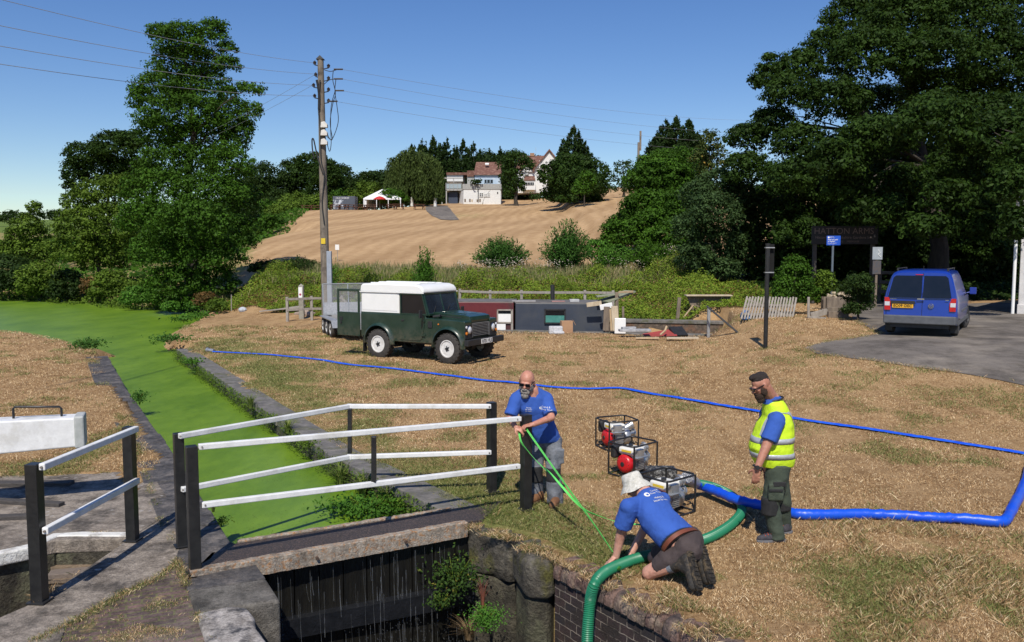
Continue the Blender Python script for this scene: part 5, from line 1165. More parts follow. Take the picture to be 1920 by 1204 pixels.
ms_.build('mesh', mat('mesh_wire', (.42, .42, .41), None, 5, .6), rmp)
MB().add([(X0 - .02, 0, .62), (X0 - .02, 1.9, .62), (X0 - .075, 1.9, 1.05), (X0 - .075, 0, 1.05)], [(0, 1, 2, 3)]).add([(X0 - .01, 0, .62), (X0 - .01, 1.9, .62), (X0 - .065, 1.9, 1.05), (X0 - .065, 0, 1.05)], [(0, 1, 2, 3)]).build('tread_plate', mat('tread_plate', (.5, .5, .5), (.36, .36, .37), 24, .4, .6, metal=.5), rmp)
MB().bar((LT, .2, .46), (LT + 1.15, .95, .46), .07, .1).bar((LT, 1.7, .46), (LT + 1.15, .95, .46), .07, .1).bar((LT + 1.1, .95, .46), (LT + 1.45, .95, .48), .08, .08).build('drawbar', galv, tl, .006)
MB().cyl((LT + .9, 1.12, .05), (LT + .9, 1.12, .75), .03).lathe([(.1, 1.09), (.1, 1.15)], (LT + .9, 0, .12), 'y', 14).build('jockey_wheel', blackpl, tl)
for (x, y) in ((.2, .1), (.45, .1), (LT - .4, .12)): MB().b2((x, y - .08, .581), (x + .18, y + .1, .60)).build('deck_ring', blackpl, tl)

# ------------------------------------------------------------ blue van
vblue = mat('van_blue', (.006, .030, .26), (.008, .036, .29), 2, .28, 0, coat=.6)
vg = mat('van_grey_plastic', (.10, .105, .115), (.075, .08, .09), 8, .6, .1)
vyaw = R(90 - 32)
vr = GT(1722, 632); hdv = Vector((math.cos(vyaw), math.sin(vyaw), 0))
van = thing('van', 'bright blue small van seen from behind, parked on the tarmac lane', 'van', (vr.x, vr.y, h(vr.x + hdv.x * 1.4, vr.y + hdv.y * 1.4) + .03), vyaw)
# stations along x (0 = rear face), section: bottom z, half widths
def vsec(x, zb, zt, wb, ww, wt, n=None):
    zw = .98; r = .16
    pts = [(wb, zb), (ww, zb + .12), (ww + .01, .62), (ww, zw)]
    for t in (.35, .7): pts.append((ww + (wt - ww) * t ** 1.2, zw + (zt - r - zw) * t))
    pts += [(wt, zt - r), (wt - .05, zt - .07), (wt - .14, zt - .018), (wt - .32, zt)]
    return [(x, p[0], p[1]) for p in pts] + [(x, -p[0], p[1]) for p in reversed(pts)]
st = [(.0, .34, 1.10, .80, .84, .83), (.035, .33, 1.50, .83, .865, .80), (.11, .32, 1.765, .85, .875, .70), (.25, .30, 1.80, .86, .88, .72), (1.2, .30, 1.82, .86, .885, .73), (2.2, .30, 1.81, .86, .885, .73), (2.75, .30, 1.72, .86, .885, .72), (3.15, .30, 1.42, .86, .88, .74), (3.45, .30, 1.12, .86, .87, .80), (4.15, .32, .96, .82, .84, .70), (4.38, .36, .72, .68, .70, .60)]
secs = [vsec(*s_) for s_ in st]
# body: rear face handled by first sections; make closed loft
def loft(secs):
    mb = MB(); n = len(secs[0]); 
    for s_ in secs: mb.v += s_
    for i in range(len(secs) - 1):
        for k in range(n): mb.f.append((i * n + k, i * n + (k + 1) % n, (i + 1) * n + (k + 1) % n, (i + 1) * n + k))
    mb.f.append(tuple(range(n))); mb.f.append(tuple((len(secs) - 1) * n + k for k in range(n))); return mb
bodysecs = [vsec(0.0, .36, 1.74, .80, .855, .70)] 
bodysecs[0] = [(0.0 + max(0, (p[2] - 1.05)) * .17, p[1], p[2]) for p in bodysecs[0]]
bodysecs.append([(.05 + max(0, (p[2] - 1.05)) * .17, p[1] * 1.02, p[2] * 1.005 if p[2] > 1 else p[2]) for p in vsec(0.0, .34, 1.765, .83, .862, .715)])
bodysecs += [vsec(*s_) for s_ in st[3:]]
vb = loft(bodysecs).build('body', vblue, van, .0, smooth=38)
def rz_(z): return -.004 + max(0, z - 1.05) * .17
def rear(pts, name, m, par, d=.004, th=.004):
    a = [(rz_(z) - d, y, z) for y, z in pts]; b_ = [(rz_(z) - d - th, y, z) for y, z in pts]; n = len(pts)
    return MB().add(a + b_, [tuple(range(n)), tuple(range(2 * n - 1, n - 1, -1))] + [(i, n + i, n + (i + 1) % n, (i + 1) % n) for i in range(n)]).build(name, m, par)
seam = mat('seam', (.002, .006, .05), None, 5, .6)
van.scale = (1, 1, .95)
# local y: + = left. left (wide) door left of seam at y=-.05
rear([(.77, 1.06), (.66, 1.60), (.60, 1.655), (-.035, 1.655), (-.035, 1.06)], 'rear_window', glassd, van)
rear([(-.075, 1.06), (-.075, 1.655), (-.58, 1.655), (-.64, 1.60), (-.735, 1.06)], 'rear_window', glassd, van)
rear([(-.048, .50), (-.048, 1.73), (-.062, 1.73), (-.062, .50)], 'door_seam', seam, van, 0, .004)
rear([(.80, .50), (.805, 1.02), (.70, 1.62), (.712, 1.62), (.815, 1.02), (.812, .50)], 'door_seam', seam, van, 0, .004)
for s in (1, -1):
    tp = [(s * .70, .70), (s * .845, .70), (s * .85, 1.05), (s * .745, 1.05), (s * .70, .92)]
    tlp = rear(tp, 'tail_light', redl, van, .002, .025)
    rear([(s * .72, .82), (s * .84, .82), (s * .842, .93), (s * .72, .93)], 'reversing_lens', clearl, tlp, .028, .004)
    MB().b2((.3, s * .60 - .02, 1.83), (2.0, s * .60 + .02, 1.86)).b2((.3, s * .60 - .02, 1.78), (.4, s * .60 + .02, 1.83)).b2((1.9, s * .60 - .02, 1.79), (2.0, s * .60 + .02, 1.83)).build('roof_rail', blackpl, van, .008)
    for x in (.0 + .72, 3.40): wheel(van, (x, s * .775, .315), .318, .20, .20, s, mat('dark_alloy', (.05, .05, .055), (.09, .09, .09), 8, .4, 0, metal=.5), R(14 * -1) if x > 2 else 0, 0, 5, dish=.02)
    for x in (.72, 3.40):
        w_ = MB(); o_ = arch(x, .375, 0, 0, math.pi, 16, .315); n = len(o_)
        w_.add([(p[0], s * .885, p[1]) for p in o_] + [(p[0], s * .50, p[1]) for p in o_], [tuple(range(n)), tuple(range(2 * n - 1, n - 1, -1))] + [(k, k + 1, n + k + 1, n + k) for k in range(n - 1)]).build('wheel_arch', blackpl, van)
    MB().b2((.3, s * .86, .30), (4.0, s * .895, .42)).b2((1.15, s * .885, .62), (2.95, s * .902, .69)).build('side_trim', vg, van, .01)
    def sidew(pts, name): 
        yy = lambda z: s * (.888 - max(0, z - .98) ** 1.1 * .215 / (.66 ** 1.1) * 1.0)
        a = [(x, yy(z) + s * .004, z) for x, z in pts]; return MB().add(a, [tuple(range(len(a)))]).build(name, glassd, van)
    sidew([(2.10, 1.04), (2.95, 1.04), (2.68, 1.58), (2.10, 1.60)], 'side_window'); sidew([(1.2, 1.06), (1.98, 1.06), (1.98, 1.60), (1.2, 1.60)], 'side_window')
    sidew([(2.035, .45), (2.05, .45), (2.05, 1.66), (2.035, 1.66)], 'door_seam'); sidew([(3.02, .5), (3.035, .5), (3.035, 1.05), (3.02, 1.05)], 'door_seam')
    MB().bar((2.92, s * .86, 1.08), (2.95, s * .98, 1.12), .03).box((2.96, s * 1.03, 1.15), (.08, .17, .20)).build('mirror', vblue, van, .02)
bp = [( -.09, -.86), (-.10, -.4), (-.105, 0), (-.10, .4), (-.09, .86), (.25, .905), (.25, -.905)]
MB().prism(bp, .33, .56).build('rear_bumper', vg, van, .03, seg=3)
MB().b2((.0, -.7, .22), (4.0, .7, .40)).build('underbody', blackpl, van)
for s in (1, -1): MB().b2((.40, s * .70, .08), (.415, s * .88, .38)).build('mud_flap', blackpl, van)
hs_ = rear([(.75, .88), (.72, .96), (.12, .96), (.10, .88)], 'plate_recess', blackpl, van, .006, .02)
plv = rear([(.66, .765), (.66, .875), (.15, .875), (.15, .765)], 'number_plate', mat('plate_yellow', (.80, .42, .02), None, 5, .5), van, .008, .006)
text_mesh('EO09 OEC', .098, inkm, plv, (-.024, .405, .82), (math.pi / 2, 0, -math.pi / 2), bold=.0015)
rear([(.06, 1.0), (-.11, 1.0), (-.11, 1.035), (.06, 1.035)], 'door_handle', chrome, van, .01, .02)
rear([(.13, 1.675), (-.05, 1.675), (-.05, 1.695), (.13, 1.695)], 'brake_light', redl, van, .004, .015)
em = MB().tube([(-.016, -.27 + .062 * math.cos(a), .83 + .062 * math.sin(a)) for a in [2 * math.pi * k / 24 for k in range(24)]], .007, 6, closed=True)
for p, q in [((-.045, .875), (-.012, .0 + .84)), ((.045, .875), (.012, .84)), ((-.012, .84), (.012, .84)), ((-.052, .855), (-.028, .785)), ((-.028, .785), (0, .825)), ((0, .825), (.028, .785)), ((.028, .785), (.052, .855))]: em.bar((-.018, -.27 + p[0], p[1]), (-.018, -.27 + q[0], q[1]), .011)
em.build('emblem', chrome, van)
rear([(.72, 1.0), (.56, 1.0), (.56, 1.012), (.72, 1.012)], 'badge', chrome, van, .005); rear([(-.60, .99), (-.68, .99), (-.68, 1.01), (-.60, 1.01)], 'badge', chrome, van, .005)
MB().cyl((.5, 0, 1.79), (.62, 0, 1.92), .006, 5).build('aerial', blackpl, van)
# ------------------------------------------------------------ utility pole and wires
wood_g = mat('grey_pole_wood', (.24, .205, .165), (.15, .125, .10), 10, .9, .8, stretch=(3, 3, .15), c3=(.08, .065, .055), s3=1.5)
PY = 36.5; pb = D(611, 560, PY); pt = D(601, 112, PY); P0 = Vector((pb.x, PY, h(pb.x, PY) - .1))
pole = thing('utility_pole', 'tall weathered wooden electricity pole with insulators behind the trailer', 'utility pole', P0)
top = pt - P0; axis_p = top.normalized()
MB().tube([(0, 0, 0), top * .5, top], [.19, .165, .125], 14).build('pole', wood_g, pole, smooth=50)
MB().add([Vector(top) + Vector(v) for v in ((-.17, -.14, 0), (.17, -.14, 0), (.17, .14, 0), (-.17, .14, 0), (0, -.14, .16), (0, .14, .16))], [(0, 1, 4), (3, 5, 2), (0, 4, 5, 3), (1, 2, 5, 4)]).build('cap', mat('dark_metal', (.05, .05, .05), None, 9, .6), pole)
def PP_(px, py, dy=0): return D(px, py, PY + dy) - P0
insm = mat('brown_insulator', (.03, .022, .02), (.05, .04, .035), 8, .3)
pins = [(590, 118), (592, 140), (588, 160), (590, 180)]; pinr = [(616, 124), (616, 147), (616, 168), (616, 189)]
for (x, y) in pins + pinr:
    e = PP_(x, y, -.1); b_ = Vector((axis_p.x * e.z / axis_p.z, 0, e.z - .12)); mb = MB().tube([b_, e - Vector((0, 0, .08)), e], .022, 5); mb.build('bracket', insm, pole)
    MB().lathe([(.03, -.06), (.075, -.05), (.05, -.01), (.08, .02), (.045, .06), (.02, .09)], e, n=10).build('insulator', insm, pole, smooth=60)
for (x, y) in ((634, 130), (634, 148), (636, 170), (624, 190)):
    e = PP_(x, y, -.15); MB().tube([e + Vector((-.18, 0, 0)), e + Vector((.2, 0, 0))], .035, 6).build('strain_clamp', insm, pole)
for k, (x, y) in enumerate(((607, 235), (607, 250), (607, 267))):
    c_ = PP_(x, y, -.2); fb = MB().add([c_ + Vector(v) for v in ((-.12, -.1, -.1), (.16, -.1, -.1), (.16, .1, -.1), (-.12, .1, -.1), (-.1, -.08, .12), (.04, -.08, .16), (.04, .08, .16), (-.1, .08, .12), (.16, -.1, .03), (.16, .1, .03))], [(0, 1, 8, 5, 4), (3, 7, 6, 9, 2), (0, 4, 7, 3), (4, 5, 6, 7), (5, 8, 9, 6), (8, 1, 2, 9), (0, 3, 2, 1)]); fb.build('fuse_box', mat('pale_ceramic', (.62, .60, .56), (.5, .48, .45), 9, .6), pole, .01)
cabm = mat('cable_black', (.02, .02, .022), None, 5, .6)
def cab(pts, r=.016, name='cable', dy=-.2): 
    P = [PP_(x, y, dy) for x, y in pts]; Q = []
    for i in range(len(P) - 1):
        a = P[max(i - 1, 0)]; b_ = P[i]; c_ = P[i + 1]; d_ = P[min(i + 2, len(P) - 1)]
        for k in range(5):
            t = k / 5; Q.append(.5 * ((2 * b_) + (c_ - a) * t + (2 * a - 5 * b_ + 4 * c_ - d_) * t * t + (3 * b_ - a - 3 * c_ + d_) * t ** 3))
    Q.append(P[-1]); return MB().tube(Q, r, 5).build(name, cabm, pole, smooth=60)
cab([(625, 132), (624, 150), (629, 175), (624, 195), (619, 230), (623, 262), (612, 255)]); cab([(630, 148), (628, 172), (632, 200), (634, 230), (622, 262), (613, 250)]); cab([(628, 172), (621, 200), (620, 240), (621, 268), (618, 284), (613, 268)])
cab([(605, 325), (597, 300), (592, 280), (588, 262), (585, 262), (586, 282), (590, 298)], .03); cab([(608, 420), (604, 380), (608, 330), (602, 300), (600, 240), (597, 200), (600, 150)], .03)
cab([(608, 131), (620, 134), (634, 130)]); cab([(608, 158), (618, 150), (632, 148)]); cab([(594, 150), (598, 175), (598, 205)], .05)
cp = P0 * 0; MB().b2((.12, -.30, .0), (.32, -.12, 3.1)).build('cable_cover', mat('grey_conduit', (.30, .34, .40), (.25, .28, .33), 6, .5, .1), pole, .01)
MB().box(PP_(606, 452, -.19), (.18, .012, .24)).build('warning_plate', mat('yellow_plate', (.72, .52, .03), None, 5, .5), pole)
wl_ = [((596, 140), (-400, -95), 12), ((596, 137), (-400, -20), 12), ((590, 160), (-400, 12), 12), ((590, 181), (-400, 60), 12)]
wl_ = [((590, 118), (-420, -112), 13, 'top'), ((592, 139), (-420, -42), 13, 'second'), ((588, 160), (-420, 8), 13, 'third'), ((590, 180), (-420, 52), 13, 'lowest')]
wr_ = [((640, 130), (1420, 226), 78, 'top'), ((640, 148), (1420, 250), 78, 'second'), ((640, 170), (1420, 268), 78, 'third'), ((628, 190), (1420, 284), 78, 'lowest')]
wirem = mat('wire_grey', (.30, .31, .32), None, 5, .5)
def wire(a, b_, sag, label, r, grp):
    Q = []
    for k in range(25): t = k / 24; Q.append(a.lerp(b_, t) - Vector((0, 0, sag * 4 * t * (1 - t))))
    o = MB().tube([q - a for q in Q], r, 4).build('power_line', wirem, None, smooth=60, loc=a); tag(o, label, 'power line', grp)
for (a, b_, Yb, n_) in wl_: wire(D(a[0], a[1], PY), D(b_[0], b_[1], Yb), .25, f'{n_} power line running left from the wooden pole over the alder', .0065, 'power lines left of the pole')
for (a, b_, Yb, n_) in wr_: wire(D(a[0], a[1], PY - .1), D(b_[0], b_[1], Yb), .5, f'{n_} power line running right from the wooden pole to the wood', .006, 'power lines right of the pole')
wire(D(592, 139, PY), D(250, 300, 60), .4, 'upper slanting wire from the pole down behind the alder', .007, 'slanting wires'); wire(D(589, 158, PY), D(240, 312, 60), .4, 'lower slanting wire from the pole down behind the alder', .007, 'slanting wires')
p_ = GT(1197, 375); fp = thing('utility_pole', 'distant grey power pole beside the broad conifer on the hill', 'utility pole', (D(1197, 300, 112).x, 112, h(D(1197, 300, 112).x, 112)))
MB().cyl((0, 0, 0), (0, 0, D(1197, 267, 112).z - fp.location.z), .2, 8, .14).build('pole', wood_g, fp); MB().b2((.12, -.1, 6.5), (.35, .1, 9)).build('fuse_box', wood_g, fp)

# ------------------------------------------------------------ fences
fencem = mat('silvered_wood', (.34, .31, .27), (.24, .21, .18), 12, .9, .5, stretch=(1, 1, .3))
def postrail(name, label, pts, Yz, zt, rails, group=None, post=.11):
    P = [Vector((D(px, 500, Y_).x, Y_, 0)) for px, Y_ in pts]; o0 = P[0].copy(); o0.z = h(P[0].x, P[0].y); root = thing(name, label, 'fence', o0, 0, group)
    for p in P: z0 = h(p.x, p.y); MB().b2((p.x - o0.x - post / 2, p.y - o0.y - post / 2, z0 - o0.z - .1), (p.x - o0.x + post / 2, p.y - o0.y + post / 2, z0 - o0.z + zt)).build('post', fencem, root, .01)
    for zr in rails:
        for a, b_ in zip(P[:-1], P[1:]):
            MB().bar((a.x - o0.x, a.y - o0.y - .07, h(a.x, a.y) - o0.z + zr), (b_.x - o0.x, b_.y - o0.y - .07, h(b_.x, b_.y) - o0.z + zr), .04, .10).build('rail', fencem, root, .006)
    return root
postrail('wooden_fence', 'silvered post and rail fence behind the boats and the green vehicle', [(862, 36.6), (919, 36.4), (978, 36.2), (1038, 36), (1097, 35.6), (1150, 35.2)], 0, 1.35, (1.25, .75))
postrail('wooden_fence', 'short weathered fence left of the pole behind the trailer', [(537, 36.2), (583, 36.8), (640, 37.2), (700, 37.2)], 0, 1.05, (.95, .5))
# white marker post by the pole
q = GT(566, 598); mp = thing('marker_post', 'short concrete post with white notice beside the wooden pole', 'post', q)
MB().b2((-.11, -.09, -.1), (.11, .09, 1.45)).add([(-.11, -.091, 1.45), (.11, -.091, 1.45), (.11, .091, 1.45), (-.11, .091, 1.45), (0, 0, 1.56)], [(0, 1, 4), (1, 2, 4), (2, 3, 4), (3, 0, 4)]).build('post', mat('mossy_concrete', (.32, .30, .25), (.22, .21, .17), 8, .9, .5), mp, .015)
nt_ = MB().b2((-.10, -.115, .92), (.06, -.093, 1.40)).build('notice', vwhite, mp); MB().lathe([(.05, -.118), (.05, -.1155)], (-.02, 0, 1.08), 'y', 14).build('red_ring', mat('sign_red', (.45, .05, .12), None, 5, .5), nt_)
q = GT(434, 585); o = MB().cyl((0, 0, 0), (.02, 0, .85), .025, 6).build('stake', fencem, None, loc=q); tag(o, 'thin pale stake at the edge of the bramble on the left lawn', 'stake')
# planks and rubble near the pole
q = GT(540, 588); o = MB().bar((-1.3, 0, .10), (.5, .1, .28), .22, .05).bar((-.9, .25, .12), (.75, .3, .36), .2, .05).build('scrap_board', fencem, None, .006, loc=q); tag(o, 'pair of weathered scrap boards lying left of the white notice post', 'boards')
rr = random.Random(4); q = GT(590, 592); mb = MB()
for k in range(7): mb.ell((rr.uniform(-.9, .7), rr.uniform(-.3, .3), .08), (rr.uniform(.12, .26), rr.uniform(.12, .2), rr.uniform(.08, .2)), 8, 5)
o = mb.build('rubble', mat('rubble_stone', (.36, .28, .22), (.25, .19, .15), 7, .95, 1), None, loc=q); tag(o, 'low heap of brown rubble stones at the pole foot', 'rubble'); o['kind'] = 'stuff'
q = GT(455, 585); o = MB().ell((0, 0, .1), (.2, .15, .14), 9, 6).build('plastic_bag', mat('pale_plastic', (.5, .52, .56), (.35, .38, .42), 9, .4, .5), None, loc=q); tag(o, 'crumpled pale plastic bag at the bramble edge on the left', 'bag')
# small white notice at field foot
q = GT(633, 490); sg = thing('field_sign', 'tiny white notice at the foot of the mown field right of the pole', 'sign', q); MB().b2((-.02, -.02, -.2), (.02, .02, 1.1)).build('post', fencem, sg); MB().b2((-.14, -.03, .75), (.12, .0, 1.1)).build('panel', vwhite, sg)

# ------------------------------------------------------------ boats in the side lock
def hull(name, label, a, b_, w, zt, zb, m, cat='boat'):
    A = Vector(a); Bv = Vector(b_); d = Bv - A; root = thing(name, label, cat, (A.x, A.y, zb), math.atan2(d.y, d.x)); L = d.length; hh = zt - zb
    MB().extr([(-.01, 0), (.06, hh), (w - .06, hh), (w + .01, 0)], 'x', 0, L).build('cabin_side', m, root, .02)
    MB().b2((-.03, .06, hh - .002), (L + .03, w - .06, hh + .035)).build('roof', mat('boat_roof_' + name, (.10, .095, .095), (.16, .15, .14), 4, .8, .4), root, .02)
    return root, L, hh
slate = mat('slate_boat_paint', (.030, .038, .055), (.038, .046, .064), 3, .45, .05, c3=(.05, .055, .065), s3=.7)
maroon = mat('maroon_boat_paint', (.095, .010, .014), (.12, .016, .018), 3, .45, .05, c3=(.06, .02, .02), s3=1.2)
p0 = (D(966, 600, 32.0).x, 32.0); p1 = (D(1134, 600, 31.7).x, 31.7)
bt, L, hh = hull('narrowboat', 'derelict slate grey boat with teal window in the side lock', p0, p1, 2.0, 1.03, -.35, slate)
wx = (1021 - 966) / (1134 - 966) * L; ww_ = (1061 - 1021) / 168 * L
fr_ = MB().b2((wx, -.06, .62), (wx + ww_, .03, .67)).b2((wx, -.06, 1.12), (wx + ww_, .03, 1.17)).b2((wx, -.06, .62), (wx + .05, .03, 1.17)).b2((wx + ww_ - .05, -.06, .62), (wx + ww_, .03, 1.17)).build('window', blackpl, bt)
MB().b2((wx + .05, -.035, .67), (wx + ww_ - .05, .0, .93)).build('lower_pane', mat('teal_glass', (.05, .20, .17), (.08, .26, .22), 5, .2), fr_); MB().b2((wx + .05, -.035, .93), (wx + ww_ - .05, .0, 1.12)).build('upper_pane', glassd, fr_)
rr = random.Random(12)
deck = [((.3, .35), .04, (.9, .3, .05), (.35, .33, .32)), ((1.6, .4), .03, (.5, .2, .04), (.40, .22, .2)), ((2.2, .5), .06, (.35, .25, .1), (.5, .5, .5)), ((.9, .9), .05, (1.6, .12, .05), (.12, .12, .12))]
for i, ((x, y), z, sz, c_) in enumerate(deck):
    o = MB().box((0, 0, sz[2] / 2), sz, R(rr.uniform(-20, 20))).build('roof_scrap', mat(f'scrap_{i}', c_, None, 6, .8), None, .01, loc=bt.matrix_basis @ Vector((x, y, hh + .036)))
    tag(o, ['long pale board lying on the left end of the slate boat roof', 'small reddish scrap lying on the slate boat roof', 'white bundle lying above the teal window on the slate boat roof', 'thin dark pole lying along the slate boat roof'][i], 'scrap', 'scrap on the boat roof')
o = MB().tube([(0, 0, 0), (0, 0, .62)], .085, 10).build('chimney_pipe', blackpl, None, smooth=50, loc=Vector((D(1036, 560, 33).x, 33, 1.03 + .035))); tag(o, 'dark stove pipe standing on the roof of the slate boat', 'stove pipe')
rp0 = (D(820, 600, 32.2).x, 32.2); rp1 = (D(963, 600, 32.0).x, 32.0)
b2_, L2, h2 = hull('narrowboat', 'derelict maroon boat between the green vehicle and the slate boat', rp0, rp1, 1.9, 1.06, -.35, maroon)
wx = L2 * (932 - 820) / 143; MB().b2((wx, -.05, .62), (L2 - .05, .02, .68)).b2((wx, -.05, 1.10), (L2 - .05, .02, 1.15)).b2((wx, -.05, .62), (wx + .05, .02, 1.15)).b2((L2 - .1, -.05, .25), (L2 - .02, .02, 1.15)).build('window_frame', fencem, b2_)
MB().b2((wx + .05, -.03, .68), (L2 - .1, .0, .98)).build('window_cloth', vwhite, b2_); MB().b2((wx + .05, -.03, .98), (L2 - .1, .0, 1.1)).build('window_pane', glassd, b2_)
MB().b2((L2 - 1.2, -.04, .12), (L2 - .3, -.02, .6)).build('lower_panel', vwhite, b2_)
# smashed bow end of the slate boat: boards, sheet, appliance
def at_(px, py, Y_): return D(px, py, Y_)
def board(label, p, q, w, t, m, name='timber_board', cat='board', group='timber at the broken boat end', up=(0, -1, 0)):
    mid = (p + q) / 2; o = MB().bar(p - mid, q - mid, w, t, up).build(name, m, None, .008, loc=mid); return tag(o, label, cat, group)
ply = mat('raw_plywood', (.50, .38, .24), (.40, .29, .17), 8, .8, .3, stretch=(1, 1, .4)); palew = mat('pale_raw_wood', (.55, .46, .33), (.42, .34, .23), 9, .85, .3, stretch=(1, 1, .3)); oldw = mat('grey_brown_wood', (.22, .175, .13), (.14, .11, .085), 9, .9, .5, stretch=(1, 1, .3)); duckb = mat('duck_green_paint', (.20, .22, .14), (.26, .27, .19), 6, .8, .3)
board('upright grey plank just right of the slate boat side', at_(1138, 575, 30.9), at_(1136, 620, 30.9), .22, .05, oldw); board('upright pale plank with carved holes at the broken boat end', at_(1152, 574, 30.7), at_(1155, 620, 30.7), .24, .04, palew)
board('narrow raw plank leaning at the broken boat end', at_(1145, 580, 30.8), at_(1147, 620, 30.8), .10, .05, ply); board('tall dark brown post through the broken boat roof', at_(1156, 548, 31.4), at_(1157, 600, 31.4), .12, .12, oldw)
board('dark post right of the white appliance', at_(1168, 575, 30.9), at_(1169, 618, 30.9), .08, .08, oldw)
board('flat grey board jutting left over the broken boat end', at_(1118, 556, 31.6), at_(1160, 551, 31.6), .5, .05, duckb, up=(0, 0, 1)); board('lifted green roof sheet sloping up at the broken boat end', at_(1130, 566, 31.5), at_(1182, 546, 32.0), .75, .06, duckb, up=(0, 0, 1)); board('thin raw batten on the lifted roof sheet', at_(1160, 548, 31.2), at_(1187, 547, 31.6), .08, .04, ply)
board('thick pale timber lying on the slate boat roof near its broken end', at_(1100, 572, 31.3), at_(1128, 568, 31.2), .16, .08, palew); board('white tray hanging over the slate boat corner', at_(1125, 577, 31.1), at_(1148, 572, 31.1), .2, .05, vwhite)
o = MB().box((0, 0, .28), (.40, .12, .56), R(-8)).build('appliance_panel', vwhite, None, .02, loc=Vector((D(1163, 600, 30.6).x, 30.6, .02))); tag(o, 'white plastic appliance panel leaning at the broken boat end', 'panel')
q = G(1062, 624, .0); cbx = thing('cardboard_box', 'open brown cardboard box standing below the teal boat window', 'box', q)
MB().box((0, 0, .22), (.42, .3, .44), .15).build('carton', mat('cardboard', (.42, .25, .14), (.36, .21, .12), 5, .85, .1), cbx, .006); MB().box((.28, 0, .38), (.2, .28, .012), Matrix.Rotation(R(60), 3, 'Y')).build('flap', MATS['cardboard'], cbx)
q = G(1042, 626, .0); o = MB().box((0, 0, .14), (.5, .3, .28)).box((.1, -.2, .06), (.4, .2, .1)).build('white_bin_bags', mat('crumpled_white', (.60, .60, .60), (.42, .42, .44), 14, .6, 1), None, .04, loc=q); tag(o, 'crumpled white and grey rubbish beside the cardboard box', 'rubbish')
# side lock walls and rubble
slw = thing('side_lock_wall', 'weathered far wall of the side lock behind the red wreck', 'wall', (TRENCH[3][0], TRENCH[3][1], 0), math.atan2(TRENCH[2][1] - TRENCH[3][1], TRENCH[2][0] - TRENCH[3][0])); Ls = math.hypot(TRENCH[2][0] - TRENCH[3][0], TRENCH[2][1] - TRENCH[3][1])
MB().b2((0, -.15, -1.5), (Ls, .35, .05)).build('wall_face', mat('rough_dark_brick', (.06, .045, .035), (.16, .12, .09), 8, .95, 1.2, detail=9, c3=(.19, .09, .05), s3=1), slw); MB().b2((0, -.2, .052), (Ls, .42, .18)).build('coping', mat('grey_coping', (.1, .095, .09)), slw, .02)
slw = thing('side_lock_wall', 'low near wall of the side lock at the far edge of the lawn', 'wall', (TRENCH[0][0], TRENCH[0][1], 0), math.atan2(TRENCH[1][1] - TRENCH[0][1], TRENCH[1][0] - TRENCH[0][0])); Ls = math.hypot(TRENCH[1][0] - TRENCH[0][0], TRENCH[1][1] - TRENCH[0][1])
MB().b2((0, -.25, -1.5), (Ls, .15, .03)).build('coping', MATS['grey_coping'], slw, .02)
tag(MB().add([(TRENCH[0][0], TRENCH[0][1], -.6), (TRENCH[1][0], TRENCH[1][1], -.6), (TRENCH[2][0], TRENCH[2][1], -.6), (TRENCH[3][0], TRENCH[3][1], -.6)], [(0, 1, 2, 3)]).build('side_lock_water', mat('murky_water', (.05, .05, .02), (.09, .10, .03), 5, .25)), kind='structure')
redw = mat('faded_red_panel', (.36, .05, .045), (.28, .05, .04), 4, .7, .2)
rw = thing('boat_wreck', 'smashed red boat end lying in the side lock right of the slate boat', 'wreck', at_(1215, 632, 30)); P0r = at_(1215, 632, 30)
MB().add([at_(1204, 626, 30) - P0r, at_(1264, 616, 30.6) - P0r, at_(1270, 630, 29.8) - P0r, at_(1210, 632, 29.6) - P0r, at_(1206, 628, 30.3) - P0r, at_(1264, 618, 30.9) - P0r], [(0, 1, 2, 3), (0, 4, 5, 1), (3, 2, 5, 4)]).build('red_panel', redw, rw)
MB().bar(at_(1266, 614, 30.5) - P0r, at_(1278, 630, 30.0) - P0r, .5, .08).build('dark_flap', blackpl, rw); MB().tube([at_(1238, 628, 29.6) - P0r, at_(1247, 620, 29.6) - P0r, at_(1250, 612, 29.7) - P0r], .04, 6).build('rib', ply, rw)
board('long raw plank on the near lock edge, left of the red wreck', at_(1192, 634, 28.9), at_(1236, 634, 28.8), .25, .05, ply, up=(0, 0, 1), group='planks by the red wreck'); board('long pale plank on the near lock edge, right of the red wreck', at_(1250, 634, 28.7), at_(1310, 634, 28.5), .28, .05, palew, up=(0, 0, 1), group='planks by the red wreck')
o = MB().box((0, 0, .05), (1.1, .35, .08), .05).box((-.2, .1, .12), (.5, .2, .08), .3).build('sheet_scrap', mat('grey_sheet', (.45, .45, .45), (.25, .25, .26), 8, .6), None, .01, loc=at_(1190, 622, 29.6)); tag(o, 'pale metal sheet scrap beside the broken boat end', 'scrap')
# post and leaning black beam at the side lock
q = GT(1328, 633); o = MB().b2((-.05, -.05, -.1), (.05, .05, 1.0)).build('steel_post', galv, None, .006, loc=q); tag(o, 'short grey steel post at the lock edge beneath the table board', 'post')
board('long black bar leaning over the right end of the side lock', at_(1325, 574, 29), at_(1392, 631, 27.9), .06, .06, blackpl, 'leaning_bar', 'bar', None)
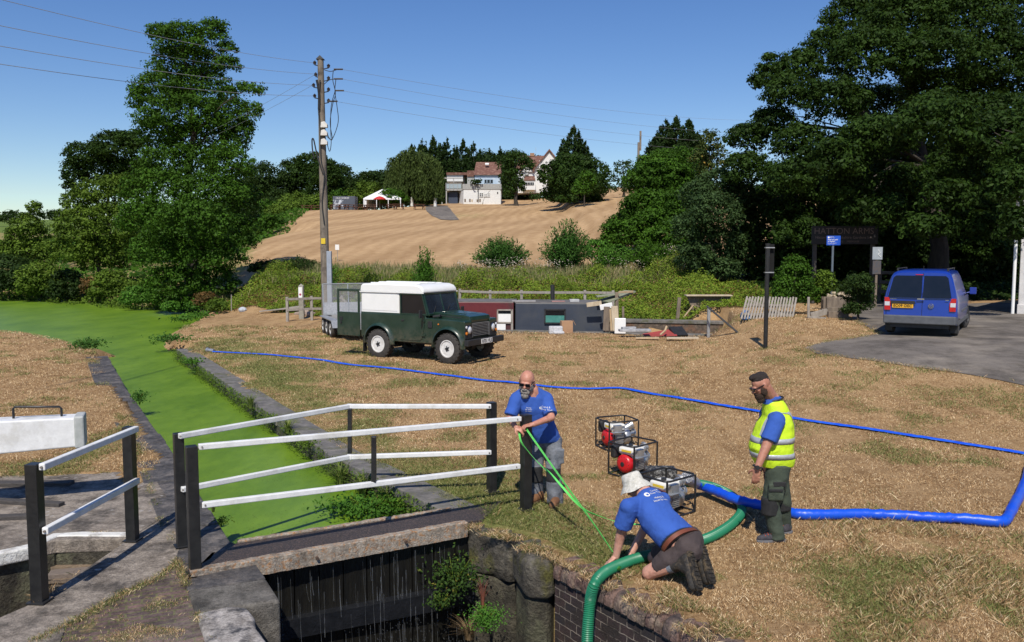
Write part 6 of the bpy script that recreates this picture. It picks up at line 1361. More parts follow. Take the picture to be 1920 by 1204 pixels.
# board on legs
q = D(1325, 590, 35.4); q.z = h(q.x, q.y); wb = thing('board_stand', 'dark board table with pale top edge standing on a slanting leg', 'table', q)
def qv(px, py, Y_=None): return at_(px, py, Y_ or q.y) - Vector(q)
MB().add([qv(1287, 555), qv(1369, 555), qv(1362, 583), qv(1300, 583), qv(1287, 555, q.y + .05), qv(1369, 555, q.y + .05), qv(1362, 583, q.y + .05), qv(1300, 583, q.y + .05)], [(0, 1, 2, 3), (7, 6, 5, 4), (0, 3, 7, 4), (1, 5, 6, 2), (3, 2, 6, 7), (0, 4, 5, 1)]).build('board', oldw, wb)
MB().bar(qv(1285, 554), qv(1371, 554), .5, .05).build('top', palew, wb, .01); MB().bar(qv(1354, 557), qv(1343, 603), .13, .09).build('leg', palew, wb, .01); MB().bar(qv(1369, 556), qv(1376, 602), .04).bar(qv(1364, 560), qv(1352, 602), .03).build('leg', galv, wb); MB().bar(qv(1300, 572), qv(1276, 602), .06, .05).build('leg', ply, wb)
board('old brown stake left of the board table', at_(1274, 558, 35.2), at_(1270, 602, 35.2), .14, .1, oldw, 'stake', 'stake', None)
# leaning picket panel
pk = thing('picket_panel', 'leaning silvered picket fence panel beside the black post', 'fence panel', GT(1440, 598)); K0 = Vector(pk.location)
n_ = 18
for k in range(n_):
    t = k / (n_ - 1); tp_ = D(1401 + 92 * t, 556 + 1 * t + (k % 2), 29.2) - K0; bt_ = D(1390 + 95 * t, 598 + 2 * t, 28.6) - K0
    MB().bar(bt_, tp_, .058, .02, up=(0, -1, 0)).build('slat', fencem, pk)
MB().bar(D(1397, 571, 29.1) - K0, D(1490, 573, 29.1) - K0, .03, .07).bar(D(1393, 588, 28.85) - K0, D(1487, 591, 28.85) - K0, .03, .07).bar(D(1400, 560, 29.2) - K0, D(1486, 597, 28.8) - K0, .03, .06).build('cross_rail', fencem, pk)
# blue bundle
q = GT(1398, 600); o = MB().tube([(.28 * math.cos(a) * .5, .1 * math.sin(2 * a), .16 + .14 * math.sin(a)) for a in [2 * math.pi * k / 16 for k in range(16)]], .05, 6, closed=True).box((.02, 0, .12), (.2, .16, .2), .4).build('hose_bundle', mat('blue_pipe', (.03, .16, .48), (.04, .22, .55), 5, .5), None, loc=q); tag(o, 'coiled light blue hose bundle at the left foot of the picket panel', 'hose')
# stacked timber
board('silver grey upright board at the left of the timber pile', D(1516, 557, 28), D(1516, 598, 28), .08, .04, fencem, group='timber pile by the bushes'); board('pale low board lying along the front of the timber pile', D(1514, 597, 28), D(1548, 599, 28), .14, .1, fencem, group='timber pile by the bushes')
board('brown beam lying at the right of the timber pile', D(1552, 590, 28.4), D(1590, 590, 28.4), .22, .16, oldw, group='timber pile by the bushes'); board('upper brown beam lying across the timber pile', D(1550, 582, 28.8), D(1588, 581, 28.8), .2, .14, oldw, group='timber pile by the bushes')
board('slanting grey plank in the middle of the timber pile', D(1520, 592, 28.3), D(1551, 584, 28.5), .2, .06, fencem, group='timber pile by the bushes')
o = thing('wooden_pallet', 'upright brown slatted pallet behind the timber pile', 'pallet', D(1566, 577, 29.4))
for k in range(6): MB().b2((-.42 + k * .16, -.02, -.2), (-.34 + k * .16, .02, .38)).build('slat', oldw, o)
MB().b2((-.45, .02, .28), (.55, .06, .36)).b2((-.45, .02, -.1), (.55, .06, -.02)).build('bearer', oldw, o)
q = D(1572, 556, 29.6); mb = MB()
for k in range(26): mb.box((rr.uniform(-.35, .35), rr.uniform(-.2, .2), rr.uniform(-.02, .14)), (rr.uniform(.08, .2), .05, .06), R(rr.uniform(-90, 90)))
o = mb.build('firewood', palew, None, loc=q); tag(o, 'small heap of split pale firewood on top of the pallet', 'firewood'); o['kind'] = 'stuff'
mb = MB().b2((-.5, -.3, -1.0), (.5, .3, -.02)).build('log_crate', oldw, None, .02, loc=q); tag(mb, 'brown wooden crate under the firewood heap', 'crate')

# ------------------------------------------------------------ signs on the right
q = GT(1435, 653); tz = D(1435, 458, q.y).z - q.z; bs = thing('sign_post', 'tall black post with the dark back of a box sign', 'sign post', q)
MB().cyl((0, 0, -.1), (0, 0, tz), .055, 14).cyl((0, 0, tz - .02), (0, 0, tz + .02), .06, 14).build('post', blackp, bs, smooth=50); sb = MB().b2((-.02, .05, tz - .83), (.19, .11, tz)).build('sign_box', mat('matt_black', (.012, .012, .012), None, 5, .8, spec=.2), bs, .01)
MB().b2((-.07, -.06, tz - .10), (.16, .05, tz - .075)).b2((-.07, -.06, tz - .73), (.16, .05, tz - .705)).build('clamp', galv, bs)
sblue = mat('sign_blue', (.010, .085, .52), None, 5, .45)
Ys = 31; sp_ = D(1561, 505, Ys); bs2 = thing('information_sign', 'bright blue information sign on a thin post before the dark wood', 'sign', (sp_.x, Ys, h(sp_.x, Ys)))
zc = D(1561, 451, Ys).z - bs2.location.z; MB().cyl((0, 0.03, 0), (0, 0.03, zc), .04, 8).build('post', mat('grey_post', (.12, .15, .18)), bs2)
pn = MB().b2((-.25, -.02, zc - .17), (.25, .0, zc + .17)).build('panel', sblue, bs2); pn.rotation_euler = (0, 0, 0)
wink = mat('white_ink', (.8, .8, .8), None, 5, .6)
MB().lathe([(.035, -.0225), (.035, -.0215)], (-.18, 0, zc + .11), 'y', 16).build('logo', wink, pn)
text_mesh('Canal &\nRiver Trust', .038, wink, pn, (-.13, -.0225, zc + .115), (math.pi / 2, 0, 0), align='LEFT'); text_mesh('Have you paid\nto display?', .062, wink, pn, (-.21, -.0225, zc + .0), (math.pi / 2, 0, 0), align='LEFT', bold=.0012); text_mesh('Scan or pay at the machine\nParking charges apply', .030, wink, pn, (-.21, -.0225, zc - .105), (math.pi / 2, 0, 0), align='LEFT')
dfm = mat('dark_rail_wood', (.07, .065, .06), (.05, .045, .04), 8, .8)
Yh = 36; c_ = D(1584, 440, Yh); hb = thing('pub_sign_board', 'large dark wooden pub sign board in the shade of the wood', 'sign board', (c_.x, Yh, h(c_.x, Yh)))
zc = D(1584, 441, Yh).z - hb.location.z; w_ = 62 / 1600 * Yh; hh_ = 17 / 1600 * Yh; bd = MB().b2((-w_, -.03, zc - hh_), (w_, .03, zc + hh_)).build('board', mat('dark_board', (.016, .016, .019), (.022, .02, .02), 4, .6), hb, .01)
for x in (-w_ + .1, w_ - .25): MB().b2((x, .03, 0), (x + .15, .15, zc)).build('post', dfm, hb)
ink2 = mat('shade_dimmed_letters', (.20, .15, .135), None, 5, .7)  # cream letters coloured dim, the shade on the board put into them
text_mesh('HATTON ARMS', .36, ink2, bd, (-.05, -.032, zc + .16), (math.pi / 2, 0, 0)); text_mesh('Historic Warwickshire Gardens Inn', .165, ink2, bd, (-.05, -.032, zc - .10), (math.pi / 2, 0, 0)); text_mesh('STEAKS  -  FREEHOUSE', .10, ink2, bd, (0.1, -.032, zc - .27), (math.pi / 2, 0, 0))
q = D(1644, 500, 33); ns = thing('notice_post', 'small pale grey notice above a darker one on a post in the shade', 'notice', (q.x, 33, h(q.x, 33))); zc = D(1644, 475, 33).z - ns.location.z
MB().b2((-.04, .0, 0), (.04, .06, zc)).build('post', oldw, ns); MB().b2((-.19, -.03, zc - .24), (.19, .0, zc + .24)).build('panel', mat('pale_notice', (.34, .38, .42), (.28, .31, .35), 3, .6), ns); MB().b2((-.17, -.03, zc - .80), (.15, .0, zc - .28)).build('lower_panel', mat('dim_notice', (.06, .07, .09), (.10, .08, .07), 12, .6), ns)
MB().tube([(.02, -.034, zc + .14), (.1, -.034, zc + .02), (.02, -.034, zc - .04), (.12, -.034, zc - .14)], .018, 5).build('picture', wink, ns)
dfm_ = mat('dark_rail_wood', (.07, .065, .06), (.05, .045, .04), 8, .8)
df = thing('dark_fence', 'dark horizontal rail fence behind the van in the shade', 'fence', (D(1650, 500, 36).x, 36, h(D(1650, 500, 36).x, 36)))
for k, z in enumerate((.45, .85, 1.25)): MB().b2((0, -.03, z), (1.9, .03, z + .14)).build('rail', dfm, df, .01)
for x in (-.05, 1.8): MB().b2((x, .03, 0), (x + .15, .15, 1.5)).build('post', dfm, df)
# white house corner at the right edge
Yw = 30; c_ = D(1904, 520, Yw); wh = thing('white_house', 'white wall corner with a drainpipe at the right picture edge', 'house', (c_.x, Yw, h(c_.x, Yw)), R(-40))
MB().b2((.12, 0, 0), (6, 7, 4.3)).build('wall', mat('whitewash', (.66, .64, .62), (.55, .53, .51), 4, .9, .3), wh, .02); MB().b2((.1, -.06, .0), (6, 0, .35)).build('plinth', MATS['whitewash'], wh, .02); MB().cyl((-.02, -.1, 0), (-.02, -.1, 4.2), .055, 10).build('drainpipe', vwhite, wh, smooth=50)
MB().extr([(.05, 4.30), (3.2, 6.4), (6.3, 4.28), (6.3, 4.4), (3.2, 6.55), (.05, 4.42)], 'y', -.15, 7.25).build('roof', mat('roof_tile', (.10, .055, .04)), wh)

# ------------------------------------------------------------ pub, marquee and tables on the hill
BY = 158
def bz(px, py, Y_=BY): return D(px, py, Y_)
whm = mat('pub_white_wall', (.70, .70, .68), (.62, .62, .60), 3, .85, .1); blw = mat('pale_blue_wall', (.40, .50, .60), (.36, .46, .56), 3, .8, .1, c3=(.5, .57, .63)); tile = mat('red_brown_tiles', (.17, .075, .05), (.11, .05, .038), 3, .85, .6, stretch=(1, 1, 6), c3=(.24, .14, .10), s3=2); lead = mat('grey_parapet', (.36, .36, .34), (.28, .28, .27), 5, .8)
def blk(mb, x0, x1, y0, y1, Y0, Y1):
    a = bz(x0, y1, Y0); b_ = bz(x1, y0, Y0); return mb.b2((a.x, Y0, a.z), (b_.x, Y1, b_.z))
pub = thing('pub_building', 'white and pale blue pub with red brown roof on the hilltop', 'pub', (bz(900, 380).x, BY, h(bz(900, 380).x, BY))); PO = Vector(pub.location)
def pubpart(name, m, par=pub, **k):
    def go(mb): mb.v = [tuple(Vector(v) - PO) for v in mb.v]; return mb.build(name, m, par, **k)
    return go
pubpart('lower_wall', whm)(blk(MB(), 869, 939, 355, 385, 158, 170)); pubpart('side_wing', whm)(MB().prism([(bz(869, 0, 158).x, 158), (bz(869, 0, 158).x, 170), (bz(858, 0, 162).x, 170), (bz(858, 0, 162).x, 162)], h(-9, 160) - 1, bz(869, 357, 158).z))
pubpart('parapet', lead)(blk(MB(), 867, 940, 345, 355, 157.9, 170)); pubpart('upper_wall', blw)(blk(MB(), 890, 938, 327, 345, 160, 168))
a = bz(888, 328, 159.6); b_ = bz(940, 328, 159.6); t_ = bz(893, 304, 164)
pubpart('roof', tile)(MB().add([(a.x, 159.6, a.z), (b_.x, 159.6, b_.z), (b_.x, 164, t_.z), (a.x + .3, 164, t_.z), (a.x, 168.4, a.z), (b_.x, 168.4, b_.z)], [(0, 1, 2, 3), (4, 3, 2, 5), (0, 3, 4), (1, 5, 2)]))
p_ = bz(913, 311, 161.5); pubpart('skylight', whm)(MB().box((p_.x, 162.0, p_.z + .35), (.7, .2, .6), Matrix.Rotation(R(-55), 3, 'X')))
wins = pubpart('window', whm)
for (x0, x1, y0, y1) in ((899, 906, 362, 369), (908, 913, 364, 369), (914, 918, 362, 369)):
    w_ = pubpart('window', glassd)(blk(MB(), x0, x1, y0, y1, 157.93, 158.0))
    mb = MB(); a = bz(x0, y1, 157.9); b_ = bz(x1, y0, 157.9)
    for k in (0, .5, 1): mb.b2((a.x + (b_.x - a.x) * k - .05, 157.88, a.z), (a.x + (b_.x - a.x) * k + .05, 157.93, b_.z))
    for k in (0, .5, 1): mb.b2((a.x, 157.885, a.z + (b_.z - a.z) * k - .04), (b_.x, 157.925, a.z + (b_.z - a.z) * k + .04))
    mb.v = [tuple(Vector(v) - PO) for v in mb.v]; mb.build('window_bars', whm, w_)
w_ = pubpart('window', glassd)(blk(MB(), 908, 924, 337, 343, 159.9, 160))
for x in (908, 913, 919): pubpart('window_bars', blw, w_)(blk(MB(), x - .5, x + .5, 336.5, 343, 159.85, 159.9))
pubpart('drainpipe', blackpl)(blk(MB(), 896, 897.2, 354, 378, 157.8, 157.9)); pubpart('vent', blackpl)(blk(MB(), 932, 934, 360, 363, 157.9, 158))
# terrace wing to the left
pubpart('terrace_wall', whm)(blk(MB(), 838, 868, 326, 340, 163, 170)); pubpart('terrace_wall', lead)(blk(MB(), 876, 889, 322, 345, 161, 168)); pubpart('terrace_roof', tile)(blk(MB(), 837, 877, 323.5, 328, 162.7, 170)); pubpart('terrace_roof', tile)(blk(MB(), 876, 890, 320, 331, 160.8, 161))
pubpart('terrace_deck', lead)(blk(MB(), 836, 867, 354, 357.5, 160, 166)); pubpart('dark_store', mat('store_blue', (.035, .05, .085)))(blk(MB(), 841, 858, 360, 384, 161, 164))
bal = MB()
for x in (836, 843, 850, 858, 865): blk(bal, x - .4, x + .4, 343, 356, 159.9, 160)
blk(bal, 836, 866, 343, 344, 159.9, 160); blk(bal, 829, 868, 333, 335, 159.9, 160.2); blk(bal, 828, 829.4, 334, 384, 159.9, 160.2); blk(bal, 850, 851, 333, 345, 160, 160.2); blk(bal, 836, 838, 356, 384, 160, 160.4)
bal.v = [tuple(Vector(v) - PO) for v in bal.v]; bal.build('balcony_frame', lead, pub)
pubpart('balcony_glass', mat('balcony_glass', (.35, .42, .45), (.28, .34, .36), 8, .2))(blk(MB(), 837, 865, 345, 353.5, 159.95, 160))
for i, x in enumerate((872, 876, 881, 885, 890, 895, 900)):
    o = blk(MB(), x - 1.4, x + 1.4, 373 + (i % 2), 379, 156.5, 156.8); c0 = Vector((sum(v[0] for v in o.v) / 8, 156.65, min(v[2] for v in o.v))); o.v = [tuple(Vector(v) - c0) for v in o.v]; o = o.build('barrel', [oldw, whm, oldw, palew, whm, oldw, oldw][i], None, loc=c0)
    tag(o, ['leftmost upright container along the white pub wall', 'second upright container along the white pub wall, pale', 'third upright container along the white pub wall, brown', 'fourth upright container along the white pub wall, sandy', 'fifth upright container along the white pub wall, pale', 'sixth upright container along the white pub wall', 'rightmost upright container along the white pub wall'][i], 'container', 'containers along the pub wall')
# gabled house behind
HY = 172
gh = thing('gabled_house', 'white half timbered gabled house with dark red roofs behind the pub tree', 'house', (bz(985, 380, HY).x, HY, h(bz(985, 380, HY).x, HY))); GO = Vector(gh.location)
def ghp(name, m, mb, par=gh): mb.v = [tuple(Vector(v) - GO) for v in mb.v]; return mb.build(name, m, par)
ghp('wall', whm, blk(MB(), 966, 1035, 318, 362, HY, HY + 9))
def gable(x0, xm, x1, yb, yt, Y0, Y1):
    A_, M_, B__ = bz(x0, yb, Y0), bz(xm, yt, Y0), bz(x1, yb, Y0); ghp('gable_wall', whm, MB().add([tuple(A_), tuple(B__), tuple(M_), (A_.x, Y1, A_.z), (B__.x, Y1, B__.z), (M_.x, Y1, M_.z)], [(0, 1, 2), (5, 4, 3), (0, 3, 4, 1)]))
    o1, o2, om = bz(x0 - 2, yb + 2, Y0 - .4), bz(x1 + 2, yb + 2, Y0 - .4), bz(xm, yt - 1.5, Y0 - .4); t2 = .35
    ghp('roof', tile, MB().add([tuple(o1), tuple(om), (om.x, Y1, om.z), (o1.x, Y1, o1.z), (o1.x, o1.y, o1.z + t2), (om.x, om.y, om.z + t2), (om.x, Y1, om.z + t2), (o1.x, Y1, o1.z + t2)], [(0, 1, 5, 4), (4, 5, 6, 7), (0, 3, 2, 1), (0, 4, 7, 3)])); ghp('roof', tile, MB().add([tuple(o2), tuple(om), (om.x, Y1, om.z), (o2.x, Y1, o2.z), (o2.x, o2.y, o2.z + t2), (om.x, om.y, om.z + t2), (om.x, Y1, om.z + t2), (o2.x, Y1, o2.z + t2)], [(1, 0, 4, 5), (7, 6, 5, 4), (1, 2, 3, 0), (3, 7, 4, 0)]))
gable(1002, 1030, 1058, 318, 284, HY - .3, HY + 9); gable(976, 988, 1000, 322, 307, HY - .4, HY + 4); ghp('roof', tile, MB().add([tuple(bz(968, 316, HY - .4)), tuple(bz(1035, 316, HY - .4)), tuple(bz(1030, 292, HY + 4.5)), tuple(bz(975, 292, HY + 4.5)), tuple(bz(968, 316, HY + 9)), tuple(bz(1035, 316, HY + 9))], [(0, 1, 2, 3), (3, 2, 5, 4), (0, 3, 4)]))
ghp('porch_roof', tile, MB().add([tuple(bz(982, 338, HY - 2)), tuple(bz(1004, 338, HY - 2)), tuple(bz(1002, 330, HY)), tuple(bz(984, 330, HY))], [(0, 1, 2, 3)])); ghp('bay_wall', whm, blk(MB(), 980, 1004, 338, 356, HY - 1.8, HY))
for (x0, x1, y0, y1) in ((983, 1001, 342, 347), (985, 991, 324, 328), (970, 977, 340, 346)):
    w_ = ghp('window', glassd, blk(MB(), x0, x1, y0, y1, HY - 1.9 if x0 == 983 else HY - .5, HY - 1.8 if x0 == 983 else HY - .1)); mb = MB()
    for k in range(1, 6): xx = x0 + (x1 - x0) * k / 6; blk(mb, xx - .25, xx + .25, y0, y1, (HY - 1.95 if x0 == 983 else HY - .55), (HY - 1.9 if x0 == 983 else HY - .5))
    ghp('window_bars', whm, mb, w_)
ghp('chimney', mat('chimney_brick', (.35, .20, .11), (.25, .14, .08), 6), blk(MB(), 994, 1002, 287, 293, HY + 4, HY + 5)); ghp('chimney', whm, blk(MB(), 1011, 1013.4, 301, 312, HY - .4, HY + .4))
ghp('aerial', galv, blk(MB(), 1004.5, 1005, 276, 296, HY + 4, HY + 4.05)); 
# marquee
MY = 136
mq = thing('marquee', 'white marquee with pitched roof on the hill left of the willow', 'marquee', (bz(710, 390, MY).x, MY, h(bz(710, 390, MY).x, MY))); MO = Vector(mq.location)
def mqp(name, m, mb): mb.v = [tuple(Vector(v) - MO) for v in mb.v]; return mb.build(name, m, mq)
canvas = mat('white_canvas', (.80, .80, .80), (.74, .74, .74), 3, .7)
e1, e2, r1, r2 = bz(681, 372, MY), bz(752, 372, MY), bz(720, 354, MY + 2), bz(742, 354, MY + 9)
mqp('roof', canvas, MB().add([tuple(e1), tuple(e2), tuple(bz(728, 354, MY + 3)), tuple(bz(716, 355, MY + 3)), tuple(bz(690, 372, MY + 9)), tuple(bz(760, 372, MY + 9))], [(0, 1, 2, 3), (0, 3, 4), (3, 2, 5, 4), (1, 5, 2)])); mqp('valance', canvas, blk(MB(), 681, 752, 371.8, 374.5, MY - .02, MY + .03))
lg = MB()
for x in (682, 683.5, 706, 728, 751): blk(lg, x - .5, x + .5, 373, 389, MY, MY + .12)
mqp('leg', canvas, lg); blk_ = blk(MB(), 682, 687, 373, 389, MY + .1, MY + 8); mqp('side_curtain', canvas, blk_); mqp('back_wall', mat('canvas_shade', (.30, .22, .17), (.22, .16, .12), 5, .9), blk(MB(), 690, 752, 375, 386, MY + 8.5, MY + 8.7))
# parasol
ps = thing('parasol', 'open red parasol standing in front of the white marquee', 'parasol', (bz(712, 390, 133).x, 133, h(bz(712, 390, 133).x, 133))); zt = bz(712, 368, 133).z - ps.location.z
MB().lathe([(1.0, zt - .50), (.98, zt - .42), (.5, zt - .12), (.02, zt + .02)], n=10).build('canopy', mat('parasol_red', (.55, .03, .025)), ps); MB().cyl((0, 0, 0), (0, 0, zt), .04, 6).build('pole', oldw, ps)
# kiosk
ki = thing('kiosk', 'dark grey kiosk container with white lettering on the hill', 'kiosk', (bz(645, 388, 132).x, 132, h(bz(645, 388, 132).x, 132))); zt = bz(645, 368, 132).z - ki.location.z
MB().b2((-1.7, 0, 0), (1.7, 2.4, zt)).build('body', mat('kiosk_grey', (.075, .085, .11), (.06, .07, .09), 3), ki, .03); MB().b2((-1.65, -.02, .2), (-.1, .0, zt - .55)).build('mural', mat('kiosk_mural', (.09, .10, .13), (.50, .52, .55), 1.3, .7, lo=.5, hi=.53), ki)
text_mesh('OLD SHERIFF', .36, wink, ki, (-.2, -.03, zt - .3), (math.pi / 2, 0, 0))
# picnic tables
pic = mat('brown_table_wood', (.16, .065, .035), (.11, .05, .03), 6, .8)
def picnic(loc, rz, label):
    t = thing('picnic_table', label, 'picnic table', loc, rz, 'picnic tables on the hill'); MB().b2((-.9, -.38, .71), (.9, .38, .76)).build('tabletop', pic, t)
    for s in (-1, 1):
        MB().b2((-.9, s * .62 - .13, .42), (.9, s * .62 + .13, .46)).build('bench', pic, t)
        l_ = MB().bar((s * .65, -.72, 0), (s * .65, -.1, .72), .09).bar((s * .65, .72, 0), (s * .65, .1, .72), .09).bar((s * .65, -.72, .40), (s * .65, .72, .40), .08); l_.build('leg', pic, t)
    return t
labs = ['farthest left picnic table at the edge of the mown field', 'picnic table just left of the wooden pole', 'pale picnic table just right of the wooden pole', 'picnic table between the pole and the kiosk', 'picnic table before the kiosk front', 'small picnic seat left of the marquee', 'picnic table in front of the marquee corner', 'picnic table under the left side of the marquee', 'picnic table next to the red parasol', 'picnic table under the willow edge']
first = None
for i, (px, py, rz) in enumerate([(573, 400, .2), (590, 400, .1), (628, 396, .3), (645, 395, 0), (655, 395, .4), (680, 394, 1.2), (694, 395, .1), (735, 386, .2), (748, 387, 0), (786, 383, .3)]):
    Y_ = 130; x_ = D(px, py, Y_).x; L_ = (x_, Y_ + rr.uniform(-1, 1), h(x_, Y_))
    if first is None: first = picnic(L_, rz, labs[0])
    else: c_ = copy_tree(first); c_.location = L_; c_.rotation_euler = (0, 0, rz); c_['label'] = labs[i]
# white planters / bollards by the path
for i, (px, py, hh_, lab) in enumerate([(772, 384, 1.5, 'white column left of the hill path under the willow'), (816, 382, 1.4, 'white column right of the hill path by the terrace')]):
    p = D(px, py, 140); o = MB().lathe([(.28, 0), (.25, hh_ * .7), (.3, hh_)], n=12).build('white_column', whm, None, smooth=40, loc=(p.x, 140, h(p.x, 140))); tag(o, lab, 'column', 'white columns by the hill path')
# ------------------------------------------------------------ pumps
redp = mat('engine_red', (.55, .012, .018), (.45, .01, .015), 6, .35, 0); tankw = mat('tank_cream', (.72, .71, .66), (.66, .65, .60), 6, .35, 0); alu = mat('cast_aluminium', (.55, .56, .57), (.38, .39, .40), 14, .38, .2, metal=.75)
def make_pump(label, loc, rz, colour=True):
    p = thing('water_pump', label, 'pump', loc, rz, 'petrol water pumps in black tube frames')
    X, Yy, Zt, r = .26, .225, .44, .0125
    c = .05
    def loop(pts): return MB().tube(pts, r, 8, closed=True)
    def rect(z): return [(-X + c, -Yy, z), (X - c, -Yy, z), (X, -Yy + c, z), (X, Yy - c, z), (X - c, Yy, z), (-X + c, Yy, z), (-X, Yy - c, z), (-X, -Yy + c, z)]
    f = loop(rect(Zt)); f.tube(rect(.015), r, 8, closed=True)
    for x in (-X + .01, X - .01):
        for y in (-Yy + .01, Yy - .01): f.tube([(x, y, .0), (x, y, Zt)], r, 8)
    f.tube([(-X, 0, .02), (X, 0, .02)], r, 6).tube([(.05, -Yy, .02), (.05, Yy, .02)], r, 6)
    f.build('frame', blackp, p, smooth=60)
    MB().b2((-.12, -.09, .04), (.06, .10, .20)).b2((-.10, -.14, .10), (.04, -.08, .24)).build('engine_block', alu, p, .012)
    fins = MB()
    for k in range(6): fins.b2((-.09, -.17, .10 + k * .022), (.03, -.09, .11 + k * .022))
    fins.build('cooling_fins', alu, p)
    rc = MB().lathe([(.125, -.13), (.128, -.15), (.122, -.19), (.10, -.215), (.06, -.225), (.001, -.226)], (0, 0, .17), 'x', 28).build('recoil_cover', redp, p, smooth=45)
    sl = MB()
    for k in range(14): a = 2 * math.pi * k / 14; sl.box((-.208, .085 * math.cos(a), .17 + .085 * math.sin(a)), (.018, .012, .03), Matrix.Rotation(a - math.pi / 2, 3, 'X'))
    sl.lathe([(.035, -.215), (.03, -.232), (.001, -.233)], (0, 0, .17), 'x', 14); sl.build('vent_slots', blackpl, rc)
    tk = MB().b2((-.17, -.15, .285), (.07, .12, .385)).build('fuel_tank', tankw, p, .03, seg=4, smooth=50)
    MB().b2((-.172, -.10, .325), (-.168, .06, .355)).build('warning_label', mat('label_yellow', (.75, .55, .05)), tk); MB().lathe([(.03, .385), (.032, .41), (.001, .412)], (-.05, 0, 0), n=14).build('tank_cap', blackpl, tk)
    MB().b2((-.19, -.22, .27), (.06, -.14, .28)).b2((-.15, -.2, .24), (-.02, -.14, .38)).build('muffler', alu, p, .01)
    MB().b2((-.22, .13, .22), (-.06, .22, .40)).build('air_filter', blackpl, p, .03, seg=3)
    MB().tube([(-.05, .14, .2), (.02, .18, .16), (.06, .16, .1)], .012, 6).tube([(-.15, -.12, .12), (-.2, -.16, .08), (-.1, -.18, .05)], .008, 6).build('cable', blackpl, p)
    v = MB().lathe([(.05, .06), (.12, .075), (.135, .10), (.135, .165), (.11, .19), (.06, .20), (.001, .20)], (0, 0, .17), 'x', 26).build('volute', alu, p, smooth=50)
    MB().lathe([(.052, .19), (.052, .27), (.066, .275), (.066, .30), (.05, .302), (.048, .25), (.001, .25)], (0, .0, .20), 'x', 22).build('inlet', alu, v, smooth=40)
    o_ = MB().lathe([(.055, .0), (.055, .12), (.07, .125), (.07, .155), (.053, .157), (.05, .10), (.001, .10)], n=22); o_.xf(Matrix.Translation((.13, .02, .27)) @ Matrix.Rotation(R(62), 4, 'Y') @ Matrix.Rotation(R(10), 4, 'X')); o_.build('outlet', alu, v, smooth=40)
    for k in range(4):
        a = math.pi / 4 + k * math.pi / 2; MB().cyl((.06, .12 * math.cos(a), .17 + .12 * math.sin(a)), (.20, .12 * math.cos(a), .17 + .12 * math.sin(a)), .01, 6).build('bolt', blackpl, v)
    return p
pz = .42
P1 = G(1157, 788, pz); P2 = G(1187, 831, pz); P3 = G(1250, 893, pz)
pump = make_pump('farthest of the three red and white pumps on the lawn', (P1.x, P1.y, 0), R(22))
for loc, rz, lab in (((P2.x, P2.y, 0), R(44), 'middle pump of the three, red recoil cover behind the bucket hat'), ((P3.x, P3.y, 0), R(40), 'nearest pump, silver outlet taped to the fat blue hose')):
    c_ = copy_tree(pump); c_.location = loc; c_.rotation_euler = (0, 0, rz); c_['label'] = lab
# black crate-like block behind the nearest pump
o = MB().b2((-.2, -.12, 0), (.2, .12, .2)).build('battery_crate', mat('mottled_black', (.02, .02, .02), (.25, .25, .24), 30, .6, .5, lo=.5, hi=.62), None, .02, loc=G(1238, 905)); tag(o, 'mottled black crate standing between the middle and nearest pump', 'crate')

# ------------------------------------------------------------ hoses
def catmull(P, sub=8, closed=False):
    Q = []
    for i in range(len(P) - 1):
        a = P[max(i - 1, 0)]; b = P[i]; c = P[i + 1]; d = P[min(i + 2, len(P) - 1)]
        for k in range(sub):
            t = k / sub; Q.append(.5 * ((2 * b) + (c - a) * t + (2 * a - 5 * b + 4 * c - d) * t * t + (3 * b - a - 3 * c + d) * t ** 3))
    Q.append(P[-1]); return Q
def flat_tube(name, P, w, hgt, m, seed=1, n=10, par=None):
    rr = random.Random(seed); v = []; f = []; L = len(P)
    for i, p in enumerate(P):
        t = (P[min(i + 1, L - 1)] - P[max(i - 1, 0)]); t.z = 0; t.normalize(); s = Vector((-t.y, t.x, 0)); ww = (w(i / L) if callable(w) else w) * rr.uniform(.9, 1.08); hh = (hgt(i / L) if callable(hgt) else hgt) * rr.uniform(.85, 1.15)
        for k in range(n): a = 2 * math.pi * k / n; v.append(p + s * math.cos(a) * ww / 2 + Vector((0, 0, math.sin(a) * hh / 2)))
    for i in range(L - 1):
        for k in range(n): k2 = (k + 1) % n; f.append((i * n + k, i * n + k2, (i + 1) * n + k2, (i + 1) * n + k))
    f += [tuple(range(n)), tuple((L - 1) * n + k for k in range(n))]
    return MB().add(v, f).build(name, m, par, smooth=60)
hoseb = mat('blue_layflat_hose', (.008, .075, .62), (.010, .10, .70), 6, .5, .4, c3=(.03, .14, .7), s3=7)
pp = [(400, 661), (460, 664), (520, 668), (580, 674), (640, 683), (720, 691), (810, 702), (900, 714), (960, 719), (1040, 728), (1100, 731), (1165, 730), (1230, 742), (1330, 758), (1420, 773), (1500, 789), (1600, 803), (1700, 818), (1780, 831), (1850, 842), (1905, 851), (1935, 856)]
Pf = [Vector((*GT(a, b).xy, 0)) for a, b in pp]
for p in Pf: p.z = h(p.x, p.y) + .03
Q = catmull(Pf, 10)
rr = random.Random(2)
for q in Q: q.x += rr.uniform(-.012, .012); q.y += rr.uniform(-.012, .012); q.z = h(q.x, q.y) + .028
hs = thing('layflat_hose', 'long thin blue hose lying across the whole lawn behind the workers', 'hose', Q[0])
flat_tube('hose', [q - Q[0] for q in Q], .14, .03, hoseb, 3, par=hs)
d0 = (Q[0] - Q[3]).normalized(); MB().cyl(Vector((0, 0, .02)), d0 * .22 + Vector((0, 0, .03)), .055, 12).cyl(d0 * .16 + Vector((0, 0, .03)), d0 * .24 + Vector((0, 0, .03)), .075, 12).build('coupling', alu, hs, smooth=50)
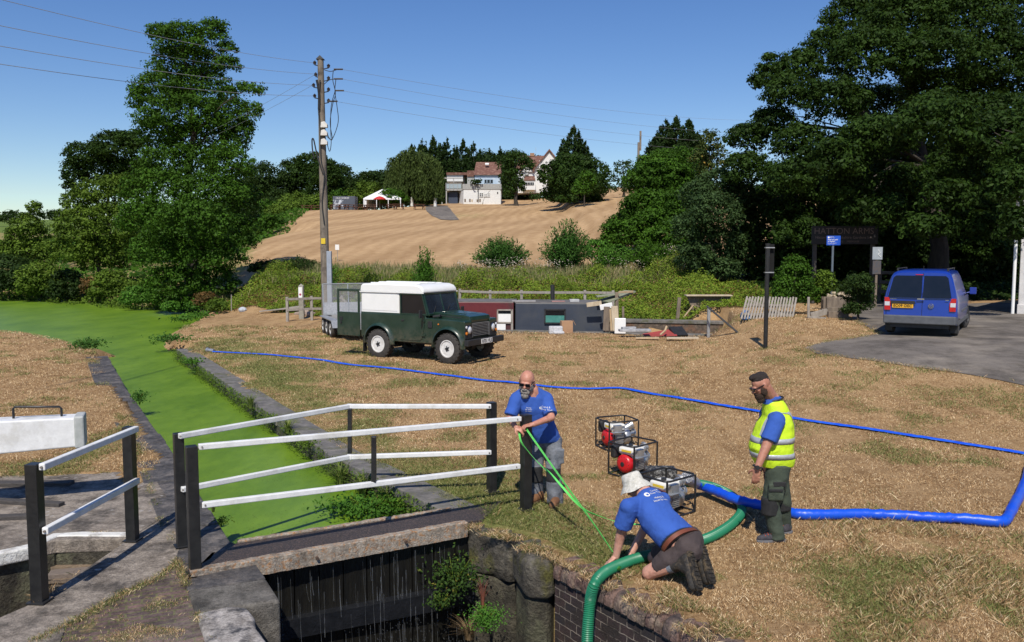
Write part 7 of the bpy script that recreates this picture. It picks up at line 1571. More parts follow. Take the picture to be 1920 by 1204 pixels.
pp = [(1935, 858), (1922, 905), (1900, 950), (1886, 974), (1868, 978), (1800, 972), (1740, 970), (1680, 966), (1620, 964), (1540, 965), (1500, 964), (1470, 958), (1430, 948), (1385, 938), (1345, 922), (1320, 912)]
Pf = [G(a, b, .06 if a > 1440 else .13) for a, b in pp]; e0 = P3 + Vector((0, 0, 0))
outl = Vector((P3.x, P3.y, 0)) + Matrix.Rotation(R(40), 3, 'Z') @ Vector((.42, .03, .32))
Pf = Pf[:-1] + [G(1318, 912, .13), G(1304, 906, .2)]
Q = catmull(Pf, 9)
ROUT = Q[-1].copy()
hs = thing('blue_hose', 'fat round blue hose running from the nearest pump to the right edge', 'hose', Q[0])
flat_tube('hose', [q - Q[0] for q in Q], .118, .112, mat('blue_hose_full', (.006, .070, .62), (.008, .09, .60), 3, .38, .3), 5, 14, hs)
tp = MB().tube([ROUT - Q[0], (ROUT + (outl - ROUT) * .35) - Q[0], outl - Q[0], outl - Q[0] + (outl - ROUT).normalized() * .04], [.066, .072, .082, .075], 14); tp.build('taped_joint', mat('silver_tape', (.55, .56, .58), (.35, .36, .38), 40, .3, 1, metal=.6), hs, smooth=60)
# green ribbed suction hose
hg_ = mat('green_hose', (.013, .165, .080), (.018, .19, .095), 5, .42, 0)
wd_n = wd.normalized(); wn_ = Vector((wd_n.y, -wd_n.x, 0))   # out of the wall, over the chamber
if wn_.x > 0: wn_ = -wn_
drop = G(1108, 1106, .0)
gp = [G(1283, 905, .24), G(1318, 908, .16), G(1352, 918, .08), G(1383, 938, .055), G(1391, 958, .055), G(1372, 982, .055), G(1338, 1004, .055), G(1305, 1016, .055), G(1270, 1026, .055), G(1235, 1037, .055), G(1195, 1047, .06), G(1160, 1060, .075), G(1134, 1073, .085)]
last = gp[-1]
gp += [G(1116, 1093, .05), D(1107, 1125, 7.42), D(1103, 1165, 7.36), D(1101, 1210, 7.33), D(1100, 1300, 7.32), D(1100, 1420, 7.32)]
Qg = catmull(gp, 12)
# resample for the ribs
def resample(P, step):
    out = [P[0]]; acc = 0
    for a, b in zip(P[:-1], P[1:]):
        L = (b - a).length; s = step - acc
        while s <= L: out.append(a + (b - a) * (s / L)); s += step
        acc = (acc + L) % step if L + acc >= step else acc + L
    return out
Rg = resample(Qg, .0085); o0 = Rg[0]
gh_ = MB().tube([q - o0 for q in Rg], [.0535 if (i % 2) else .0475 for i in range(len(Rg))], 16).build('green_hose', hg_, None, smooth=40, loc=o0)
tag(gh_, 'thick green ribbed hose hanging over the brick wall into the lock', 'hose')
MB().tube([q - o0 + Vector((.0, -.030, .044)) for q in Rg[60:int(len(Rg) * .50):4]], .004, 4).build('pale_stripe', mat('pale_green_line', (.45, .70, .50)), gh_)

# ------------------------------------------------------------ lime green strap
limem = mat('lime_webbing', (.11, .62, .10), (.16, .72, .15), 40, .55, .3)
def ribbon(name, P, w, m, parent, twist=0.0, t0=0.0):
    v, f = [], []; L = len(P); o = P[0] if parent is None else parent.location
    for i, p in enumerate(P):
        t = (P[min(i + 1, L - 1)] - P[max(i - 1, 0)]).normalized(); a = t.cross(Vector((0, 1, 0))).normalized(); b = t.cross(a); an = t0 + twist * i / L; s = a * math.cos(an) + b * math.sin(an); n_ = t.cross(s) * .0015
        v += [p - o - s * w / 2 - n_, p - o + s * w / 2 - n_, p - o + s * w / 2 + n_, p - o - s * w / 2 + n_]
    for i in range(L - 1):
        for k in range(4): k2 = (k + 1) % 4; f.append((i * 4 + k, i * 4 + k2, (i + 1) * 4 + k2, (i + 1) * 4 + k))
    return MB().add(v, f).build(name, m, parent)
sA = D(986, 803, 9.62); strap = thing('lifting_strap', 'lime green webbing strap stretched from the bearded man to the kneeling man', 'strap', sA)
ribbon('taut_strap', catmull([sA, D(1030, 866, 9.15), D(1090, 950, 8.5), D(1120, 992, 8.2), D(1152, 1040, 7.86)], 8), .023, limem, strap, .8, .3)
ribbon('loose_strap', catmull([D(973, 806, 9.66), D(977, 828, 9.6), D(993, 850, 9.6), D(1014, 872, 9.5), D(1034, 890, 9.3), D(1062, 922, 9.0), D(1078, 940, 8.8), D(1100, 958, 8.65), D(1130, 970, 8.5), D(1165, 980, 8.3), D(1215, 985, 8.1)], 8), .024, limem, strap, 5, .2)
ribbon('wrapped_strap', [G(1163, 1062, .13) + Vector((0, -.0, 0)), G(1160, 1066, .10), G(1161, 1072, .03)], .03, limem, strap)

# ------------------------------------------------------------ people
def basis(f, u):
    f = Vector(f).normalized(); u = Vector(u); u = (u - f * u.dot(f)).normalized(); r = f.cross(u); return r, f, u
class Fig(MB):
    def cap(s, a, ra, b, rb, n=12, sy=1.0):
        a = Vector(a); b = Vector(b); d = b - a; L = d.length
        if L < 1e-5: return s.ell(a, (ra, ra, ra))
        t = d / L; pts = []; rs = []
        for k in range(5): an = math.pi / 2 * (1 - k / 4.001); pts.append(a - t * ra * math.sin(an)); rs.append(max(.0006, ra * math.cos(an)))
        for k in range(1, 4): pts.append(a + d * k / 4); rs.append(ra + (rb - ra) * k / 4)
        for k in range(5): an = math.pi / 2 * (k / 4.001); pts.append(b + t * rb * math.sin(an)); rs.append(max(.0006, rb * math.cos(an)))
        return s.tube(pts, rs, n)
    def chain(s, pts, rs, n=12):
        for i in range(len(pts) - 1): s.cap(pts[i], rs[i], pts[i + 1], rs[i + 1], n)
        return s
    def ellf(s, c, r3, fr): r, f, u = fr; return s.ell(c, r3, 16, 10, Matrix((r, f, u)).transposed())
    def hand(s, w, d, pn, th, curl=.5, k=1.0):
        """wrist w, finger direction d, palm normal pn (palm side), th = side of the thumb (vector)"""
        d = Vector(d).normalized(); pn = Vector(pn); pn = (pn - d * pn.dot(d)).normalized(); sd = d.cross(pn)
        if sd.dot(Vector(th)) < 0: sd = -sd
        M = Matrix((sd, d, pn)).transposed()
        s.ell(w + d * .048 * k, (.040 * k, .052 * k, .016 * k), 12, 8, M); s.cap(w, .026 * k, w + d * .03 * k, .026 * k)
        for q, (off, ln) in enumerate(((.029, .078), (.010, .088), (-.010, .082), (-.029, .064))):
            p = w + (d * .088 + sd * off) * k; dd = d + sd * off * 1.5; cu = curl * (1 + .12 * q)
            for j, fr in enumerate((.46, .30, .24)):
                an = cu * (.55 + .75 * j); v = (dd.normalized() * math.cos(an) + pn * math.sin(an)).normalized(); e = p + v * ln * fr * k * 1.0
                s.cap(p, (.0100 - .0008 * j) * k, e, (.0092 - .0009 * j) * k, 8); p = e
        p = w + (d * .022 + sd * .034) * k; v = (d * .6 + sd * .75 + pn * .35).normalized(); e = p + v * .042 * k; s.cap(p, .0125 * k, e, .0108 * k, 8)
        v2 = (d * .9 + sd * .25 + pn * .45).normalized(); s.cap(e, .0105 * k, e + v2 * .032 * k, .0090 * k, 8)
        return s
    def head(s, c, f, u, k=1.0, neck=None):
        r, f, u = basis(f, u); fr = (r, f, u); P = lambda a, b, c_: c + (r * a + f * b + u * c_) * k
        s.ellf(P(0, -.012, .025), (.076 * k, .095 * k, .088 * k), fr); s.ellf(P(0, .022, -.020), (.066 * k, .072 * k, .085 * k), fr); s.ellf(P(0, .035, -.072), (.050 * k, .052 * k, .038 * k), fr)
        s.ellf(P(0, .078, .018), (.052 * k, .018 * k, .012 * k), fr)
        s.cap(P(0, .085, .012), .009 * k, P(0, .108, -.022), .014 * k, 8); s.ellf(P(.012, .094, -.026), (.009 * k, .010 * k, .008 * k), fr); s.ellf(P(-.012, .094, -.026), (.009 * k, .010 * k, .008 * k), fr)
        s.ellf(P(0, .082, -.052), (.024 * k, .014 * k, .009 * k), fr); s.ellf(P(.044, .060, -.015), (.018 * k, .02 * k, .02 * k), fr); s.ellf(P(-.044, .060, -.015), (.018 * k, .02 * k, .02 * k), fr)
        for q in (-1, 1): s.ellf(P(q * .076, -.008, -.012), (.009 * k, .021 * k, .032 * k), fr); s.ellf(P(q * .080, -.016, .004), (.008 * k, .012 * k, .014 * k), fr)
        if neck is not None: s.cap(P(0, -.03, -.05), .056 * k, neck, .064 * k)
        return P, fr
def skin_of(name, c, c2): 
    m = mat(name, c, c2, 7, .52, .15, c3=tuple(v * .8 for v in c), s3=12); m.node_tree.nodes['Principled BSDF'].inputs['Subsurface Weight'].default_value = .12
    m.node_tree.nodes['Principled BSDF'].inputs['Subsurface Radius'].default_value = (.02, .008, .004); return m
def fuse(o, vox, it=4, fac=.5, disp=0, dscale=.15, name='folds'):
    rm = o.modifiers.new('fuse', 'REMESH'); rm.mode = 'VOXEL'; rm.voxel_size = vox; rm.use_smooth_shade = True
    if it: sm = o.modifiers.new('smooth', 'SMOOTH'); sm.iterations = it; sm.factor = fac
    if disp:
        t = bpy.data.textures.get(name) or bpy.data.textures.new(name, 'CLOUDS'); t.noise_scale = dscale; t.noise_depth = 3
        dm = o.modifiers.new('folds', 'DISPLACE'); dm.texture = t; dm.strength = disp; dm.mid_level = .5; dm.texture_coords = 'LOCAL'
    return o
def loft_rings(rings, n=28, caps=True):
    """rings: (centre, right vec, front vec, half width, half depth)"""
    mb = Fig()
    for (c, r, f, a, b) in rings:
        for k in range(n):
            an = 2 * math.pi * k / n; ca, sa = math.cos(an), math.sin(an); ex = .85
            mb.v.append(tuple(Vector(c) + r * a * math.copysign(abs(ca) ** ex, ca) + f * b * math.copysign(abs(sa) ** ex, sa)))
    for i in range(len(rings) - 1):
        for k in range(n): k2 = (k + 1) % n; mb.f.append((i * n + k, i * n + k2, (i + 1) * n + k2, (i + 1) * n + k))
    if caps: mb.f += [tuple(range(n - 1, -1, -1)), tuple((len(rings) - 1) * n + k for k in range(n))]
    return mb
def logo(rad, parent, target, pos, r, u, out):
    M = Matrix((r, u, out)).transposed(); o = MB().add([(rad * math.cos(a), rad * math.sin(a), 0) for a in [2 * math.pi * k / 20 for k in range(20)]] + [(rad * .45 * math.cos(a) + rad * .12, rad * .45 * math.sin(a) - rad * .1, 0) for a in [2 * math.pi * k / 20 for k in range(20)]], [(k, (k + 1) % 20, 20 + (k + 1) % 20, 20 + k) for k in range(20)]).build('shirt_logo', wink, parent, loc=pos)
    o.rotation_euler = M.to_euler(); sw = o.modifiers.new('wrap', 'SHRINKWRAP'); sw.target = target; sw.wrap_method = 'PROJECT'; sw.use_project_z = True; sw.use_negative_direction = True; sw.use_positive_direction = False; sw.offset = .004
    return o
def wrap_text(body, size, m, parent, target, pos, r, u, out, off=.004):
    """flat lettering laid on a garment: r = reading direction, u = up, out = outwards"""
    M = Matrix((r, u, out)).transposed(); o = text_mesh(body, size, m, parent, pos, M.to_euler(), 'lettering', extrude=0.0)
    sw = o.modifiers.new('wrap', 'SHRINKWRAP'); sw.target = target; sw.wrap_method = 'PROJECT'; sw.use_project_z = True; sw.use_negative_direction = True; sw.use_positive_direction = False; sw.offset = off
    return o
shirtb = mat('blue_tshirt', (.034, .105, .42), (.026, .085, .36), 3, .9, .25, bscale=200, c3=(.026, .083, .35), s3=5)
Zv = Vector((0, 0, 1))
# --- bearded man with the strap
def man1():
    YB = 10.0; base = Vector((.42, 10.02, 0)); root = thing('person', 'bald grey bearded man in blue T-shirt gripping the green strap at the black post', 'person', base)
    L = lambda v: Vector(v) - base
    Dd = lambda x, y, Y_: L(D(x, y, Y_))
    hipc = Dd(1021, 822, 10.12); chest = Dd(1000, 765, 9.98); neckb = Dd(995, 733, 9.93); hc = Dd(988, 715, 9.84)
    shL = Dd(1024, 748, 9.99); shR = Dd(968, 748, 9.90)      # his left is on the right of the picture
    elL = Dd(1034, 783, 9.80); elR = Dd(956, 785, 9.80); wrL = Dd(1000, 796, 9.62); wrR = Dd(966, 800, 9.66)
    ffx = Vector((-.28, -1, -.36)); 
    b = Fig(); P, fr = b.head(hc, ffx, Vector((0, -.35, 1)), 1.10, neckb)
    b.cap(neckb, .075, shL, .06).cap(neckb, .075, shR, .06).cap(neckb, .1, chest, .13).cap(chest, .13, hipc, .13)
    b.chain([shL, elL, wrL], [.058, .044, .031]).chain([shR, elR, wrR], [.058, .044, .031])
    b.hand(wrL, Vector((-.95, -.15, -.15)), Vector((0, .2, -1)), Vector((0, .6, .9)), 1.0, 1.06); b.hand(wrR, Vector((.75, -.25, -.35)), Vector((.2, .5, -1)), Vector((0, -.6, .9)), 1.0, 1.06)
    kL = Dd(1038, 886, 9.98); aL = Dd(1041, 937, 9.98); kR = Dd(1004, 884, 10.06); aR = Dd(1003, 932, 10.12)
    hL = hipc + Vector((.10, 0, -.03)); hR = hipc + Vector((-.10, .02, -.03))
    b.chain([hL, kL, aL], [.09, .06, .045]).chain([hR, kR, aR], [.09, .06, .045])
    fuse(b.build('body', skin_of('ruddy_skin', (.46, .20, .135), (.52, .25, .175)), root), .0062, 3)
    # beard, sunglasses
    bd = Fig(); bd.ellf(P(0, .072, -.085), (.058, .046, .046), fr).ellf(P(0, .082, -.125), (.046, .038, .046), fr).ellf(P(.055, .035, -.05), (.024, .035, .045), fr).ellf(P(-.055, .035, -.05), (.024, .035, .045), fr).ellf(P(0, .105, -.045), (.036, .016, .012), fr)
    fuse(bd.build('beard', mat('grey_beard', (.46, .43, .39), (.26, .22, .19), 60, .95, 1), root), .006, 1, disp=.012, dscale=.015, name='hairlumps')
    sg_ = MB()
    for q in (-1, 1): sg_.box(P(q * .034, .100, .006), (.054, .012, .036), Matrix(fr).transposed()); sg_.bar(P(q * .064, .095, .012), P(q * .082, -.01, .008), .006, .012)
    sg_.bar(P(-.012, .104, .012), P(.012, .104, .012), .008, .008); sg_.build('sunglasses', glassd, root, .004)
    r_ = (shL - shR); r_.z = 0; r_.normalize(); f_ = Zv.cross(r_); f_ = -f_ if f_.y > 0 else f_
    up = (chest - hipc).normalized()
    rings = [(hipc + up * -.03, r_, f_, .195, .165), (hipc + up * .06, r_, f_, .20, .175), (hipc + up * .16, r_, f_, .195, .17), (hipc * .45 + chest * .55, r_, f_, .195, .160), (chest, r_, f_, .20, .145), (chest * .35 + neckb * .65, r_, f_, .17, .115), (neckb + Vector((0, 0, .0)), r_, f_, .085, .075)]
    sh = loft_rings(rings); sh.cap(shL, .078, shR, .078).cap(neckb + Vector((0, .01, -.005)), .090, shL + Zv * .005, .078).cap(neckb + Vector((0, .01, -.005)), .090, shR + Zv * .005, .078)
    for s_, e_ in ((shL, elL), (shR, elR)): sh.tube([s_, s_ + (e_ - s_) * .5, s_ + (e_ - s_) * .86], [.085, .082, .083], 14)
    for i in range(len(sh.v)): pass
    so = fuse(sh.build('tshirt', shirtb, root), .011, 4, .5, .022, .11)
    wrap_text('Canal &\nRiver Trust', .026, wink, root, so, chest + r_ * .10 + f_ * .3 + Zv * .025, r_, Zv, f_, .004)
    logo(.014, root, so, chest + r_ * .045 + f_ * .3 + Zv * .025, r_, Zv, f_)
    wrap_text('Making\nlife better\nby water', .020, wink, root, so, chest - r_ * .095 + f_ * .3 + Zv * .01, r_, Zv, f_, .004)
    tr = Fig(); tr.cap(hL, .112, hR, .112).tube([hL + Vector((0, 0, .03)), hL * .45 + kL * .55, kL, aL + Vector((0, .0, -.075))], [.118, .098, .088, .100], 16).tube([hR + Vector((0, 0, .03)), hR * .45 + kR * .55, kR, aR + Vector((0, .0, -.075))], [.118, .098, .088, .100], 16).cap(hipc + Vector((0, 0, -.02)), .14, hipc + Vector((0, 0, -.04)), .14)
    tr.box(hL * .55 + kL * .45 + Vector((.075, -.06, 0)), (.10, .07, .17)); tr.box(hR * .5 + kR * .5 + Vector((-.06, -.06, 0)), (.09, .07, .15))
    fuse(tr.build('trousers', mat('grey_work_trousers', (.10, .112, .13), (.20, .21, .235), 8, .9, .5, bscale=80, c3=(.07, .075, .085), s3=6), root), .011, 3, .5, .026, .07)
    kp = Fig(); kp.tube([kL + Vector((0, 0, .06)), kL + Vector((0, -.005, -.10))], [.090, .090], 16).tube([kR + Vector((0, 0, .07)), kR + Vector((0, -.005, -.12))], [.090, .090], 16); kp.tube([hL * .5 + kL * .5 + Vector((0, 0, .0)), hL * .5 + kL * .5 + Vector((0, 0, -.05))], [.107, .105], 16)
    fuse(kp.build('knee_pads', mat('black_fabric', (.012, .012, .013), (.022, .022, .023), 20, .85, .3), root), .010, 2, disp=.012, dscale=.07)
    def boot(a, d, m, nm='boot', k=1.12):
        d = Vector(d).normalized(); a = Vector((a.x, a.y, 0)); bt = Fig(); z0 = 0
        bt.cap(a + Zv * .085, .052 * k, a + Zv * .06 - d * .01, .056 * k).cap(a - d * .03 + Zv * .05, .046 * k, a + d * .10 * k + Zv * .048, .046 * k).cap(a + d * .10 * k + Zv * .045, .046 * k, a + d * .18 * k + Zv * .04, .040 * k)
        o_ = fuse(bt.build(nm, m, root), .008, 2); sb_ = MB(); s_ = Vector((-d.y, d.x, 0)); pl = []
        for t, w in ((-.075, .03), (-.05, .044), (.03, .042), (.12, .052), (.19, .044), (.215, .02)): pl.append((t * k, w * k))
        pts = [a + d * t + s_ * w for t, w in pl] + [a + d * t - s_ * w for t, w in reversed(pl)]
        sb_.prism([(p.x, p.y) for p in pts], .0, .028).build('sole', rubber if m is not tanb else mat('tan_sole', (.10, .06, .035)), o_, .004); return o_
    tanb = mat('tan_boot_leather', (.14, .06, .025), (.22, .105, .045), 12, .7, .4)
    boot(L(G(1043, 944)) , (-.25, -1, 0), tanb); boot(L(G(1010, 939)), (-.55, -.8, 0), tanb)
    return root
man1()
# --- hi-vis man
def man2():
    base = Vector((2.68, 8.70, 0)); root = thing('person', 'standing bearded man in yellow hi-vis vest looking down beside the blue hose', 'person', base)
    L = lambda v: Vector(v) - base; Dd = lambda x, y, Y_: L(D(x, y, Y_))
    hc = Dd(1427, 722, 8.68); neckb = Dd(1448, 748, 8.76); chest = Dd(1452, 795, 8.76); belly = Dd(1447, 838, 8.74); hipc = Dd(1455, 872, 8.76)
    fdir = Vector((-1, -.12, 0)).normalized(); nr = Vector((0, -1, 0))
    shN = chest + Vector((-.03, -.19, .085)); shF = chest + Vector((-.02, .19, .085))
    elN = Dd(1436, 838, 8.50); wrN = Dd(1420, 878, 8.44); elF = Dd(1440, 838, 9.0); wrF = Dd(1436, 874, 8.96)
    b = Fig(); P, fr = b.head(hc, Vector((-1, -.10, -.62)), Vector((-.5, 0, 1)), 1.04, neckb)
    b.cap(neckb, .075, chest, .13).cap(chest, .13, hipc, .14).cap(shN, .07, shF, .07)
    b.chain([shN, elN, wrN], [.066, .050, .033]).chain([shF, elF, wrF], [.066, .05, .033])
    b.hand(wrN, Vector((-.10, .05, -1)), Vector((.35, .9, .0)), Vector((-1, 0, 0)), .32, 1.06); b.hand(wrF, Vector((.1, -.1, -1)), Vector((0, -1, 0)), Vector((-1, 0, 0)), .4, 1.0)
    hN = hipc + Vector((.0, -.09, -.02)); hF = hipc + Vector((.01, .10, -.02))
    kN = Dd(1446, 948, 8.64); aN = Dd(1456, 1004, 8.62); kF = Dd(1468, 942, 8.86); aF = Dd(1470, 985, 8.92)
    b.chain([hN, kN, aN], [.1, .065, .048]).chain([hF, kF, aF], [.1, .065, .048])
    fuse(b.build('body', skin_of('tanned_skin', (.40, .175, .115), (.46, .22, .15)), root), .0062, 3)
    hr = Fig(); hr.ellf(P(0, -.020, .064), (.0755, .090, .064), fr).ellf(P(0, .026, .108), (.052, .050, .030), fr).ellf(P(0, -.062, .03), (.062, .044, .06), fr)
    fuse(hr.build('hair', mat('dark_hair', (.018, .012, .010), (.035, .025, .02), 60, .7, .8), root), .006, 1, disp=.010, dscale=.02, name='hairlumps')
    bd = Fig(); bd.ellf(P(0, .060, -.082), (.060, .060, .050), fr).ellf(P(0, .078, -.120), (.044, .042, .042), fr).ellf(P(.058, .02, -.050), (.022, .036, .048), fr).ellf(P(-.058, .02, -.050), (.022, .036, .048), fr).ellf(P(0, .098, -.045), (.034, .014, .010), fr)
    fuse(bd.build('beard', mat('brown_beard', (.040, .022, .014), (.07, .04, .025), 60, .9, 1), root), .006, 1, disp=.012, dscale=.015, name='hairlumps')
    sg_ = MB()
    for q in (-1, 1): sg_.box(P(q * .034, .100, .006), (.052, .012, .036), Matrix(fr).transposed()); sg_.bar(P(q * .064, .095, .012), P(q * .082, -.01, .008), .006, .011)
    sg_.build('sunglasses', glassd, root, .004)
    # t-shirt (sleeves and collar), vest
    sh = Fig(); sh.cap(shN, .078, shF, .078).tube([neckb + Vector((.01, 0, .035)), neckb + Vector((0, 0, -.06))], [.082, .11], 16)
    sh.tube([shN, shN + (elN - shN) * .5, shN + (elN - shN) * .78], [.088, .086, .088], 14).tube([shF, shF + (elF - shF) * .78], [.086, .086], 14); sh.cap(chest, .14, belly, .15)
    so = fuse(sh.build('tshirt', shirtb, root), .010, 3, .5, .014, .1)
    r_ = Vector((.1, -1, 0)).normalized(); f_ = Vector((-1, -.1, 0)).normalized()
    cf = lambda c, dx: c + f_ * dx
    rings = [(cf(hipc, .02) + Zv * .005, r_, f_, .185, .185), (cf(hipc, .03) + Zv * .07, r_, f_, .20, .215), (cf(belly, .01), r_, f_, .20, .225), (cf(belly, .0) * .5 + chest * .5, r_, f_, .20, .21), (cf(chest, -.01), r_, f_, .195, .180), (cf(chest, -.02) + Zv * .09, r_, f_, .175, .140), (cf(neckb, -.02) + Zv * -.045, r_, f_, .130, .110), (cf(neckb, -.02) + Zv * -.005, r_, f_, .092, .086)]
    ve = loft_rings(rings)
    hiv = mat('hi_vis_yellow', (.62, .86, .02), (.52, .76, .02), 4, .7, .35, bscale=120); b_ = hiv.node_tree.nodes['Principled BSDF']
    vo = fuse(ve.build('hi_vis_vest', hiv, root), .010, 2, .5, .020, .1)
    refl = mat('reflective_band', (.50, .52, .55), (.40, .42, .46), 30, .4, .2, metal=.3)
    def band(z0, z1, name='reflective_band'):
        # interpolate rings by height, slightly wider
        zs = [x[0].z for x in rings]; out = []
        for z in (z0, z0 * .5 + z1 * .5, z1):
            for i in range(len(rings) - 1):
                if zs[i] <= z <= zs[i + 1]:
                    t = (z - zs[i]) / (zs[i + 1] - zs[i]); c = rings[i][0].lerp(rings[i + 1][0], t); out.append((c, r_, f_, (rings[i][3] * (1 - t) + rings[i + 1][3] * t) + .006, (rings[i][4] * (1 - t) + rings[i + 1][4] * t) + .006)); break
        o = loft_rings(out, 40, False).build(name, refl, vo, smooth=60); sw = o.modifiers.new('wrap', 'SHRINKWRAP'); sw.target = vo; sw.wrap_method = 'NEAREST_SURFACEPOINT'; sw.offset = .005; sw.wrap_mode = 'ABOVE_SURFACE'; sd = o.modifiers.new('solid', 'SOLIDIFY'); sd.thickness = .003; return o
    zb = Dd(1450, 852, 8.7).z; band(zb - .028, zb + .028); zb = Dd(1450, 823, 8.7).z; band(zb - .028, zb + .028)
    for s_ in (-1, 1):
        pth = []
        for t in [i / 12 for i in range(13)]:
            an = math.pi * t; c = chest + Zv * (.02 + .115 * math.sin(an)); pth.append(c + f_ * math.cos(an) * .19 + r_ * s_ * .115 - f_ * .015)
        pth = [pth[0] - Zv * .12] + pth + [pth[-1] - Zv * .12]
        vv = []; ff = []
        for i, p in enumerate(pth): vv += [p - r_ * .026, p + r_ * .026]
        for i in range(len(pth) - 1): ff.append((2 * i, 2 * i + 1, 2 * i + 3, 2 * i + 2))
        o = MB().add(vv, ff).build('shoulder_band', refl, vo); sb_ = o.modifiers.new('s', 'SUBSURF'); sb_.subdivision_type = 'SIMPLE'; sb_.levels = 2; sb_.render_levels = 2; sw = o.modifiers.new('wrap', 'SHRINKWRAP'); sw.target = vo; sw.wrap_method = 'NEAREST_SURFACEPOINT'; sw.offset = .006; sw.wrap_mode = 'ABOVE_SURFACE'
    # black piping around armhole and collar
    MB().tube([neckb + Vector((.02 + math.cos(a) * .088, math.sin(a) * .094, .0 + .02 * math.cos(a))) for a in [2 * math.pi * k / 24 for k in range(24)]], .009, 6, closed=True).build('collar_trim', blackpl, vo, smooth=60)
    tm = mat('olive_work_trousers', (.038, .052, .036), (.058, .075, .052), 6, .9, .4, bscale=80)
    tr = Fig(); tr.cap(hN, .12, hF, .12).tube([hN + Zv * .05, hN * .5 + kN * .5, kN, aN + Zv * .02, aN - Zv * .035], [.125, .115, .088, .078, .085], 16).tube([hF + Zv * .05, hF * .5 + kF * .5, kF, aF + Zv * .0, aF - Zv * .03], [.125, .115, .085, .078, .082], 16)
    tr.box(hN * .45 + kN * .55 + Vector((-.02, -.10, 0)), (.15, .05, .18)); fuse(tr.build('trousers', tm, root), .011, 3, .5, .026, .08)
    kp = Fig(); kp.tube([kN + Vector((-.012, -.005, .09)), kN + Vector((-.012, -.005, -.09))], [.093, .092], 16).tube([kF + Vector((-.01, 0, .08)), kF + Vector((-.005, 0, -.08))], [.088, .088], 16)
    fuse(kp.build('knee_pads', mat('black_fabric', (.012, .012, .013)), root), .010, 2, disp=.01, dscale=.07)
    pk = MB().box(hN * .62 + kN * .38 + Vector((.0, -.125, .02)), (.13, .02, .05)).box(hN * .4 + kN * .6 + Vector((-.02, -.128, .04)), (.14, .018, .03)); pk.build('pocket_flaps', MATS['black_fabric'], root, .008)
    wt = MB().tube([wrN + Vector((math.cos(a) * .040, math.sin(a) * .040, .018 - .01 * math.cos(a))) for a in [2 * math.pi * k / 18 for k in range(18)]], .010, 6, closed=True); wt.cyl(wrN + Vector((-.01, -.038, .018)), wrN + Vector((-.012, -.055, .018)), .022, 14); wt.build('wristwatch', blackpl, root, smooth=50)
    shoem = mat('dark_trainer', (.030, .028, .035), (.06, .055, .065), 30, .8, .4); redc = mat('orange_red_lace', (.62, .08, .03))
    for gx, gy, d in ((1458, 1015, Vector((-1, -.10, 0))), (1472, 1000, Vector((-.8, -.35, 0)))):
        a = L(G(gx, gy)); a.z = 0; d.normalize(); bt = Fig(); bt.cap(a + Zv * .10, .046, a + Zv * .06, .050).cap(a - d * .03 + Zv * .048, .044, a + d * .10 + Zv * .048, .042).cap(a + d * .10 + Zv * .045, .044, a + d * .19 + Zv * .036, .034)
        o_ = fuse(bt.build('shoe', shoem, root), .008, 2); s_ = Vector((-d.y, d.x, 0)); pl = [(-.085, .025), (-.05, .042), (.03, .040), (.12, .048), (.19, .042), (.225, .02)]
        MB().prism([((a + d * t + s_ * w).x, (a + d * t + s_ * w).y) for t, w in pl] + [((a + d * t - s_ * w).x, (a + d * t - s_ * w).y) for t, w in reversed(pl)], 0, .026).build('sole', mat('grey_sole', (.16, .16, .17)), o_, .004)
        lc = MB()
        for k in range(4): p = a + d * (.04 + .03 * k) + Zv * (.098 - .008 * k); lc.bar(p - s_ * .028, p + s_ * .028 + d * .012, .008, .006)
        lc.bar(a + d * .02 - s_ * .045 + Zv * .03, a + d * .16 - s_ * .046 + Zv * .045, .008, .012); lc.build('lace', redc, o_)
    return root
man2()
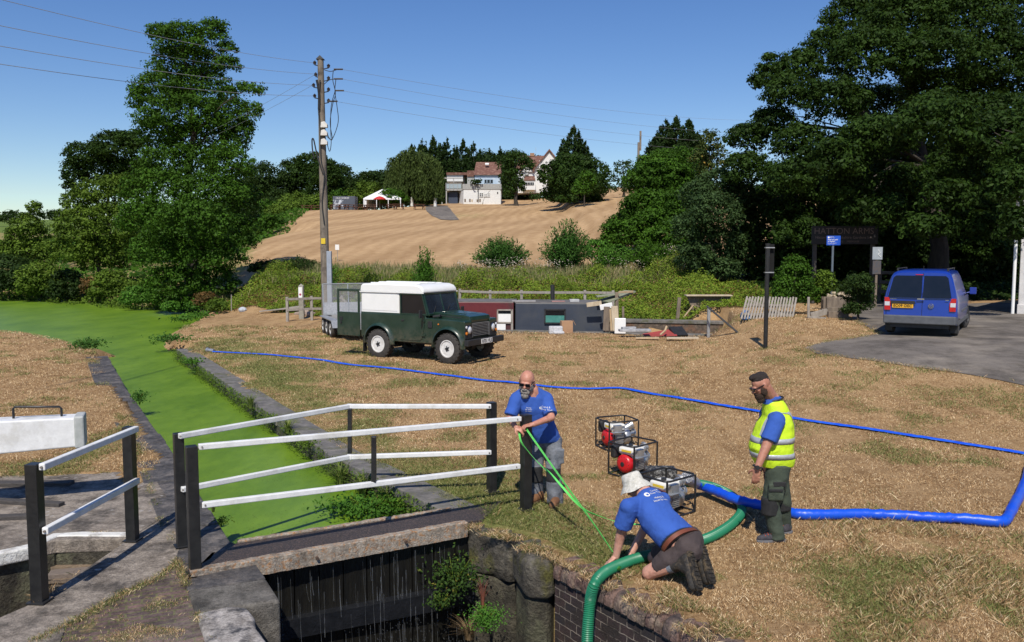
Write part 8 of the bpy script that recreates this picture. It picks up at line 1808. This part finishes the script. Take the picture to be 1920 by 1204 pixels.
# --- kneeling man
def man3():
    base = Vector((1.38, 7.62, 0)); root = thing('person', 'kneeling man in blue T-shirt, brown shorts and white bucket hat pressing the green hose', 'person', base)
    L = lambda v: Vector(v) - base; Dd = lambda x, y, Y_: L(D(x, y, Y_))
    hipc = Dd(1282, 1022, 7.56); shN = Dd(1178, 950, 7.70); shF = Dd(1242, 938, 7.98); neckb = Dd(1208, 924, 7.92); hc = Dd(1190, 912, 8.02); mid = Dd(1234, 975, 7.72)
    elN = Dd(1164, 1002, 7.78); wrN = Dd(1155, 1044, 7.80); elF = Dd(1212, 985, 8.05); wrF = Dd(1185, 1035, 7.98)
    fwd = Vector((-.75, .55, -.35))
    b = Fig(); P, fr = b.head(hc, Vector((-.6, .55, -.75)), Vector((-.55, .45, .75)), 1.0, neckb)
    b.cap(neckb, .08, mid, .13).cap(mid, .13, hipc, .14).cap(shN, .07, shF, .07).chain([shN, elN, wrN], [.062, .048, .033]).chain([shF, elF, wrF], [.06, .046, .033])
    hd_ = (L(G(1140, 1064, .13)) - wrN); b.hand(wrN, Vector((-.75, -.25, -.45)), Vector((.1, -.2, -1)), Vector((-.3, 1, .3)), .75, 1.05); b.hand(wrF, Vector((-.5, .1, -.9)), Vector((-.3, 0, -1)), Vector((-1, 0, 0)), .7, 1.0)
    hN = hipc + Vector((.02, -.09, -.04)); hF = hipc + Vector((.06, .10, -.02)); kN = Dd(1217, 1074, 7.60); kF = L(Vector((1.36, 7.93, .08)))
    aN = L(Vector((1.50, 7.42, .21))); aF = L(Vector((1.65, 7.57, .21)))
    b.chain([hN, kN], [.10, .068]).chain([hF, kF], [.10, .068]).chain([kN, kN * .45 + aN * .55 + Zv * .005, aN], [.064, .062, .042]).chain([kF, aF], [.064, .045])
    fuse(b.build('body', skin_of('fair_ruddy_skin', (.50, .25, .18), (.56, .31, .23)), root), .0065, 3)
    # shirt
    ax = (mid - hipc).normalized(); r_ = (shF - shN).normalized(); f_ = r_.cross(ax).normalized()
    if f_.z > 0: f_ = -f_
    up2 = (neckb - mid).normalized()
    rings = [(hipc + ax * .085, r_, f_, .190, .150), (hipc + ax * .16, r_, f_, .190, .150), (mid, r_, f_, .185, .145), (mid * .5 + neckb * .5, r_, f_, .19, .135), (mid * .2 + neckb * .8, r_, f_, .165, .11), (neckb, r_, f_, .085, .08)]
    sh = loft_rings(rings); sh.cap(shN, .080, shF, .080)
    sh.tube([shN + (shF - shN) * .05, shN + (elN - shN) * .5, shN + (elN - shN) * .72], [.092, .086, .088], 14).tube([shF, shF + (elF - shF) * .7], [.085, .085], 14)
    so = fuse(sh.build('tshirt', shirtb, root), .010, 4, .5, .020, .12)
    out = -f_; rd = r_; upv = out.cross(rd)
    if upv.dot(ax) < 0: rd = -rd; upv = -upv
    cpos = mid * .38 + neckb * .62 + out * .3
    wrap_text('Canal &\nRiver Trust', .030, wink, root, so, cpos + rd * .015 + upv * .03, rd, upv, out, .004); wrap_text('Making life\nbetter by water', .030, wink, root, so, cpos + rd * .01 - upv * .06, rd, upv, out, .004)
    logo(.027, root, so, cpos - rd * .09 + upv * .02, rd, upv, out)
    # waistband, belt and shorts
    wb_ = loft_rings([(hipc + ax * .02, r_, f_, .178, .150), (hipc + ax * .105, r_, f_, .176, .140)]); fuse(wb_.build('waistband', mat('black_fabric', (.012, .012, .013)), root), .010, 2, disp=.006, dscale=.08)
    be = loft_rings([(hipc + ax * .025, r_, f_, .196, .172), (hipc + ax * .066, r_, f_, .190, .160)], 32, True); be.build('belt', mat('brown_belt', (.20, .06, .03), (.15, .045, .025), 9, .5), root, smooth=60)
    stf = mat('brown_shorts', (.050, .036, .036), (.070, .052, .050), 6, .9, .4, bscale=90)
    sr = Fig(); sr.cap(hN + Vector((0, .02, .03)), .140, hF + Vector((0, -.02, 0.03)), .140).tube([hipc + ax * .0, hipc - ax * .08], [.178, .155], 20)
    sr.tube([hN, hN * .5 + kN * .5 + Zv * .02, kN + (hN - kN) * .22], [.130, .112, .090], 16).tube([hF, hF * .5 + kF * .5, kF + (hF - kF) * .1], [.13, .115, .095], 16)
    fuse(sr.build('shorts', stf, root), .011, 4, .5, .024, .1)
    sk = MB().tube([kN * .35 + aN * .65, kN * .22 + aN * .78], [.058, .058], 14).build('sock', mat('grey_sock', (.10, .12, .15), (.2, .22, .25), 60), root, smooth=60)
    btm = mat('muddy_black_boot', (.018, .016, .014), (.030, .027, .024), 9, .75, .6, c3=(.07, .052, .034), s3=26); solem = mat('muddy_sole', (.022, .019, .016), (.035, .03, .025), 22, .95, 1.5, c3=(.13, .095, .055), s3=22)
    for a, heel, toe, kk in ((aN, L(Vector((1.545, 7.36, .285))), L(Vector((1.585, 7.20, .065))), kN), (aF, L(Vector((1.69, 7.51, .285))), L(Vector((1.735, 7.35, .065))), kF)):
        shin = (a - kk).normalized(); bt = Fig()
        bt.cap(a - shin * .09, .056, a + shin * .01, .060).cap(a, .058, heel, .050).cap(a, .056, heel * .6 + toe * .4, .050).cap(heel, .048, toe + (heel - toe) * .1, .046)
        o_ = fuse(bt.build('boot', btm, root), .008, 2)
        fd_ = (toe - heel).normalized(); outn = shin - fd_ * shin.dot(fd_); outn.normalize(); sd_2 = fd_.cross(outn)
        sc = (toe - heel).length; pl = [(-.17, .026), (-.10, .040), (.25, .038), (.62, .050), (.92, .046), (1.10, .026)]
        A_ = [heel + outn * .036 + fd_ * t * sc + sd_2 * w for t, w in pl] + [heel + outn * .036 + fd_ * t * sc - sd_2 * w for t, w in reversed(pl)]; n = len(A_)
        s2 = MB().add(A_ + [p + outn * .030 for p in A_], [tuple(range(n)), tuple(range(2 * n - 1, n - 1, -1))] + [(i, n + i, n + (i + 1) % n, (i + 1) % n) for i in range(n)])
        for t in (-.1, .02, .14, .34, .48, .62, .76, .9, 1.02): s2.box(heel + outn * .068 + fd_ * t * sc, (.075, .014, .012), Matrix((sd_2, fd_, outn)).transposed())
        s2.build('sole', solem, o_, .003)
    # bucket hat
    r2, f2, u2 = basis(Vector((-.55, .45, -.35)), Vector((-.12, .10, 1))); hcn = hc + u2 * .035
    ht = MB(); prof = [(.118, -.035, 0), (.135, -.05, 0), (.142, -.062, 0), (.120, -.03, 0), (.096, .0, 0), (.094, .03, 0), (.086, .085, 0), (.06, .098, 0), (.001, .102, 0)]
    n = 28
    pr = [(.152, -.066), (.128, -.030), (.100, .004), (.098, .03), (.086, .088), (.07, .099), (.001, .103)]
    ht.lathe(pr, n=n); ht.v = [tuple(hcn + (r2 * v[0] * .95 + f2 * v[1] * 1.08 + u2 * (v[2] + .006 * math.sin(5 * math.atan2(v[1], v[0])) * (v[2] < -.02)))) for v in ht.v]
    ho = ht.build('bucket_hat', mat('white_hat_cloth', (.66, .64, .58), (.50, .48, .42), 40, .95, .4, c3=(.42, .41, .36), s3=25), root, smooth=50)
    return root
man3()
